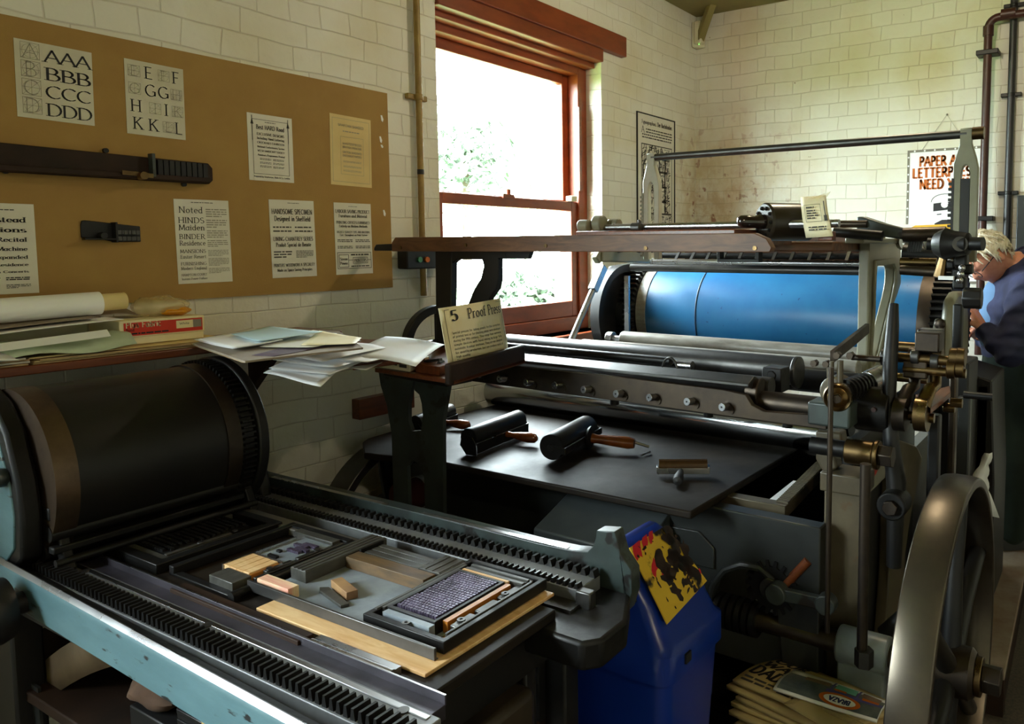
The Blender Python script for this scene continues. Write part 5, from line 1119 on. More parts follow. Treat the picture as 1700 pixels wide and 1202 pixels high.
# ink slab
sp = [U(x, y, z=.8) for x, y in ((604, 752), (648, 757), (700, 760), (780, 776), (1147, 850), (1330, 741))]
sl = [(p.x, p.y) for p in sp] + [(-1.93, -.10), (-2.62, -.10), (-2.73, -.112), (-2.775, -.14)]
sl = sl[:1]+[(-2.795, -.2)]+sl[1:] if False else sl
MB().prism(sl, 'z', .778, .80).build('ink_slab', M_SLAB, pa, bevel=.005)
MB().box((-2.02, -1.62, .775), (-1.6, -.1, .80)).build('rear_slab', M_SLAB, pa)
for x, z, r, nm, mt in ((-2.06, .866, .062, 'distribution_roller', mat('polished roller', (.5, .52, .52), (.42, .43, .43), rough=.16, metal=1., scale=2)), (-1.93, .885, .05, 'distribution_roller', M_STEEL_D)):
    MB().cyl((x, -1.66, z), (x, -.10, z), r, seg=40).build(nm, mt, pa)
MB().cyl((-2.06, -.35, .908), (-2.06, -.16, .905), .01, seg=10).build('roller_fork', M_IRON_B, pa)
for y in (-.9, -1.28, -1.56): MB().cyl((-2.28, y, .99), (-2.28, y, .93), .017, seg=14).build('roller_stud', M_IRON_B, pa)
# ink duct: front plate with adjusting screws, trough, rollers
XP = D_(1.85)
pp = [U(x, y, x=XP) for x, y in ((740, 614), (760, 618), (820, 622), (1236, 662), (1246, 678), (1262, 686), (1372, 690), (1372, 713), (760, 632), (740, 628))]
pp = [U(x, y, x=XP) for x, y in ((745, 596), (800, 603), (1000, 622), (1200, 647), (1238, 655), (1248, 672), (1268, 683), (1372, 690), (1372, 714), (760, 630), (745, 628))]
MB().prism([(p.y, p.z) for p in pp], 'x', XP, XP+.018).build('duct_plate', M_STEEL_BR, pa, bevel=.0025)
m = MB(); a, b = U(745, 590, x=XP), U(1238, 645, x=XP)
m.prism([(XP+.018, a.z-.005), (XP+.018, a.z+.004), (XP+.06, a.z+.02), (XP+.15, a.z-.02), (XP+.15, a.z-.05)], 'y', a.y, b.y); m.build('duct_trough', M_STEEL_D, pa, bevel=.002)
sc = [(787, 622), (828, 629), (872, 635), (920, 640), (968, 647), (1022, 654), (1077, 660), (1140, 667), (1198, 676)]
for x, y in sc:
    k = U(x, y, x=XP-.03); m = MB(); m.cyl(k, (XP-.006, k.y-.004, k.z-.002), .0115, seg=20); m.cyl((XP-.02, k.y, k.z), (XP+.002, k.y-.006, k.z-.004), .0085, seg=12); s_ = m.build('duct_screw', M_STEEL, pa, bevel=.001)
    MB().cyl(k-V((.0006, 0, 0)), k, .003, seg=10).build('screw_centre', M_IRON_B, s_)
    MB().cyl((XP-.004, k.y-.012, k.z-.012), (XP+.0, k.y-.012, k.z-.012), .012, seg=14).build('screw_boss', M_STEEL_BR, pa)
for (x, z, r, y0, y1, nm, mt) in ((D_(1.98), 1.098, .028, -.50, -1.60, 'duct_roller', M_STEEL_D), (D_(2.06), 1.122, .016, -.45, -1.30, 'bright_rod', M_STEEL), (D_(2.03), 1.137, .014, -.45, -1.24, 'duct_rod', M_IRON_B), (D_(2.2), 1.112, .044, -.40, -1.585, 'ink_drum', M_STEEL_D), (D_(2.34), 1.06, .038, -.45, -1.75, 'lower_roller', M_RUBBER)):
    MB().cyl((x, y0, z), (x, y1, z), r, seg=36).build(nm, mt, pa)
m = MB(); m.cyl((D_(2.2), -1.585, 1.108), (D_(2.2), -1.60, 1.108), .05, seg=36); m.build('drum_end', M_STEEL_D, pa, bevel=.003)
m = MB(); k = U(1285, 622, D=2.05); m.box((k.x-.02, k.y-.03, k.z-.05), (k.x+.05, k.y+.03, k.z+.022)); m.cyl((k.x-.024, k.y, k.z), (k.x-.018, k.y, k.z), .016, seg=6); m.build('bearing_block', M_IRON_K, pa, bevel=.004)
m = MB(); k = U(1255, 650, D=1.93); m.cyl((k.x, k.y+.02, k.z-.002), (k.x, k.y-.02, k.z-.002), .042, seg=32); m.build('roller_collar', M_STEEL_BR, pa, bevel=.004)
m = MB(); a = U(1250, 665, D=1.93); b = U(1372, 672, D=1.93); m.cyl((a.x, a.y, a.z), (a.x, b.y, a.z), .031, seg=30); m.build('duct_shaft', M_STEEL_BR, pa)
# tools and wire lying on the duct
m = MB(); k = U(1112, 612, D=1.95); m.tube([(k.x, k.y+.028*math.cos(a), k.z-.012+.045*math.sin(a)) for a in [i*PI/10 for i in range(11)]], .0035, 8); m.build('wire_loop', M_STEEL_D, pa)
# gray skinned rollers below the cylinder
for (d, z, r, y0, y1) in ((2.42, 1.092, .034, -.60, -1.72), (2.56, 1.118, .032, -.70, -1.72)):
    rr_ = MB().cyl((D_(d), y0, z), (D_(d), y1, z), r, seg=36).build('form_roller', M_LEATHER, pa, bevel=.004)
    m = MB(); m.cyl((D_(d), y0+.06, z), (D_(d), y0, z), .012, seg=16); m.cyl((D_(d), y0+.075, z), (D_(d), y0+.045, z), .026, seg=20); m.build('roller_journal', M_STEEL, rr_, bevel=.003)
# blanket cylinder
CX_, CZ_, R_ = -1.255, 1.175, .235
YL, YR = -.53, -1.80
cyl_ = MB().cyl((CX_, YL, CZ_), (CX_, YR+.03, CZ_), R_, seg=96).build('blanket_cylinder', M_BLANKET, pa)
m = MB(); pts = [(CX_+(R_+.001)*math.cos(a), -.80, CZ_+(R_+.001)*math.sin(a)) for a in [i*2*PI/48 for i in range(49)]]; m.tube(pts, .0028, 6); part(m.build('blanket_seam', mat('dark blue seam', srgb(40, 66, 96), rough=.5), cyl_), 'thin dark seam round the blanket')
m = MB(); m.cyl((CX_, YL+.05, CZ_), (CX_, YL-.002, CZ_), R_+.004, seg=96); part(m.build('bearer_ring', M_LEATHER, pa), 'pale bearer ring at the window end')
m = MB(); m.gear((CX_, YL+.085, CZ_), 'y', R_+.004, R_+.028, 64, .055); m.build('cylinder_gear', M_STEEL_D, pa, smooth=20)
m = MB(); m.gear((CX_, YL+.135, CZ_), 'y', R_+.0, R_+.024, 64, .04); m.build('cylinder_gear', M_IRON_K, pa, smooth=20)
m = MB(); m.cyl((CX_, YR+.03, CZ_), (CX_, YR-.02, CZ_), R_+.006, seg=96); m.build('bearer_ring', M_STEEL_BR, pa)
m = MB(); m.gear((CX_, YR-.055, CZ_), 'y', R_+.002, R_+.03, 58, .07); m.build('cylinder_gear', M_IRON_K, pa, smooth=20)
# window side: disc, side frame, strut
m = MB(); m.lathe([(.06, 0), (.21, 0), (.235, .0), (.235, -.05), (.2, -.05), (.2, -.02), (.06, -.02)], (CX_-.21, -.365, CZ_+.0), (0, 1, 0), 48, True); m.cyl((CX_-.21, -.36, CZ_), (CX_-.21, -.42, CZ_), .062, seg=24); m.build('clutch_disc', M_IRON_B, pa)
m = MB(); m.prism([(-1.5, .8), (-1.5, 1.1), (-1.45, 1.30), (-1.40, 1.40), (-1.1, 1.42), (-1.0, .8)], 'y', -.30, -.26); m.build('side_frame', M_IRON_G, pa, bevel=.008)
m = MB(); k0, k1 = U(1041, 458, D=2.72), U(1041, 556, D=2.72); m.bar((k0.x, k0.y, k1.z-.05), k0, .022, .012); m.build('upright_bar', M_STEEL, pa)
s0, s1 = U(948, 566, y=-.5), U(1000, 445, y=-.5)
m = MB(); m.cyl(s0, s1+(s0-s1)*.25, .013, seg=16); d_ = s1-s0; m.bar(s0+d_*.68, s1+d_*.02, .034, .034); part(m.build('diagonal_strut', M_STEEL, pa, bevel=.003), 'bright steel diagonal strut')
k = U(1000, 425, y=-.52); m = MB(); m.bar(k+V((-.03, 0, .0)), k+V((.28, -.05, -.01)), .05, .05); m.bar(k+V((-.05, .0, -.02)), k+V((.02, 0, .05)), .03, .04); m.cyl(k+V((.1, .03, .02)), k+V((.02, -.14, .045)), .018, seg=14); m.build('strut_bracket', M_PAINT_G, pa, bevel=.006)
for i in range(3): kk = k+V((.05+.04*i, -.16-.03*i, .03)); MB().sphere(kk, .022, 12, (1, 1, .8)).build('linkage_knob', M_IRON_G, pa)
# tie rods and fingers over the cylinder
for (d, px0, px1, py, r, mt) in ((2.55, 1048, 1440, 447, .015, M_STEEL_D), (2.62, 1085, 1440, 436, .011, M_STEEL), (2.75, 1095, 1440, 425, .012, M_IRON_K)):
    a, b = U(px0, py-1, D=d), U(px1, py+1, D=d); MB().cyl((a.x, a.y, (a.z+b.z)/2), (a.x, -1.70, (a.z+b.z)/2), r, seg=20).build('tie_rod', mt, pa)
a, b = U(1125, 426, D=2.7), U(1440, 428, D=2.7)
MB().box((a.x+.06, -1.70, a.z-.03), (a.x+.09, a.y, a.z+.09)).build('finger_bar', M_WOOD_D, pa)
n = 12
for i in range(n):
    y = a.y+(b.y-a.y)*i/(n-1); MB().bar((a.x-.02, y, a.z-.015), (a.x+.06, y, a.z+.06), .012, .006).build('sheet_finger', M_STEEL_D, pa)
# right-hand front frame with its long window
yf = -1.725
def fp(x, y, yy=yf): p = U(x, y, y=yy); return (p.x, p.z)
out = [fp(*q) for q in ((1444, 402), (1495, 398), (1497, 440), (1496, 470), (1491, 487), (1485, 503), (1476, 535), (1466, 590), (1455, 640), (1452, 662), (1436, 662), (1439, 600), (1441, 540), (1442, 480))]
inn = [fp(*q) for q in ((1452, 442), (1481, 438), (1484, 446), (1483, 470), (1479, 492), (1474, 512), (1467, 540), (1456, 588), (1448, 604), (1444, 608), (1443, 604), (1446, 560), (1449, 520), (1450, 480))]
MB().ring(out, inn, 'y', yf, yf+.035).build('front_frame', M_PAINT_G, pa, bevel=.005)
m = MB(); cc = V((0, 0, 0))
def ins(o, i, t): return [(a[0]+(b[0]-a[0])*t, a[1]+(b[1]-a[1])*t) for a, b in zip(o, i)]
m.ring(ins(out, inn, .75), inn, 'y', yf-.010, yf); m.build('window_rim', M_PAINT_G, pa, bevel=.003)
m = MB(); a = fp(1425, 402); b = fp(1495, 397); m.box((a[0]-.01, yf-.02, a[1]-.004), (b[0]+.01, yf+.04, a[1]+.014)); m.build('frame_cap', M_PAINT_G, pa, bevel=.004)
k = U(1497, 402, y=yf-.03); MB().lathe([(.014, 0), (.028, 0), (.028, .02), (.014, .02)], k, (-.6, -.8, 0), 24, True).build('cap_eye', M_STEEL, pa)
# right-hand main side frame
m = MB(); m.prism([(-1.66, 0.7), (-1.66, 1.24), (-1.63, 1.31), (-1.55, 1.33), (-1.35, 1.32), (-1.3, 1.2), (-1.25, .7)], 'y', -1.93, -1.89); m.build('side_column', M_PAINT_G, pa, bevel=.02)
m = MB(); m.prism([(-1.70, .7), (-1.70, 1.20), (-1.66, 1.24), (-1.63, 1.2), (-1.63, .7)], 'y', -1.905, -1.87); m.build('column_rib', M_PAINT_G, pa, bevel=.008)
lf = [U(x, y, y=-1.86) for x, y in ((1488, 728), (1522, 740), (1532, 760), (1524, 800), (1512, 860), (1503, 920), (1500, 1000), (1496, 1060), (1470, 1060), (1478, 950), (1482, 850))]
m = MB(); m.prism([(p.x, p.z) for p in lf], 'y', -1.86, -1.82); m.build('lower_side_frame', M_PAINT_W, pa, bevel=.006)
MB().box((-2.45, -1.82, 0), (-1.7, -1.79, .95)).build('inner_side_frame', M_IRON_B, pa)
na, nb = U(1446, 816, y=-1.865), U(1470, 760, y=-1.865)
npl = MB().box((na.x-.02, -1.865, na.z), (nb.x, -1.861, nb.z)).build('name_plate', M_PAINT_G, pa)
k = Ink(V((na.x-.02, -1.865, na.z)), (1, 0, .3), (0, 0, 1)); k.text('MM', .01, .02, (nb.z-na.z)*.55, dict(HEAVY, wide=.8), al='l', fit=(nb.x-na.x)*.95); k.build('red_lettering', M_RED, npl)
# column, cap and control rods
xc = D_(1.9); y0, y1 = -1.785, -1.885
m = MB(); m.box((xc, y1, 0), (xc+.07, y0, .89)); m.build('column', M_PAINT_W, pa, bevel=.004)
m = MB(); a, b = U(1365, 776, x=xc-.012), U(1428, 800, x=xc-.012); m.box((xc-.014, y1-.008, .855), (xc+.09, y0+.008, .905)); m.build('column_cap', M_PAINT_W, pa, bevel=.004)
m = MB(); cb = [U(x, y, x=xc+.03) for x, y in ((1358, 712), (1400, 716), (1402, 735), (1388, 745), (1394, 775), (1372, 785), (1358, 760))]; m.prism([(p.y, p.z) for p in cb], 'x', xc+.01, xc+.06); m.build('shaped_bracket', M_PAINT_W, pa, bevel=.006)
for px, py0, py1, d, r, mt in ((1380, 610, 1052, 1.72, .0065, M_STEEL_BR), (1437, 770, 1100, 1.7, .0125, M_STEEL_BR), (1381, 600, 660, 1.8, .006, M_PAINT_W), (1395, 598, 660, 1.8, .008, M_PAINT_W)):
    a, b = U(px, py0, D=d), U(px, py1, D=d); MB().cyl((b.x, a.y, b.z), (a.x, a.y, a.z), r, seg=14).build('control_rod', mt, pa)
k = U(1434, 1105, D=1.7); MB().cyl(k, k+V((0, 0, .04)), .022, seg=6).build('rod_nut', M_STEEL_D, pa)
k = U(1390, 661, D=1.74); m = MB(); m.lathe([(.0, -.004), (.012, -.004), (.014, .0), (.024, .006), (.032, 0), (.035, .008), (.03, .05), (0, .05)], k, (1, .25, 0), 32); o_ = part(m.build('regulator_knob', M_BRASS, pa), 'dished brass knob'); MB().cyl(k-V((.016, .004, 0)), k, .011, seg=6).build('hex_nut', M_STEEL_BR, o_, bevel=.001)
m = MB(); a = k+V((.05, .012, 0)); b = U(1440, 635, D=2.0); m.cyl(a, b, .022, seg=18)
for i in range(6): c = a+(b-a)*(.2+.12*i); m.cyl(c, c+(b-a)*.05, .03, seg=18)
m.build('threaded_spindle', M_IRON_K, pa)
MB().cyl(b, b+V((.08, -.02, .01)), .03, seg=20).build('spindle_bush', M_STEEL, pa, bevel=.003)
m = MB(); a = U(1378, 690, D=1.83); m.box((a.x, a.y-.05, a.z-.03), (a.x+.08, a.y+.06, a.z+.03)); m.build('shaft_bearing', M_IRON_G, pa, bevel=.006)
k = U(1372, 650, D=1.88); m = MB(); m.cyl((k.x, k.y-.02, k.z), (k.x+.06, k.y-.02, k.z), .04, seg=24); m.build('bearing_cap', M_PAINT_W, pa, bevel=.006)
# linkage at the right front: bar from the frame, plates, cross shafts
a, b = U(1382, 592, D=1.95), U(1440, 545, D=2.35); MB().bar(a, b, .012, .03).build('link_bar', M_STEEL_BR, pa)
for q in ((1352, 603), (1372, 604), (1390, 590), (1412, 590)): k = U(*q, D=1.93); MB().cyl(k-V((.010, 0, 0)), k+V((.012, 0, 0)), .0095, seg=6).build('link_bolt', M_STEEL_BR, pa)
for px in (1376, 1394): a, b = U(px, 606, D=1.94), U(px+1, 662, D=1.94); MB().bar(b, a, .014, .008).build('link_plate', M_PAINT_W, pa)
for (px0, px1, py, d, r) in ((1414, 1462, 593, 1.97, .008), (1478, 1600, 592, 2.0, .013), (1500, 1604, 612, 2.0, .012), (1478, 1540, 625, 2.1, .012), (1490, 1560, 575, 2.12, .014)):
    a, b = U(px0, py, D=d), U(px1, py+2, D=d); MB().cyl((a.x, a.y, a.z), (a.x, b.y, a.z), r, seg=18).build('cross_shaft', M_BRASS if r > .01 else M_STEEL_BR, pa)
for px, py, r in ((1470, 593, .022), (1520, 592, .02), (1552, 600, .018), (1584, 593, .024), (1596, 593, .024), (1580, 612, .026), (1594, 612, .022)):
    a = U(px, py, D=2.0); MB().cyl((a.x, a.y-.010, a.z), (a.x, a.y+.010, a.z), r, seg=24).build('shaft_collar', M_BRASS if px > 1560 else M_STEEL_D, pa, bevel=.002)
for q in ((1520, 612), (1540, 568)): k = U(*q, D=2.0); MB().box((k.x-.01, k.y-.03, k.z-.025), (k.x+.05, k.y+.03, k.z+.025)).build('shaft_block', M_STEEL_BR, pa, bevel=.004)
k = U(1542, 560, D=2.05); MB().box((k.x, k.y-.03, k.z-.06), (k.x+.05, k.y+.03, k.z+.02)).build('square_block', M_PAINT_D, pa, bevel=.004)
# hub and the curved links
k0, k1 = U(1424, 676, D=1.95), U(1482, 680, D=1.95)
MB().cyl((k0.x, k0.y, k0.z), (k0.x, k1.y, k0.z), .058, seg=40).build('main_hub', M_IRON_K, pa, bevel=.004)
k = U(1452, 679, D=1.9); MB().cyl((k.x-.012, k.y, k.z), (k.x, k.y, k.z), .006, seg=12).build('oil_hole', M_PIPE_R, pa)
for (px, wpx, top) in ((1496, 14, 600), (1531, 16, 600)):
    a = U(px, 688, D=1.92); r_ = .042
    w_ = .03; m = MB(); m.cyl((a.x, a.y+w_/2, a.z), (a.x, a.y-w_/2, a.z), r_, seg=32)
    b = U(px+22, 640, D=2.0); c = U(px+24, 590, D=2.05)
    m.tube([a+V((0, 0, .02)), a+V((.03, -.01, .06)), b, c], [.020, .017, .015, .015], 10); m.cyl((c.x, c.y+.015, c.z), (c.x, c.y-.015, c.z), .022, seg=20)
    m.build('curved_link', M_STEEL_BR if px < 1510 else M_BRASS, pa, smooth=50)
a = U(1510, 690, D=1.94); MB().cyl((a.x, a.y+.05, a.z), (a.x, a.y-.06, a.z), .012, seg=14).build('link_pin', M_BRASS, pa)
# long black lever
lv = [U(x, y, D=d) for x, y, d in ((1484, 505, 2.0), (1482, 540, 1.98), (1478, 600, 1.95), (1476, 660, 1.93), (1480, 740, 1.92), (1488, 800, 1.92), (1486, 870, 1.92), (1484, 940, 1.92))]
MB().tube([p+V((0, .0, 0)) for p in lv], [.012, .016, .019, .017, .021, .025, .021, .019], 12).build('long_lever', M_IRON_B, pa, smooth=60)
k = U(1482, 838, D=1.88); m = MB(); m.cyl((k.x-.02, k.y, k.z), (k.x+.05, k.y, k.z), .036, seg=24); m.build('lever_boss', M_IRON_K, pa, bevel=.004); MB().cyl((k.x-.035, k.y, k.z), (k.x-.02, k.y, k.z), .02, seg=6).build('lever_nut', M_STEEL_BR, pa, bevel=.002)
k = U(1500, 1000, D=1.95); m = MB(); m.cyl((k.x, k.y+.05, k.z-.1), (k.x+.02, k.y-.05, k.z+.02), .02, seg=14); m.cyl((k.x+.02, k.y-.03, k.z-.02), (k.x+.06, k.y-.05, k.z-.02), .035, seg=20); m.build('lower_linkage', M_IRON_B, pa)
# brass cross roller under the hub
a, b = U(1405, 748, D=1.83), U(1452, 752, D=1.83); m = MB(); m.cyl((a.x, a.y, a.z), (a.x, b.y, a.z), .031, seg=28); m.cyl((a.x, b.y+.0, a.z), (a.x, b.y-.012, a.z), .036, seg=28); o_ = part(m.build('brass_bush', M_BRASS, pa, bevel=.003), 'oily brass bush')
MB().cyl((a.x, b.y-.012, a.z), (a.x, b.y-.045, a.z), .028, seg=6).build('hex_nut', M_STEEL_BR, o_, bevel=.002)
a = U(1372, 742, D=1.86); MB().cyl((a.x, a.y+.04, a.z), (a.x, b.y, a.z), .022, seg=20).build('bush_shaft', M_IRON_K, pa)
# ratchet bar beside the slab
zr = .765; a, b = U(1298, 846, z=zr), U(1368, 774, z=zr); c = U(1190, 826, z=zr)
m = MB(); dirx = (b-a).normalized(); m.bar(a, b+dirx*.05, .034, .035)
n = 34
for i in range(n): p = a+(b-a)*(i+.2)/n; m.obox(p+V((0, -.017, .017)), dirx*((b-a).length/n*.5), (0, .034, 0), (0, 0, .007))
m.build('ratchet_bar', M_PAINT_W, pa)
m = MB(); m.bar(c, a+V((0, -.017, 0)), .04, .035); m.build('front_cross_bar', M_PAINT_W, pa, bevel=.002)
m = MB(); p, q = U(1282, 832, z=zr-.01), U(1322, 800, z=zr-.01); m.bar(p, q, .02, .006); part(m.build('white_strip', M_PAPER_W, pa), 'white strip inside the ratchet bar')
a, b = U(1160, 865, D=1.86), U(1345, 888, D=1.86); MB().cyl((a.x, a.y, a.z), (a.x, b.y, a.z), .013, seg=16).build('bed_shaft', M_STEEL_BR, pa)
MB().lathe([(.008, 0), (.022, 0), (.022, .03), (.008, .03)], (a.x, b.y, a.z), (0, -1, 0), 22, True).build('shaft_end_collar', M_STEEL_BR, pa)
# drive shaft, worm, gear and lever arm
xs, zs_ = D_(1.85), .475
MB().cyl((xs, -1.33, zs_), (xs, -2.0, zs_), .028, seg=28).build('drive_shaft', M_STEEL_BR, pa)
m = MB()
for i in range(6): m.cyl((xs, -1.50-.022*i, zs_), (xs, -1.514-.022*i, zs_), .048, seg=28)
m.build('worm', M_IRON_B, pa)
a, b = U(1393, 1068, D=1.85), U(1478, 1085, D=1.85); m = MB(); m.cyl((xs, a.y, zs_), (xs, b.y, zs_), .047, seg=32); m.box((xs-.02, b.y+.01, 0), (xs+.06, a.y-.0, zs_)); m.build('journal_housing', mat('pale blue-grey enamel', srgb(136, 146, 148), srgb(112, 120, 120), rough=.35), pa, bevel=.006)
g0 = U(1284, 972, D=1.84); m = MB(); m.gear((g0.x, g0.y, g0.z), 'x', .058, .075, 18, .035); gr = m.build('worm_gear', M_IRON_B, pa); m = MB(); m.cyl((g0.x-.03, g0.y, g0.z), (g0.x+.02, g0.y, g0.z), .03, seg=22); m.build('gear_hub', M_STEEL_D, gr, bevel=.003)
m = MB(); a, b = U(1290, 984, D=1.80), U(1372, 1002, D=1.80); m.bar(a, b, .02, .032); m.cyl(a-V((.018, 0, 0)), a+V((.018, 0, 0)), .028, seg=24); m.cyl(b-V((.018, 0, 0)), b+V((.018, 0, 0)), .026, seg=24); m.build('lever_arm', M_IRON_G, pa, bevel=.003)
m = MB(); a, b = U(1300, 975, D=1.83), U(1342, 930, D=1.83); m.cyl(a, b, .012, seg=14); m.build('wooden_crank_handle', M_WOOD_R, pa)
# flywheel
wx, wz = D_(1.85), .487; WR = .455
wa, wb = U(1470, 1100, D=1.85-WR+.02).y, U(1545, 1100, D=1.85-WR+.02).y
yc = (wa+wb)/2; hw = abs(wa-wb)/2
M_FLY = mat('flywheel rim steel', (.13, .108, .082), (.085, .07, .055), rough=.3, metal=.9, scale=5, rough2=.38)
fw_ = MB().lathe([(WR, -hw), (WR+.004, -hw*.5), (WR+.004, hw*.5), (WR, hw), (WR-.022, hw), (WR-.03, hw*.3), (WR-.03, -hw*.3), (WR-.022, -hw)], (wx, yc, wz), (0, 1, 0), 112, True).build('flywheel', M_FLY, pa, bevel=.003, smooth=40)
m = MB(); m.lathe([(.0, -.06), (.05, -.06), (.06, -.05), (.062, .05), (.05, .06), (0, .06)], (wx, yc, wz), (0, 1, 0), 36); m.build('wheel_hub', M_STEEL_BR, fw_)
for i in range(6):
    a = 2*PI*i/6+.35; p = V((wx+.05*math.cos(a), yc, wz+.05*math.sin(a))); q = V((wx+(WR-.025)*math.cos(a), yc, wz+(WR-.025)*math.sin(a))); m = MB()
    m.tube([p, p+(q-p)*.5, q], [.026, .02, .023], 12); m.build('spoke', M_IRON_B, fw_)
m = MB(); m.cyl((wx, yc-.06, wz), (wx, yc-.075, wz), .045, seg=28); m.build('brass_washer', M_BRASS, fw_, bevel=.002); MB().cyl((wx, yc-.075, wz), (wx, yc-.115, wz), .034, seg=6).build('hex_nut', M_STEEL_BR, fw_, bevel=.002)
# wheels on the window side
m = MB(); m.lathe([(.27, -.05), (.30, -.05), (.30, .05), (.27, .05)], (-2.66, -.17, .49), (0, 1, 0), 64, True); w2 = m.build('pulley_wheel', M_STEEL_D, pa, bevel=.003)
for i in range(5):
    a = 2*PI*i/5+.5; p = V((-2.66+.04*math.cos(a), -.17, .49+.04*math.sin(a))); q = V((-2.66+.28*math.cos(a), -.17, .49+.28*math.sin(a))); MB().tube([p, q], [.035, .025], 10).build('spoke', M_IRON_B, w2)
MB().cyl((-2.66, -.23, .49), (-2.66, -.11, .49), .09, seg=28).build('wheel_hub', M_IRON_B, w2)
m = MB(); m.lathe([(.115, -.02), (.145, -.02), (.145, .02), (.115, .02)], (-2.46, -.2, 1.13), (.25, 1, 0), 48, True); m.tube([(-2.46, -.2, 1.0), (-2.46, -.2, 1.26)], .016, 8); m.tube([(-2.59, -.23, 1.13), (-2.33, -.17, 1.13)], .016, 8); m.build('hand_wheel', M_IRON_B, pa, bevel=.003)
# feed board with its front plank
xp = D_(1.85)
P0, P1 = U(650, 405, x=xp), U(1281, 402, x=xp); zt0, zb0 = U(650, 393, x=xp).z, U(650, 418, x=xp).z; zt1, zb1 = U(1281, 388, x=xp).z, U(1281, 418, x=xp).z
zt = (zt0+zt1)/2; zb = (zb0+zb1)/2
m = MB(); m.prism([(P0.y+.0, zb), (P0.y, zt-.02), (P0.y-.02, zt), (P1.y+.05, zt), (P1.y+.015, zt-.015), (P1.y, zb+.012), (P1.y+.005, zb)], 'x', xp, xp+.03); fb = part(m.build('feed_board', M_WOOD_D, pa, bevel=.002), 'worn brown feed board plank')
for px, py in ((665, 411), (773, 407), (906, 408), (1072, 412), (1253, 412)):
    k = U(px, py, x=xp-.001); MB().cyl((xp-.003, k.y, k.z), (xp+.002, k.y, k.z), .006, seg=14).build('plank_screw', M_BRASS, fb)
a = U(622, 412, x=xp+.01); MB().prism([(P0.y+.01, zb+.002), (P0.y+.01, zb+.028), (a.y-.012, zb+.026), (a.y, zb+.012), (a.y, zb+.002)], 'x', xp+.006, xp+.022).build('end_tongue', M_IRON_B, pa, bevel=.003)
a, b = U(962, 384, x=xp+.05), U(1250, 380, x=xp+.05)
MB().box((xp+.03, P1.y+.12, zt-.004), (xp+.40, a.y, zt+.012)).build('feed_table', M_WOOD_R, pa, bevel=.003)
MB().box((xp+.03, P1.y+.1, zb+.02), (xp+.4, P0.y-.02, zb+.035)).build('under_board', M_WOOD_D, pa)
a, b = U(1165, 392, D=2.25), U(1432, 391, D=2.25); z_ = U(1300, 404, D=2.25).z
ZT2 = U(1300, 401, D=2.15).z
m = MB(); m.box((a.x, -1.685, ZT2-.032), (a.x+.42, a.y+.1, ZT2)); m.build('side_table', M_WOOD_D, pa, bevel=.006)
a, b = U(1190, 420, D=2.2), U(1260, 424, D=2.2)
m = MB(); m.box((a.x, a.y-.012, a.z-.02), (a.x+.03, a.y+.0, a.z+.03)); m.box((a.x, b.y, a.z-.02), (a.x+.03, b.y+.012, a.z+.03)); m.box((a.x, b.y, a.z-.03), (a.x+.03, a.y, a.z-.018)); m.build('hanging_hook', M_IRON_B, pa, bevel=.002)
# bracket below the plank
xb = D_(1.9)
def bp_(x, y): p = U(x, y, x=xb); return (p.y, p.z)
m = MB(); m.prism([bp_(*q) for q in ((722, 416), (750, 416), (750, 425), (748, 520), (748, 600), (724, 600))], 'x', xb, xb+.03); m.build('feed_board_post', M_IRON_B, pa, bevel=.004)
m = MB(); m.prism([bp_(*q) for q in ((745, 416), (870, 416), (870, 429), (826, 429), (826, 465), (823, 480), (812, 495), (806, 520), (800, 600), (765, 600), (776, 505), (786, 480), (797, 462), (802, 442), (799, 431), (758, 431), (750, 437), (745, 437))], 'x', xb+.002, xb+.028); m.build('scroll_bracket', M_IRON_B, pa, bevel=.004)
m = MB(); m.ring([bp_(*q) for q in ((830, 418), (880, 418), (876, 430), (834, 430))], [bp_(*q) for q in ((838, 420), (870, 420), (867, 427), (840, 427))], 'x', xb, xb+.02); m.build('catch_plate', M_IRON_B, pa)
# iron stand of the tray
xs2 = D_(1.62)
def st(x, y): p = U(x, y, x=xs2); return (p.y, p.z)
left = [st(*q) for q in ((628, 614), (690, 620), (682, 648), (678, 672), (678, 700), (684, 716), (676, 735), (676, 775), (680, 860), (655, 860), (650, 720), (642, 672), (632, 640))]
right = [st(*q) for q in ((690, 620), (746, 632), (735, 700), (730, 860), (706, 860), (704, 792), (701, 735), (699, 715), (702, 690), (700, 670), (696, 655), (688, 648))]
web = [st(*q) for q in ((684, 716), (699, 715), (701, 735), (704, 792), (695, 770), (684, 764), (676, 775), (676, 735))]
for pl_, lo_, hi_ in ((left, 8, 9), (right, 3, 4)): pl_[lo_] = (pl_[lo_][0], 0); pl_[hi_] = (pl_[hi_][0], 0)
m = MB()
for pl_ in (left, right, web): m.prism(pl_, 'x', xs2, xs2+.014)
stand = m.build('stand_casting', M_IRON_G, pa)
ir = [st(*q) for q in ((640, 614), (746, 632), (746, 642), (640, 624))]; MB().prism(ir, 'x', xs2-.01, xs2+.1).build('stand_top', M_IRON_B, pa, bevel=.004)
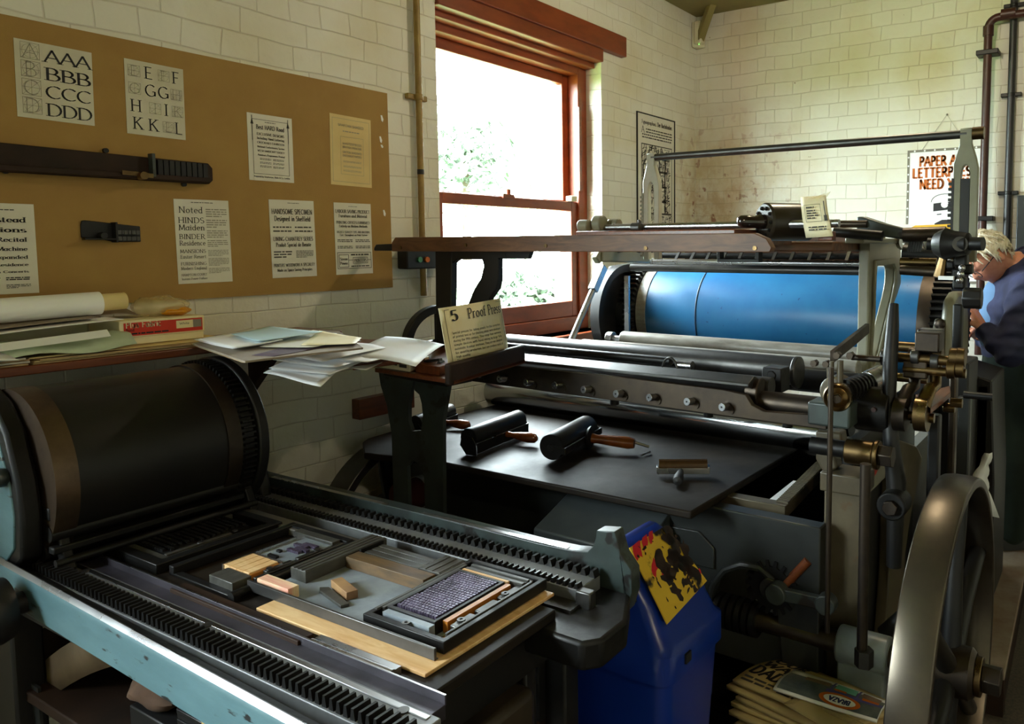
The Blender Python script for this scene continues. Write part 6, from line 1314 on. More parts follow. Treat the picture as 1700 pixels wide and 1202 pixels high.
# upper cross bar with the two toothed uprights
xr = D_(2.35)
a, b = U(1083, 262, x=xr), U(1606, 222, x=xr); zbr = (a.z+b.z)/2
MB().cyl((xr, a.y, zbr), (xr, b.y, zbr), .0125, seg=20).build('cross_bar', M_STEEL_D, pa)
def upright(px_top, y_, px0, wid, label):
    yy = y_
    k0 = U(px_top, 380, x=xr)
    m = MB(); zt_ = zbr+.018
    o_ = [(xr-.035, 1.5), (xr-.035, 1.70), (xr-.03, 1.745), (xr-.012, zt_-.022), (xr-.012, zt_), (xr+.018, zt_), (xr+.018, zt_-.025), (xr+.034, 1.73), (xr+.034, 1.5)]
    i_ = [(xr-.014, 1.5), (xr-.014, 1.69), (xr-.010, 1.705), (xr-.005, 1.712), (xr, 1.714), (xr+.005, 1.712), (xr+.010, 1.705), (xr+.014, 1.69), (xr+.014, 1.5)]
    return o_, i_
for yy, lab in ((a.y, 'toothed upright at the window end, window light put into its pale colour'), (b.y, 'toothed upright at the gangway end')):
    w_ = .011
    m = MB(); left = yy == a.y
    wd = .034
    # flat plate facing the room, with a slot
    o_ = [(yy+wd, 1.45), (yy+wd, zbr-.085), (yy+wd*.8, zbr-.06), (yy+.018, zbr-.026), (yy+.018, zbr+.016), (yy-.014, zbr+.016), (yy-.014, zbr-.026), (yy-wd*.8, zbr-.07), (yy-wd, zbr-.10), (yy-wd, 1.45)]
    i_ = [(yy+.012, 1.45), (yy+.012, zbr-.115), (yy+.009, zbr-.098), (yy+.006, zbr-.092), (yy+.002, zbr-.09), (yy-.002, zbr-.09), (yy-.006, zbr-.092), (yy-.009, zbr-.098), (yy-.012, zbr-.115), (yy-.012, 1.45)]
    m.ring(o_, i_, 'x', xr-.012, xr+.012)
    up_o = part(m.build('toothed_upright', mat('window-lit grey enamel', srgb(190, 188, 172), srgb(170, 168, 150), rough=.35) if left else M_PAINT_G, pa, bevel=.003), lab)  # window-end upright gets a paler enamel: window light put into its colour
    m = MB(); n = 15; z0_, z1_ = 1.46, zbr-.13
    for i in range(n): z = z0_+(z1_-z0_)*i/n; m.box((xr-.012, yy+wd-.001, z), (xr+.012, yy+wd+.012, z+(z1_-z0_)/n*.5))
    m.box((xr-.013, yy+wd-.004, z0_), (xr+.013, yy+wd+.003, z1_+.004)); m.build('rack_teeth', M_PAINT_G if left else M_IRON_B, up_o)
    if not left: m = MB(); m.box((xr-.013, yy-.012, 1.42), (xr-.002, yy+.012, 1.69)); m.build('slot_plate', M_IRON_B, up_o); MB().cyl((xr, yy-.014, zbr), (xr, yy-.045, zbr), .018, seg=18).build('bar_end', M_BRASS, up_o)
# rod with clamps behind the plank
a, b = U(1000, 378, D=2.02), U(1335, 374, D=2.02); MB().cyl((a.x, a.y+.02, a.z-.0), (a.x, b.y-.1, a.z-.0), .011, seg=18).build('feed_rod', M_STEEL, pa)
k = U(985, 373, D=2.0); m = MB(); m.cyl((k.x-.02, k.y+.04, k.z-.004), (k.x-.02, k.y-.0, k.z-.004), .02, seg=20); m.cyl((k.x+.01, k.y, k.z+.002), (k.x+.01, k.y-.035, k.z+.002), .028, seg=24); m.cyl((k.x+.05, k.y-.03, k.z), (k.x+.05, k.y-.07, k.z), .02, seg=20); m.build('clamp_knobs', M_PAINT_G, pa, bevel=.004)
k = U(1057, 378, D=2.0); m = MB(); m.cyl((k.x, k.y+.015, k.z), (k.x, k.y-.015, k.z), .0155, seg=20); m.sphere((k.x, k.y-.01, k.z+.018), .007, 10); m.build('rod_clamp', M_STEEL_D, pa)
# upper right works: rods, spools, brass lever
for (p0, p1, d, r, mt) in (((1370, 372), (1440, 372), 2.4, .012, M_STEEL_BR), ((1385, 385), (1465, 392), 2.35, .016, M_IRON_B), ((1500, 390), (1570, 388), 2.4, .022, M_STEEL_BR), ((1495, 435), (1555, 436), 2.4, .014, M_BRASS), ((1495, 448), (1560, 452), 2.35, .015, M_STEEL_BR), ((1540, 405), (1590, 408), 2.3, .018, M_IRON_B), ((1560, 425), (1590, 426), 2.3, .009, M_BRASS), ((1500, 420), (1570, 425), 2.6, .03, M_IRON_B)):
    a, b = U(*p0, D=d), U(*p1, D=d); MB().cyl(a, (a.x, b.y, b.z), r, seg=18).build('upper_rod', mt, pa)
a, b, c = U(1432, 370, D=2.4), U(1475, 378, D=2.45), U(1530, 385, D=2.5); MB().prism([(a.y+.02, a.z+.02), (a.y+.02, a.z-.022), (b.y, b.z-.03), (c.y, c.z-.03), (c.y, c.z+.0), (b.y, b.z+.012), (a.y, a.z+.02)], 'x', a.x, a.x+.06).build('feed_arm', M_IRON_G, pa, bevel=.006)
m = MB()
for i in range(6): k = U(1508+i*4, 402, D=2.45); m.bar((k.x, k.y, k.z-.03), (k.x, k.y-.008, k.z+.03), .006, .006)
m.build('coil_spring', M_IRON_B, pa)
for px, mt in ((1523, M_PAPER_W), (1537, M_PAPER_W)): k = U(px, 403, D=2.5); MB().sphere(k, .013, 12, (.6, .8, 1.6)).build('bright_stud', mt, pa)
br = [U(x, y, D=2.25) for x, y in ((1575, 390), (1568, 412), (1566, 430), (1560, 460))]
MB().tube(br, [.014, .013, .012, .018], 10).build('brass_lever', M_BRASS, pa)
k = U(1597, 405, D=2.2); m = MB(); m.lathe([(.0, -.03), (.03, -.03), (.036, -.02), (.044, 0), (.036, .02), (.03, .06), (.018, .065), (.018, .1), (0, .1)], k+V((0, .04, 0)), (-.25, -1, 0), 32); m.build('tension_spool', M_IRON_K, pa)
m = MB(); m.cyl(k+V((-.03, -.0, 0)), k+V((-.04, -.002, 0)), .02, seg=20); m.build('spool_cap', M_STEEL_D, pa)
for q, s_ in (((1595, 432), .03), ((1590, 455), .026), ((1606, 447), .024), ((1593, 470), .028), ((1578, 440), .02)): k = U(*q, D=2.25); MB().box((k.x-s_*.5, k.y-s_*.6, k.z-s_*.6), (k.x+s_, k.y+s_*.6, k.z+s_*.6)).build('adjuster_block', M_IRON_K, pa, bevel=.006)
for i in range(3): k = U(1597-2*i, 445+10*i, D=2.22); MB().sphere(k, .010, 10).build('bright_nut', M_STEEL, pa)
k = U(1570, 461, D=2.2); MB().box((k.x, k.y-.02, k.z-.006), (k.x+.02, k.y+.02, k.z+.004)).build('white_plate', M_PAPER_W, pa)
k = U(1613, 495, D=2.1); MB().cyl((k.x, k.y+.02, k.z), (k.x, k.y-.025, k.z), .028, seg=8).build('hex_handle', M_IRON_B, pa, bevel=.003)
k0, k1 = U(1613, 520, D=2.3), U(1595, 562, D=2.3); m = MB(); m.tube([U(1560, 570, D=2.3), U(1562, 545, D=2.3), U(1560, 540, D=2.3)], .008, 8); m.sphere(U(1560, 538, D=2.3), .016, 12, (.5, 1, 1)); m.build('thumb_lever', M_STEEL_BR, pa)
m = MB(); k = U(1610, 530, D=2.2); m.box((k.x, k.y+.02, k.z-.10), (k.x+.03, k.y+.045, k.z+.04)); m.build('rear_bracket', M_IRON_B, pa, bevel=.005)
# delivery board at the gangway
q = [U(x, y, z=1.10) for x, y in ((1520, 655), (1577, 640), (1560, 660), (1545, 678))]
MB().prism([(q[0].x, q[0].y), (q[1].x, q[1].y), (q[1].x-.1, q[1].y-.02), (q[3].x, q[3].y)], 'z', 1.085, 1.10).build('delivery_board', M_WOOD_R, pa, bevel=.002)
for q_ in ((1578, 668), (1566, 676)): k = U(*q_, D=2.1); MB().cyl((k.x, k.y, k.z), (k.x, k.y-.03, k.z), .014, seg=6).build('board_bolt', M_BRASS, pa, bevel=.002)
for (px, y0_, y1_, d, w_, mt) in ((1550, 690, 1000, 2.1, .03, M_IRON_B), (1600, 660, 900, 2.6, .04, M_PAINT_D), (1632, 640, 900, 3.0, .04, M_PAINT_D), (1582, 620, 880, 2.3, .02, M_STEEL_BR)):
    a, b = U(px, y0_, D=d), U(px, y1_, D=d); MB().box((a.x, a.y-w_/2, max(b.z, 0)), (a.x+.04, a.y+w_/2, a.z)).build('gangway_upright', mt, pa, bevel=.005)
a, b = U(1600, 655, D=2.6), U(1648, 672, D=2.6); MB().cyl((a.x, a.y, a.z), (a.x, b.y, a.z), .012, seg=14).build('gangway_handle', M_IRON_B, pa)
MB().box((-1.9, -1.89, .9), (-1.2, -1.80, 1.0)).build('side_shelf', M_IRON_B, pa)
a, b = U(1592, 615, D=3.0), U(1648, 890, D=3.0)
MB().prism([(a.y, a.z), (b.y+.02, a.z-.03), (b.y, b.z+.2), (b.y, 0), (a.y, 0)], 'x', a.x, a.x+.35).build('rear_end_casing', M_IRON_B, pa, bevel=.006)
a, b = U(1560, 600, D=2.75), U(1600, 900, D=2.75); MB().box((a.x, b.y, 0), (a.x+.2, a.y, a.z)).build('rear_side_casing', M_IRON_B, pa, bevel=.006)
# ------------------------------------------------------------------ hand rollers on the ink slab
def local_frame(o, p0, p1):
    """place a root so that its local x runs from p0 toward p1 in plan"""
    d = V(p1)-V(p0); o.rotation_euler = (0, 0, math.atan2(d.y, d.x))
def handle_prof(l, r): return [(r*.55, 0), (r*.62, l*.08), (r*.5, l*.2), (r*.85, l*.5), (r, l*.72), (r*.8, l*.93), (r*.3, l), (0, l)]
SZ = .8005
def box_roller(label, pa_, pb_, r, hl, side=-1, roller_m=None):
    """wide roller in a sheet metal stand with a turned wooden handle; axis from pixel pa_ to pb_"""
    a, b = U(*pa_, z=SZ+r), U(*pb_, z=SZ+r); c = (a+b)/2; L = (b-a).length/2
    t = thing('hand_roller', label, 'ink roller', (c.x, c.y, SZ)); local_frame(t, a, b); ORG[t] = V((0, 0, 0))
    m = MB(); m.lathe([(r*.3, -L), (r*.95, -L), (r, -L+.004), (r, L-.004), (r*.95, L), (r*.3, L)], (0, 0, r+.022), (1, 0, 0), 36); m.build('roller', M_RUBBER, t, local=True)
    m = MB()
    for s in (-1, 1): m.prism([(-r*1.05, .0), (r*.2, .0), (r*.9, r*.9), (r*.75, r*1.7), (-r*.6, r*1.75), (-r*1.05, r*1.1)], 'x', s*(L+.004), s*(L+.007))
    m.box((-L-.005, -r*1.12, r*.2), (L+.005, -r*1.05, r*1.25)); m.build('roller_stand', M_IRON_K, t, bevel=.001, local=True)
    m = MB(); m.box((-L-.005, -r*1.14, r*1.22), (L+.005, -r*1.04, r*1.28)); part(m.build('bright_edge', M_STEEL, t, local=True), 'bright worn edge')
    h = MB(); h.lathe(handle_prof(hl, .019), (L*.1, -r*1.1, r*1.0), (.12, -1, -.08), 22); h.build('handle', M_WOOD_H, t, local=True, smooth=60)
    return t
box_roller('black ink roller with a wooden handle, half hidden behind the iron stand', (690, 712), (748, 690), .028, .115)
box_roller('long black ink roller with a wooden handle, middle of the slab', (778, 738), (862, 705), .034, .12)
a, b = U(915, 745, z=SZ+.045), U(975, 712, z=SZ+.045); c = (a+b)/2; L = (b-a).length/2
t = thing('hand_roller', 'thick black ink roller in an iron fork with the longest wooden handle', 'ink roller', (c.x, c.y, SZ)); local_frame(t, a, b); ORG[t] = V((0, 0, 0)); r = .044
m = MB(); m.lathe([(r*.2, -L), (r*.94, -L), (r, -L+.005), (r, L-.005), (r*.94, L), (r*.2, L)], (0, 0, r+.006), (1, 0, 0), 40); m.build('roller', M_RUBBER, t, local=True)
m = MB()
for s in (-1, 1): m.bar((s*(L+.006), .005, r+.006), (s*(L+.006), -r*1.15, r*.95), .006, .022); m.cyl((s*(L+.001), 0, r+.006), (s*(L+.012), 0, r+.006), .012, seg=14)
m.bar((-L-.008, -r*1.15, r*.95), (L+.008, -r*1.15, r*.95), .008, .022); m.build('iron_fork', M_IRON_K, t, bevel=.001, local=True)
m = MB(); m.lathe([(.0, 0), (.038, .0), (.041, .008), (.03, .014), (.0, .014)], (L*.25, -r*1.2, r*.98), (.1, -1, -.05), 26); m.build('hand_guard', M_IRON_K, t, local=True)
m = MB(); m.lathe([(.018, 0), (.015, .02), (.019, .08), (.021, .13), (.016, .15), (0, .152)], (L*.25, -r*1.2-.014, r*.95), (.1, -1, -.06), 24); m.build('handle', M_WOOD_H, t, local=True, smooth=60)
m = MB(); m.cyl((L*.25+.016, -r*1.2-.165, r*.83), (L*.25+.03, -r*1.2-.21, r*.5), .005, seg=8); m.bar((L*.1, -r*1.2-.2, .006), (L*.45, -r*1.2-.215, .006), .004, .006); m.build('hanging_hook', M_STEEL, t, local=True)
a, b = U(1094, 774, z=SZ+.03), U(1174, 774, z=SZ+.03); c = (a+b)/2; L = (b-a).length/2
t = thing('brayer', 'small brass-sheened brayer with a black handle, at the near right of the slab', 'ink roller', (c.x, c.y, SZ)); local_frame(t, a, b); ORG[t] = V((0, 0, 0)); r = .02
MB().lathe([(0, -L), (r, -L), (r, L), (0, L)], (0, 0, r+.012), (1, 0, 0), 32).build('roller', mat('dark amber roller', srgb(74, 50, 24), srgb(50, 36, 22), rough=.25, metal=.3), t, local=True)
sg = -1 if (CAM-c).dot(V((-(b-a).y, (b-a).x, 0))) < 0 else 1
m = MB(); m.box((-L-.006, sg*r*.9, .012), (L+.006, sg*r*1.15, .03))
for s in (-1, 1): m.box((s*(L+.001), -r*.3*sg, .016), (s*(L+.007), sg*r*1.15, .034))
m.build('wire_frame', M_STEEL, t, local=True, bevel=.001)
m = MB(); m.lathe([(.008, 0), (.011, .02), (.015, .06), (.013, .085), (0, .09)], (-L*.1, sg*r*1.15, .022), (-.15, sg, -.05), 20); m.build('handle', M_INK, t, local=True, smooth=60)

# big roller with its card on the feed table
FT = ZT2+.0006
a, b = U(1268, 372, D=2.0), U(1340, 372, D=2.12)
r = .054; zc_ = FT+r+.001
t = thing('hand_roller', 'big black hand roller with turned handles, on top of the feed board', 'ink roller', (a.x, (a.y+b.y)/2, FT))
ax = (V((b.x, b.y, 0))-V((a.x, a.y, 0))); L = ax.length; ax.normalize(); o = V((a.x, a.y, zc_))
m = MB(); m.lathe([(0, 0), (r*.5, 0), (r*.92, .0), (r, .006), (r, L+.0), (r*.92, L+.006), (0, L+.006)], o, ax, 48); m.build('roller', mat('blackened leather roller', srgb(44, 36, 24), srgb(32, 27, 20), rough=.3, scale=4), t)
m = MB(); m.lathe([(.0, -.085), (.010, -.084), (.017, -.075), (.018, -.055), (.016, -.03), (.02, -.02), (.021, 0), (0, .002)], o, ax, 24); part(m.build('handle', mat('shiny black handle', srgb(34, 24, 20), rough=.12, coat=.6), t, smooth=60), 'glossy black turned handle')
for i in range(10):
    an = 2*PI*i/10; e1 = ax.orthogonal().normalized(); e2 = ax.cross(e1); c = o+(e1*math.cos(an)+e2*math.sin(an))*r*.72
    MB().sphere(c-ax*.001, .006, 8).build('end_nail', M_IRON_K, t)
k = U(1332, 400, D=2.02); k2 = U(1382, 400, D=2.02)
t = thing('caption_card', 'cream caption card in plastic, stood in a wooden block beside the big roller', 'sign', (k.x, (k.y+k2.y)/2, FT))
m = MB(); m.box((k.x-.0, k2.y, FT+.001), (k.x+.03, k.y-.045, FT+.026)); m.build('wooden_block', M_WOOD_R, t, bevel=.002)
tl, tr_, bl, br_ = U(1329, 327, D=2.035), U(1371, 324, D=2.035), U(1338, 395, D=2.0), U(1383, 392, D=2.0)
m = MB(); n = 6
for i in range(n+1):
    for j in range(5): p = bl*(1-i/n)*(1-j/4)+br_*(i/n)*(1-j/4)+tl*(1-i/n)*(j/4)+tr_*(i/n)*(j/4); p.x -= .008*math.sin(j/4*PI); m.v.append(p)
for i in range(n):
    for j in range(4): m.f.append((i*5+j, (i+1)*5+j, (i+1)*5+j+1, i*5+j+1)); m.m.append(0)
m.build('card', M_CARD_T, t, smooth=60, solid=.001)
ex = (br_-bl); ey = (tl-bl); k = Ink(bl+V((-.009, 0, 0)), ex, ey, .003); w, h = ex.length, ey.length
k.frame(w*.14, h*.36, w*.74, h*.78, w*.012); k.greek(w*.2, h*.42, w*.66, h*.66, 4, .5, .3); k.greek(w*.2, h*.68, w*.5, h*.74, 1, .6); k.rect(w*.86, h*.36, w*.9, h*.84); k.rect(w*.82, h*.36, w*.94, h*.5); k.greek(w*.2, h*.14, w*.86, h*.26, 2, .5)
k.build('printed_lettering', M_INK_S, t)
m = MB(); m.add([tl+V((-.002, 0, -.01)), tr_+V((-.002, 0, -.01)), U(1379, 318, D=2.04), U(1352, 327, D=2.03)], [(0, 1, 2, 3)]); m.build('plastic_sleeve', M_FILM, t, smooth=0)
q = [U(x, y, D=2.5) for x, y in ((1440, 380), (1520, 384))]
a, b = U(1500, 388, D=2.75), U(1578, 380, D=2.75)
m = MB(); m.add([(a.x, a.y, a.z-.0), (b.x, b.y, a.z+.0), (b.x+.12, b.y-.02, a.z+.035), (a.x+.12, a.y, a.z+.03)], [(0, 1, 2, 3)]); tag(m.build('yellow_sheet', mat('yellow paper', srgb(232, 184, 48), rough=.6), smooth=0, solid=.001), 'yellow paper sheet on top of the press, in front of the captain poster', 'paper')
a, b = U(1452, 386, D=2.6), U(1500, 384, D=2.6)
m = MB(); m.add([(a.x, a.y, a.z), (b.x, b.y, a.z), (b.x+.2, b.y, a.z+.03), (a.x+.2, a.y, a.z+.03)], [(0, 1, 2, 3)]); tag(m.build('white_sheet', M_PAPER_W, smooth=0, solid=.001), 'white paper sheet on top of the press beside the yellow sheet', 'paper')
m = MB(); a, b = U(700, 820, y=-.32), U(700, 800, y=-.32); m.cyl((a.x-.1, -.32, .62), (a.x+.16, -.32, .62), .055, seg=28); rl = tag(m.build('paper_roll', mat('maroon wrapping', srgb(110, 52, 44), rough=.6)), 'maroon wrapped roll lying low behind the iron stand', 'paper roll')
m = MB(); m.lathe([(.0562, 0), (.0574, 0), (.0574, .12), (.0562, .12)], (a.x-.02, -.32, .62), (1, 0, 0), 28, True); m.build('white_band', M_PAPER_W, rl)
MB().box((-2.75, -.5, .55), (-2.35, -.22, .563)).build('roll_ledge', M_IRON_B, pa)

# ------------------------------------------------------------------ bin, newspapers, step
bx, by = (-3.155, -2.88), (-1.635, -1.335)
t = thing('swing_bin', 'blue plastic swing bin between the two presses', 'bin', (sum(bx)/2, sum(by)/2, 0))
def rrect(x0, x1, y0, y1, r, n=5):
    return arc(x1-r, y1-r, r, r, 0, 90, n)+arc(x0+r, y1-r, r, r, 90, 180, n)+arc(x0+r, y0+r, r, r, 180, 270, n)+arc(x1-r, y0+r, r, r, 270, 360, n)
m = MB(); rings = []
for z, s in ((0, .035), (.56, .004), (.572, .004)): rings.append([(x, y, z) for x, y in rrect(bx[0]+s, bx[1]-s, by[0]+s, by[1]-s, .035)])
n = len(rings[0]); m.v = [V(p) for r_ in rings for p in r_]
for k in range(2): m.f += [(k*n+i, k*n+(i+1) % n, (k+1)*n+(i+1) % n, (k+1)*n+i) for i in range(n)]
m.f.append(tuple(range(n))[::-1]); m.m = [0]*len(m.f); m.build('bin_body', M_BIN, t, smooth=50)
# hood: rim, then a gable that slopes to the ridge
m = MB(); rings = []
cx0, cy0 = sum(bx)/2, sum(by)/2
for z, s, kx, ky in ((.55, -.006, 0, 0), (.612, -.006, 0, 0), (.625, .006, 0, 0)): rings.append([(x, y, z) for x, y in rrect(bx[0]+s, bx[1]-s, by[0]+s, by[1]-s, .04)])
RT_ = []
for x, y in rrect(bx[0]+.006, bx[1]-.006, by[0]+.006, by[1]-.006, .04):
    tx = (x-cx0)/(bx[1]-bx[0])*2; ty = (y-cy0)/(by[1]-by[0])*2
    RT_.append((tx, ty))
for f, z in ((.75, .70), (.45, .765), (.2, .80), (.05, .81)):
    rings.append([(cx0+tx*(bx[1]-bx[0])/2*(.72+.28*f), cy0+.03*(1-f)+ty*(by[1]-by[0])/2*max(f, .08), z) for tx, ty in RT_])
n = len(rings[0]); m.v = [V(p) for r_ in rings for p in r_]
for k in range(len(rings)-1): m.f += [(k*n+i, k*n+(i+1) % n, (k+1)*n+(i+1) % n, (k+1)*n+i) for i in range(n)]
m.f.append(tuple((len(rings)-1)*n+i for i in range(n))); m.m = [0]*len(m.f); m.build('bin_hood', M_BIN, t, smooth=50)
k = U(1142, 1077, y=by[0]-.008); part(MB().box((k.x-.012, by[0]-.011, .575), (k.x+.012, by[0]-.004, .597)).build('maker_plate', M_INK, t), 'small black plate on the rim')
# smeared yellow card lying on the slope
q0, q1, q2, q3 = (V((-3.115, -1.508, .818)), V((-2.955, -1.508, .818)), V((-2.925, -1.605, .690)), V((-3.125, -1.612, .672)))
m = MB(); nn = (q1-q0).cross(q3-q0).normalized()*(-1); nn = nn if nn.z > 0 else -nn
m.add([p+nn*.006 for p in (q0, q1, q2, q3)]+[p+nn*.009 for p in (q0, q1, q2, q3)], [(3, 2, 1, 0), (4, 5, 6, 7), (0, 1, 5, 4), (1, 2, 6, 5), (2, 3, 7, 6), (3, 0, 4, 7)])
yc_ = tag(m.build('ink_card', M_YEL, smooth=0), 'yellow card smeared with black and red ink, lying on the blue bin lid', 'card')
k = Ink(q3+nn*.009, q2-q3, q0-q3, .0006); w, h = (q2-q3).length, (q0-q3).length; rr = random.Random(4)
def blot(cx, cy, r, el=1., a0=0):
    pts = []
    for i in range(12): a = 2*PI*i/12; q = r*rr.uniform(.55, 1.25); x, y = q*el*math.cos(a), q*math.sin(a); pts.append((cx+x*math.cos(a0)-y*math.sin(a0), cy+x*math.sin(a0)+y*math.cos(a0)))
    pts = [(min(max(x, .001), w-.001), min(max(y, .001), h-.001)) for x, y in pts]; k.quad(*pts)
for _ in range(26): blot(w*rr.gauss(.58, .16), h*rr.gauss(.48, .2), rr.uniform(.006, .02), rr.uniform(1, 2.2), rr.uniform(0, 3))
for _ in range(40): blot(w*rr.uniform(.05, .95), h*rr.uniform(.05, .95), rr.uniform(.001, .004), rr.uniform(1, 3), rr.uniform(0, 3))
k.build('black_smears', mat('black ink', srgb(18, 12, 10), srgb(54, 30, 18), rough=.3, scale=30), yc_)
k = Ink(q3+nn*.009, q2-q3, q0-q3, .0004)
for (cx, cy, r_, el) in ((.12, .93, .016, 1.6), (.3, .96, .013, 2), (.42, .93, .009, 2), (.24, .62, .010, 2.4), (.34, .5, .008, 2.2), (.92, .14, .009, 1.4)): blot(w*cx, h*cy, r_, el, .8)
k.build('red_smears', mat('crimson ink', srgb(206, 30, 48), rough=.35), yc_)

# newspapers on a low box
NZ = .385
tag(MB().box((-3.02, -1.90, 0), (-2.73, -1.66, .20)).build('wooden_box', M_WOOD_K, bevel=.004), 'low dark box under the heap of newspapers', 'box')
def newspaper(name, label, z, px, m_, thick, bow, group=None, sd=0, cat='newspaper', at=None):
    c = [U(*p, z=at or z) for p in px]
    for p in c: p.z = z; rr = random.Random(sd); mb = MB(); n = 8; ph = rr.uniform(0, 6)
    def S(a, b): p = c[0]*(1-a)*(1-b)+c[1]*a*(1-b)+c[2]*a*b+c[3]*(1-a)*b; return p+V((0, 0, bow*(1-(2*a-1)**2)+.003*math.sin(6*a+ph)*math.cos(5*b)))
    for i in range(n+1):
        for j in range(n+1): mb.v.append(S(i/n, j/n))
    for i in range(n):
        for j in range(n): mb.f.append((i*(n+1)+j, (i+1)*(n+1)+j, (i+1)*(n+1)+j+1, i*(n+1)+j+1)); mb.m.append(0)
    # rounded fold along the side that faces left
    o = mb.build(name, m_, smooth=60); s = o.modifiers.new('solid', 'SOLIDIFY'); s.thickness = thick; s.offset = -1
    return tag(o, label, cat, group), S
base_px = ((1216, 1127), (1302, 1092), (1486, 1168), (1400, 1206))
for i in range(9):
    dx, dy = random.uniform(-9, 6), random.uniform(-4, 4)
    newspaper('newspaper', 'folded yellowish newspaper, one of the stack under the DAD OF headline', .212+.0185*i, [(x+dx+(5*math.sin(i*2.1)), y+dy) for x, y in base_px], M_NEWS if i % 3 else M_CREAM, .012, .004, 'newspapers in the stack', sd=i, at=NZ)
npp, S1 = newspaper('newspaper', 'newspaper with the bold headline DAD OF, on the stack beside the bin', NZ, base_px, M_NEWS, .01, .010, sd=20)
class SurfInk(Ink):
    def __init__(s, S, w, h, lift): s.S, s.w, s.h, s.lift, s.mb = S, w, h, lift, MB()
    def P(s, x, y): return s.S(y/s.h, x/s.w)+V((0, 0, s.lift))
    def rect(s, x0, y0, x1, y1, n=6):
        for i in range(n):
            for j in range(n): a, b, c, d = (x0+(x1-x0)*i/n, y0+(y1-y0)*j/n, x0+(x1-x0)*(i+1)/n, y0+(y1-y0)*(j+1)/n); s.quad((a, b), (c, b), (c, d), (a, d))
        return s
k = SurfInk(S1, 1., .62, .0016)
HEAD = dict(thick=.25, thin=.16, serif=0, nib=0, wide=1.); k.text('OUR', .03, .46, .11, HEAD, al='l'); k.text('WAR', .03, .315, .11, HEAD, al='l'); k.text('DAD OF 2', .03, .155, .13, HEAD, al='l', fit=.62); k.text('>>', .02, .06, .03, HEAVY, al='l') if False else None
k.build('headline', M_INK, npp)
k = SurfInk(S1, 1., .62, .0016)
for x in (.04, .38): k.greek(x, .03, x+.28, .12, 2, .5)
k.build('small_headline', M_INK_S, npp)
mag, S2 = newspaper('magazine', 'glossy folded advertising paper with an orange oval badge, topmost on the newspapers', NZ+.020, ((1283, 1144), (1320, 1110), (1476, 1165), (1455, 1198)), M_PAPER_W, .006, .010, sd=31, cat='magazine')
k = SurfInk(S2, 1., .42, .0016); k.rect(.03, .02, 1, .30); k.build('picture_panel', mat('dark photo print', srgb(70, 84, 92), srgb(110, 116, 116), rough=.4, scale=18), mag)
k = SurfInk(S2, 1., .42, .0020); k.rect(.45, .17, 1, .215); k.rect(.48, .215, .50, .36); k.rect(.74, .215, .76, .36); k.build('violet_band', mat('violet print', srgb(84, 82, 148), rough=.45), mag)
k = SurfInk(S2, 1., .42, .0022); k.rect(.52, .23, .73, .33); k.build('turquoise_panel', mat('turquoise print', srgb(90, 170, 160), srgb(120, 186, 176), rough=.45, scale=14), mag)
k = SurfInk(S2, 1., .42, .0023); k.rect(.20, .24, .46, .31); k.rect(.78, .24, .96, .33); k.build('brown_panel', mat('brown photo print', srgb(110, 84, 66), srgb(150, 130, 110), rough=.45, scale=22), mag)
k = SurfInk(S2, 1., .42, .0026); k.quad(*[(.62+.20*a, .10+.088*b) for a, b in arc(0, 0, 1, 1, 0, 345, 23)]); k.rect(.52, .215, .64, .24); k.rect(.80, .20, .96, .235); k.build('orange_oval', M_ORANGE, mag)
k = SurfInk(S2, 1., .42, .0032); k.quad(*[(.62+.155*a, .10+.06*b) for a, b in arc(0, 0, 1, 1, 0, 345, 23)]); k.build('white_oval', M_PAPER_W, mag)
class FlipInk(SurfInk):
    def P(s, x, y): return s.S((s.h-y)/s.h, (s.w-x)/s.w)+V((0, 0, s.lift))
k = FlipInk(S2, 1., .42, .0038); k.text('BRAZA', .38, .295, .055, HEAVY, fit=.2); k.build('navy_letters', M_BLUEP, mag)
sh_, S3 = newspaper('plastic_wrapper', 'crumpled clear wrapper between the magazine and the newspaper', NZ+.008, ((1300, 1168), (1345, 1150), (1440, 1205), (1400, 1225)), M_FILM, .003, .006, sd=40, cat='wrapper')
# duckboard step at the right
q = [U(x, y, z=.15) for x, y in ((1610, 1104), (1668, 1118), (1700, 958))]
d_ = (q[2]-q[1]).normalized()
far = q[1]+d_*1.15; nl = (q[0]-q[1])
t = thing('wooden_step', 'worn low wooden step on the floor beyond the flywheel', 'step', tuple((q[0]+q[1]+far)/3*V((1, 1, 0)) if False else ((q[0].x+far.x)/2, (q[0].y+far.y)/2, 0)))
m = MB(); e_ = q[0]+(q[0]-q[1])*.12; m.prism([(q[1].x, q[1].y), (e_.x, e_.y), ((e_+d_*1.15).x, (e_+d_*1.15).y), (far.x, far.y)], 'z', .125, .15); m.build('step_top', mat('scuffed step top', srgb(120, 92, 70), srgb(150, 136, 122), rough=.55, scale=5), t, bevel=.003)
m = MB(); m.prism([(q[1].x+.004, q[1].y+.002), (e_.x, e_.y), (e_.x+.03, e_.y), (q[1].x+.034, q[1].y)], 'z', 0, .125); m.build('end_board', M_WOOD_K, t)
m = MB(); m.prism([(q[1].x+.01, q[1].y+.004), (far.x, far.y+.004), (far.x, far.y+.03), (q[1].x+.01, q[1].y+.03)], 'z', 0, .125); m.build('side_board', M_WOOD_K, t)

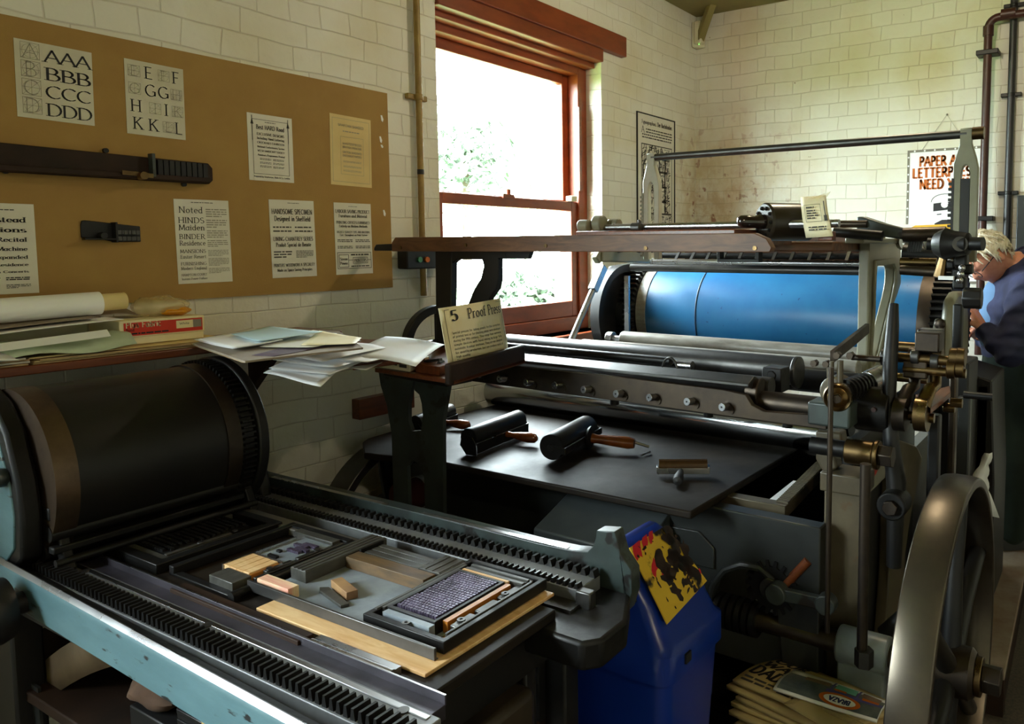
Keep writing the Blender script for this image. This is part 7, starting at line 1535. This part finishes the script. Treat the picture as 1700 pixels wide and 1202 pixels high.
# ------------------------------------------------------------------ the man at the back of the press
def graph_mesh(nodes, edges, sub=2, root=0):
    """flesh on a stick figure: tapered limbs and round joints, to be fused into one surface afterwards"""
    m = MB()
    for a, b in edges:
        (p, r), (q, t) = nodes[a], nodes[b]
        k = 5; m.tube([p+(q-p)*i/k for i in range(k+1)], [r+(t-r)*i/k for i in range(k+1)], 18)
    for p, r in nodes: m.sphere(p, r, 18)
    return m.v, m.f
def fuse(o, vox, iters=4, fac=.5):
    """melt the overlapping pieces of a figure into one continuous skin and keep it as plain mesh"""
    rm = o.modifiers.new('remesh', 'REMESH'); rm.mode = 'VOXEL'; rm.voxel_size = vox
    sm = o.modifiers.new('smooth', 'SMOOTH'); sm.factor = fac; sm.iterations = iters
    dg = bpy.context.evaluated_depsgraph_get(); dg.update(); me2 = bpy.data.meshes.new_from_object(o.evaluated_get(dg))
    o.modifiers.clear(); o.data = me2
    for p_ in me2.polygons: p_.use_smooth = True
def J(px, py, d): return U(px, py, d=d)
DM = 3.42
pel, bel, che, neb = J(1700, 645, DM), J(1690, 570, DM), J(1702, 500, DM), J(1690, 448, DM)
nek = J(1672, 436, DM-.005)
HC = J(1640, 427, DM-.01)
fdir = (-RT*.62-UP*.78).normalized(); cdir = (-RT*.78+UP*.62).normalized(); sdir = fdir.cross(cdir)
if sdir.dot(FW) > 0: sdir = -sdir
body_n = [(pel, .135), (bel, .13), (che, .145), (neb, .085), (nek, .058), (HC-fdir*.01-cdir*.03, .06)]
body_e = [(0, 1), (1, 2), (2, 3), (3, 4), (4, 5)]
def chain(start, pts, nodes, edges):
    i = start
    for p, r in pts: nodes.append((p, r)); edges.append((i, len(nodes)-1)); i = len(nodes)-1
    return i
def arm(sh, el, wr, hand_d, r0, fingers_curl):
    """shoulder, elbow, wrist, then a palm with four fingers and a thumb"""
    i = chain(2, [(sh, .068), ((sh+el)/2, .052), (el, .044), ((el+wr)/2, .04), (wr, .027)], body_n, body_e)
    h = hand_d.normalized(); sd = h.cross(UP).normalized(); nrm_ = h.cross(sd).normalized()
    palm = wr+h*.045
    for k, (off, ln) in enumerate(((-.03, .068), (-.01, .078), (.01, .073), (.03, .058))):
        b0 = palm+h*.045+sd*off
        chain(i, [(wr+h*.02+sd*off*.6, .017), (b0, .0125), (b0+h*ln*.45+nrm_*fingers_curl*.012, .0085), (b0+h*ln*.75+nrm_*fingers_curl*.04, .0078), (b0+h*ln*.8+nrm_*fingers_curl*.062, .007)], body_n, body_e)
    t0 = wr+h*.03-sd*.034+nrm_*.01
    chain(i-0, [(t0, .011), (t0+h*.035-sd*.014+nrm_*.02, .0095), (t0+h*.062-sd*.006+nrm_*.036, .008)], body_n, body_e)
shN, elN, wrN = J(1712, 486, DM-.19), J(1676, 583, DM-.22), J(1634, 548, DM-.14)
shF, elF, wrF = J(1690, 480, DM+.17), J(1650, 560, DM+.2), J(1628, 560, DM+.12)
arm(shN, elN, wrN, J(1612, 512, DM-.10)-wrN, 0, 1)
arm(shF, elF, wrF, J(1610, 545, DM+.06)-wrF, 0, 1)
for s, px in ((-1, 1694), (1, 1716)):
    hip = pel+FW*.09*s-UP*.03; kn = J(px-14, 765, DM+.10*s); an = V((kn.x+.02, kn.y, .24))
    chain(0, [(hip, .095), ((hip+kn)/2, .078), (kn, .058), ((kn+an)/2, .052), (an, .04), (V((an.x, an.y, .188))-RT*.05, .034), (V((an.x, an.y, .184))-RT*.15, .03)], body_n, body_e)
vs, fs = graph_mesh(body_n, body_e)
# head: a sphere shaped into skull, brow, nose, jaw, then fused with the body
def head_pt(th, ph):
    x, y, z = math.sin(th)*math.cos(ph), math.sin(th)*math.sin(ph), math.cos(th)     # x forward, y side, z crown
    rx, ry, rz = .100, .078, .118
    px, py, pz = rx*x, ry*y, rz*z
    if z < 0: k = -z; py *= 1-.30*k; px = px*(1-.10*k)+.022*k
    if x > 0:
        px *= .94
        g = math.exp(-((y/.16)**2)-((z+.12)/.20)**2); px += .026*g                    # nose
        px += .006*math.exp(-((z-.18)/.1)**2)*(abs(y) < .7)                           # brow
        px -= .010*math.exp(-((z-.02)/.08)**2-((abs(y)-.36)/.16)**2)                  # eye sockets
        px += .007*math.exp(-((z+.48)/.07)**2-(y/.3)**2)-.006*math.exp(-((z+.56)/.04)**2-(y/.34)**2)   # lips
        px += .010*math.exp(-((z+.82)/.14)**2-(y/.3)**2)                              # chin
    return HC+fdir*px+sdir*py+cdir*pz
hv, hf = [], []; NT, NP = 30, 40
hv.append(head_pt(0, 0))
for i in range(1, NT):
    for j in range(NP): hv.append(head_pt(PI*i/NT, 2*PI*j/NP))
hv.append(head_pt(PI, 0))
hf += [(0, 1+j, 1+(j+1) % NP) for j in range(NP)]
for i in range(NT-2):
    for j in range(NP): a, b = 1+i*NP+j, 1+i*NP+(j+1) % NP; hf.append((a, a+NP, b+NP, b))
e0 = len(hv)-1; hf += [(e0, 1+(NT-2)*NP+(j+1) % NP, 1+(NT-2)*NP+j) for j in range(NP)]
man = thing('person', 'white-haired person in glasses and a navy jacket, bent over the far end of the press', 'person', (pel.x, pel.y, 0))
m = MB(); m.add(vs, fs); m.add(hv, hf)
for s in (-1, 1):   # ears
    c = HC-fdir*.008+sdir*.077*s-cdir*.012
    ev, ef = MB(), None; ev.sphere((0, 0, 0), 1, 14)
    m.add([c+fdir*(p.x*.020-.008*abs(p.z))+sdir*p.y*.010+cdir*p.z*.032 for p in ev.v], ev.f)
bd = m.build('body', M_SKIN, man, smooth=180)
fuse(bd, .0042, 3)
# hair
m = MB(); rr = random.Random(8); idx = {}
def hair_ok(i, j):
    th, ph = PI*i/NT, 2*PI*j/NP; x, y, z = math.sin(th)*math.cos(ph), math.sin(th)*math.sin(ph), math.cos(th)
    return z > .12-.75*(-x) if x < 0 else z > .30+.30*x-(.30*(abs(y) > .68 and x < .3))
def hv_(i, j):
    j %= NP
    if (i, j) not in idx:
        p = head_pt(PI*i/NT, 2*PI*j/NP); d = (p-HC).normalized(); q = p+d*(.014+.010*math.sin(j*2.3+i*.8)*math.sin(i*1.1)+rr.uniform(-.003, .004)); idx[i, j] = len(m.v); m.v.append(q)
    return idx[i, j]
for i in range(0, NT-1):
    for j in range(NP):
        if hair_ok(i, j) and hair_ok(i+1, j):
            m.f.append((hv_(i, j), hv_(i+1, j), hv_(i+1, j+1), hv_(i, j+1))); m.m.append(0)
for _ in range(260):  # loose locks
    i, j = rr.randint(2, NT-9), rr.randint(0, NP-1)
    if not hair_ok(i, j): continue
    p = head_pt(PI*i/NT, 2*PI*j/NP); d = (p-HC).normalized(); t_ = (head_pt(PI*min(i+4, NT-1)/NT, 2*PI*(j+rr.uniform(-.8, .8))/NP)-p)
    m.tube([p+d*.012, p+d*.022+t_*.5, p+d*.017+t_*1.05], [.0045, .005, .0015], 5)
m.build('hair', M_HAIR, man, smooth=80, solid=.004)
# glasses
m = MB(); el_ = HC+sdir*.080-fdir*.005+cdir*.006; fr = HC+sdir*.066+fdir*.088+cdir*.002
m.tube([el_, fr], .0022, 6)
for s in (-1, 1):
    c = HC+fdir*.099+sdir*.034*s-cdir*.004; m.tube([c+sdir*.025*math.cos(a)+cdir*.019*math.sin(a) for a in [i*2*PI/16 for i in range(17)]], .002, 6)
m.tube([HC+sdir*-.080-fdir*.005+cdir*.006, HC+sdir*-.066+fdir*.088], .0022, 6); m.build('glasses', M_INK, man)
# jacket, shirt front, trousers: skins a little larger than the body
jn = [(J(1698, 592, DM), .158), (bel, .158), (che, .172), (J(1697, 462, DM), .112)]; je = [(0, 1), (1, 2), (2, 3)]
chain(2, [(shN, .092), ((shN+elN)/2-UP*.01, .080), (elN, .070), ((elN+wrN)/2, .058), (wrN+(elN-wrN)*.1, .046)], jn, je)
chain(2, [(shF, .092), ((shF+elF)/2, .08), (elF, .07), ((elF+wrF)/2, .058), (wrF+(elF-wrF)*.1, .046)], jn, je)
chain(3, [(J(1724, 446, DM), .12)], jn, je)
vs, fs = graph_mesh(jn, je, 3); m = MB(); m.add(vs, fs)
jk = m.build('work_jacket', M_SHIRT, man, smooth=180); fuse(jk, .010, 4)
o0 = ORG[man]
for v_ in jk.data.vertices:
    p = v_.co+o0; v_.co += RT*(.006*math.sin(p.z*62+p.y*40+2*math.sin(p.x*20)))+FW*(.007*math.sin(p.z*48+p.x*55+p.y*25)+.004*math.sin(p.z*120+p.x*30))
m = MB(); c0 = J(1689, 440, DM-.005); m.lathe([(.070, -.02), (.098, -.01), (.088, .022), (.072, .012)], c0, (nek-neb), 28, True); m.build('collar', M_SHIRT, jk, smooth=80)
sn = [(J(1668, 490, DM+.02), .095), (J(1657, 525, DM+.03), .085), (J(1652, 562, DM+.03), .07)]
vs, fs = graph_mesh(sn, [(0, 1), (1, 2)]); m = MB(); m.add(vs, fs); fuse(m.build('shirt_front', M_SHIRT_L, man, smooth=180), .01)
tn = [(J(1692, 565, DM), .15), (J(1692, 650, DM), .168)]; te = [(0, 1)]
for s, px in ((-1, 1694), (1, 1716)):
    hip = pel+FW*.09*s-UP*.03; kn = J(px-14, 765, DM+.10*s); an = V((kn.x+.02, kn.y, .24))
    chain(1, [(hip, .118), ((hip+kn)/2, .105), (kn, .088), ((kn+an)/2, .082), (V((an.x, an.y, .235)), .072)], tn, te)
vs, fs = graph_mesh(tn, te); m = MB(); m.add(vs, fs); fuse(m.build('trousers', M_TROUS, man, smooth=180), .012)
for s, px in ((-1, 1694), (1, 1716)):
    kn = J(px-14, 765, DM+.10*s); o = V((kn.x+.02, kn.y, .151)); m = MB(); m.sphere((0, 0, 0), 1, 18); m.v = [o-RT*(.06-p.x*.15)*1+FW*p.y*.05+V((0, 0, max(p.z, -.0)*.085+.0)) for p in m.v]; m.build('shoe', M_INK, man, smooth=70)

# white plastic wrapper hanging beside the far frame
a, b = U(1640, 752, D=2.72), U(1612, 822, D=2.72)
m = MB(); n = 10
for i in range(n+1):
    t_ = i/n; c = a+(b-a)*t_; w_ = .012+.03*t_*t_; m.v += [c+RT*(-w_)+FW*.006*math.sin(i*1.7), c+FW*(-.012), c+RT*w_*1.6+FW*.008*math.cos(i*2.1)]
c = b+V((0, 0, -.06)); m.v += [c-RT*.02, c-FW*.015+RT*.02, c+RT*.10-UP*.02]
for i in range(n+1): m.f += [(3*i, 3*i+3, 3*i+4, 3*i+1), (3*i+1, 3*i+4, 3*i+5, 3*i+2)]; m.m += [0, 0]
tag(m.build('plastic_wrapper', M_PAPER_W, smooth=60, solid=.001), 'white folded plastic wrapper hanging beyond the top of the flywheel', 'wrapper')
# ------------------------------------------------------------------ ceiling lamps of the room (above and beside the frame)
def ceiling_lamp(x, y, label, power, color):
    t = thing('pendant_lamp', label, 'lamp', (x, y, 2.78))
    MB().cyl((x, y, 2.86), (x, y, CZ), .006, seg=8).build('cord', M_INK, t)
    MB().lathe([(.02, .1), (.03, .08), (.16, 0), (.155, -.004), (.03, .07)], (x, y, 2.78), (0, 0, 1), 28, True).build('lamp_shade', M_PAINT_G, t)
    g = bpy.data.materials.get('lamp bulb')
    if not g: g = bpy.data.materials.new('lamp bulb'); nt, b = nodes_of(g); b.inputs['Emission Color'].default_value = (1, .8, .5, 1); b.inputs['Emission Strength'].default_value = 6
    MB().sphere((x, y, 2.80), .03, 12).build('bulb', g, t)
    lamp_light('pendant_light', (x, y, 2.73), power, color)
ceiling_lamp(-4.6, -3.7, 'grey shaded pendant lamp on the notice board side of the room', LAMP_ROOM, WARM)
ceiling_lamp(-1.60, -1.62, 'grey shaded pendant lamp hanging above the blue cylinder', LAMP_BENCH, (1, .85, .62))
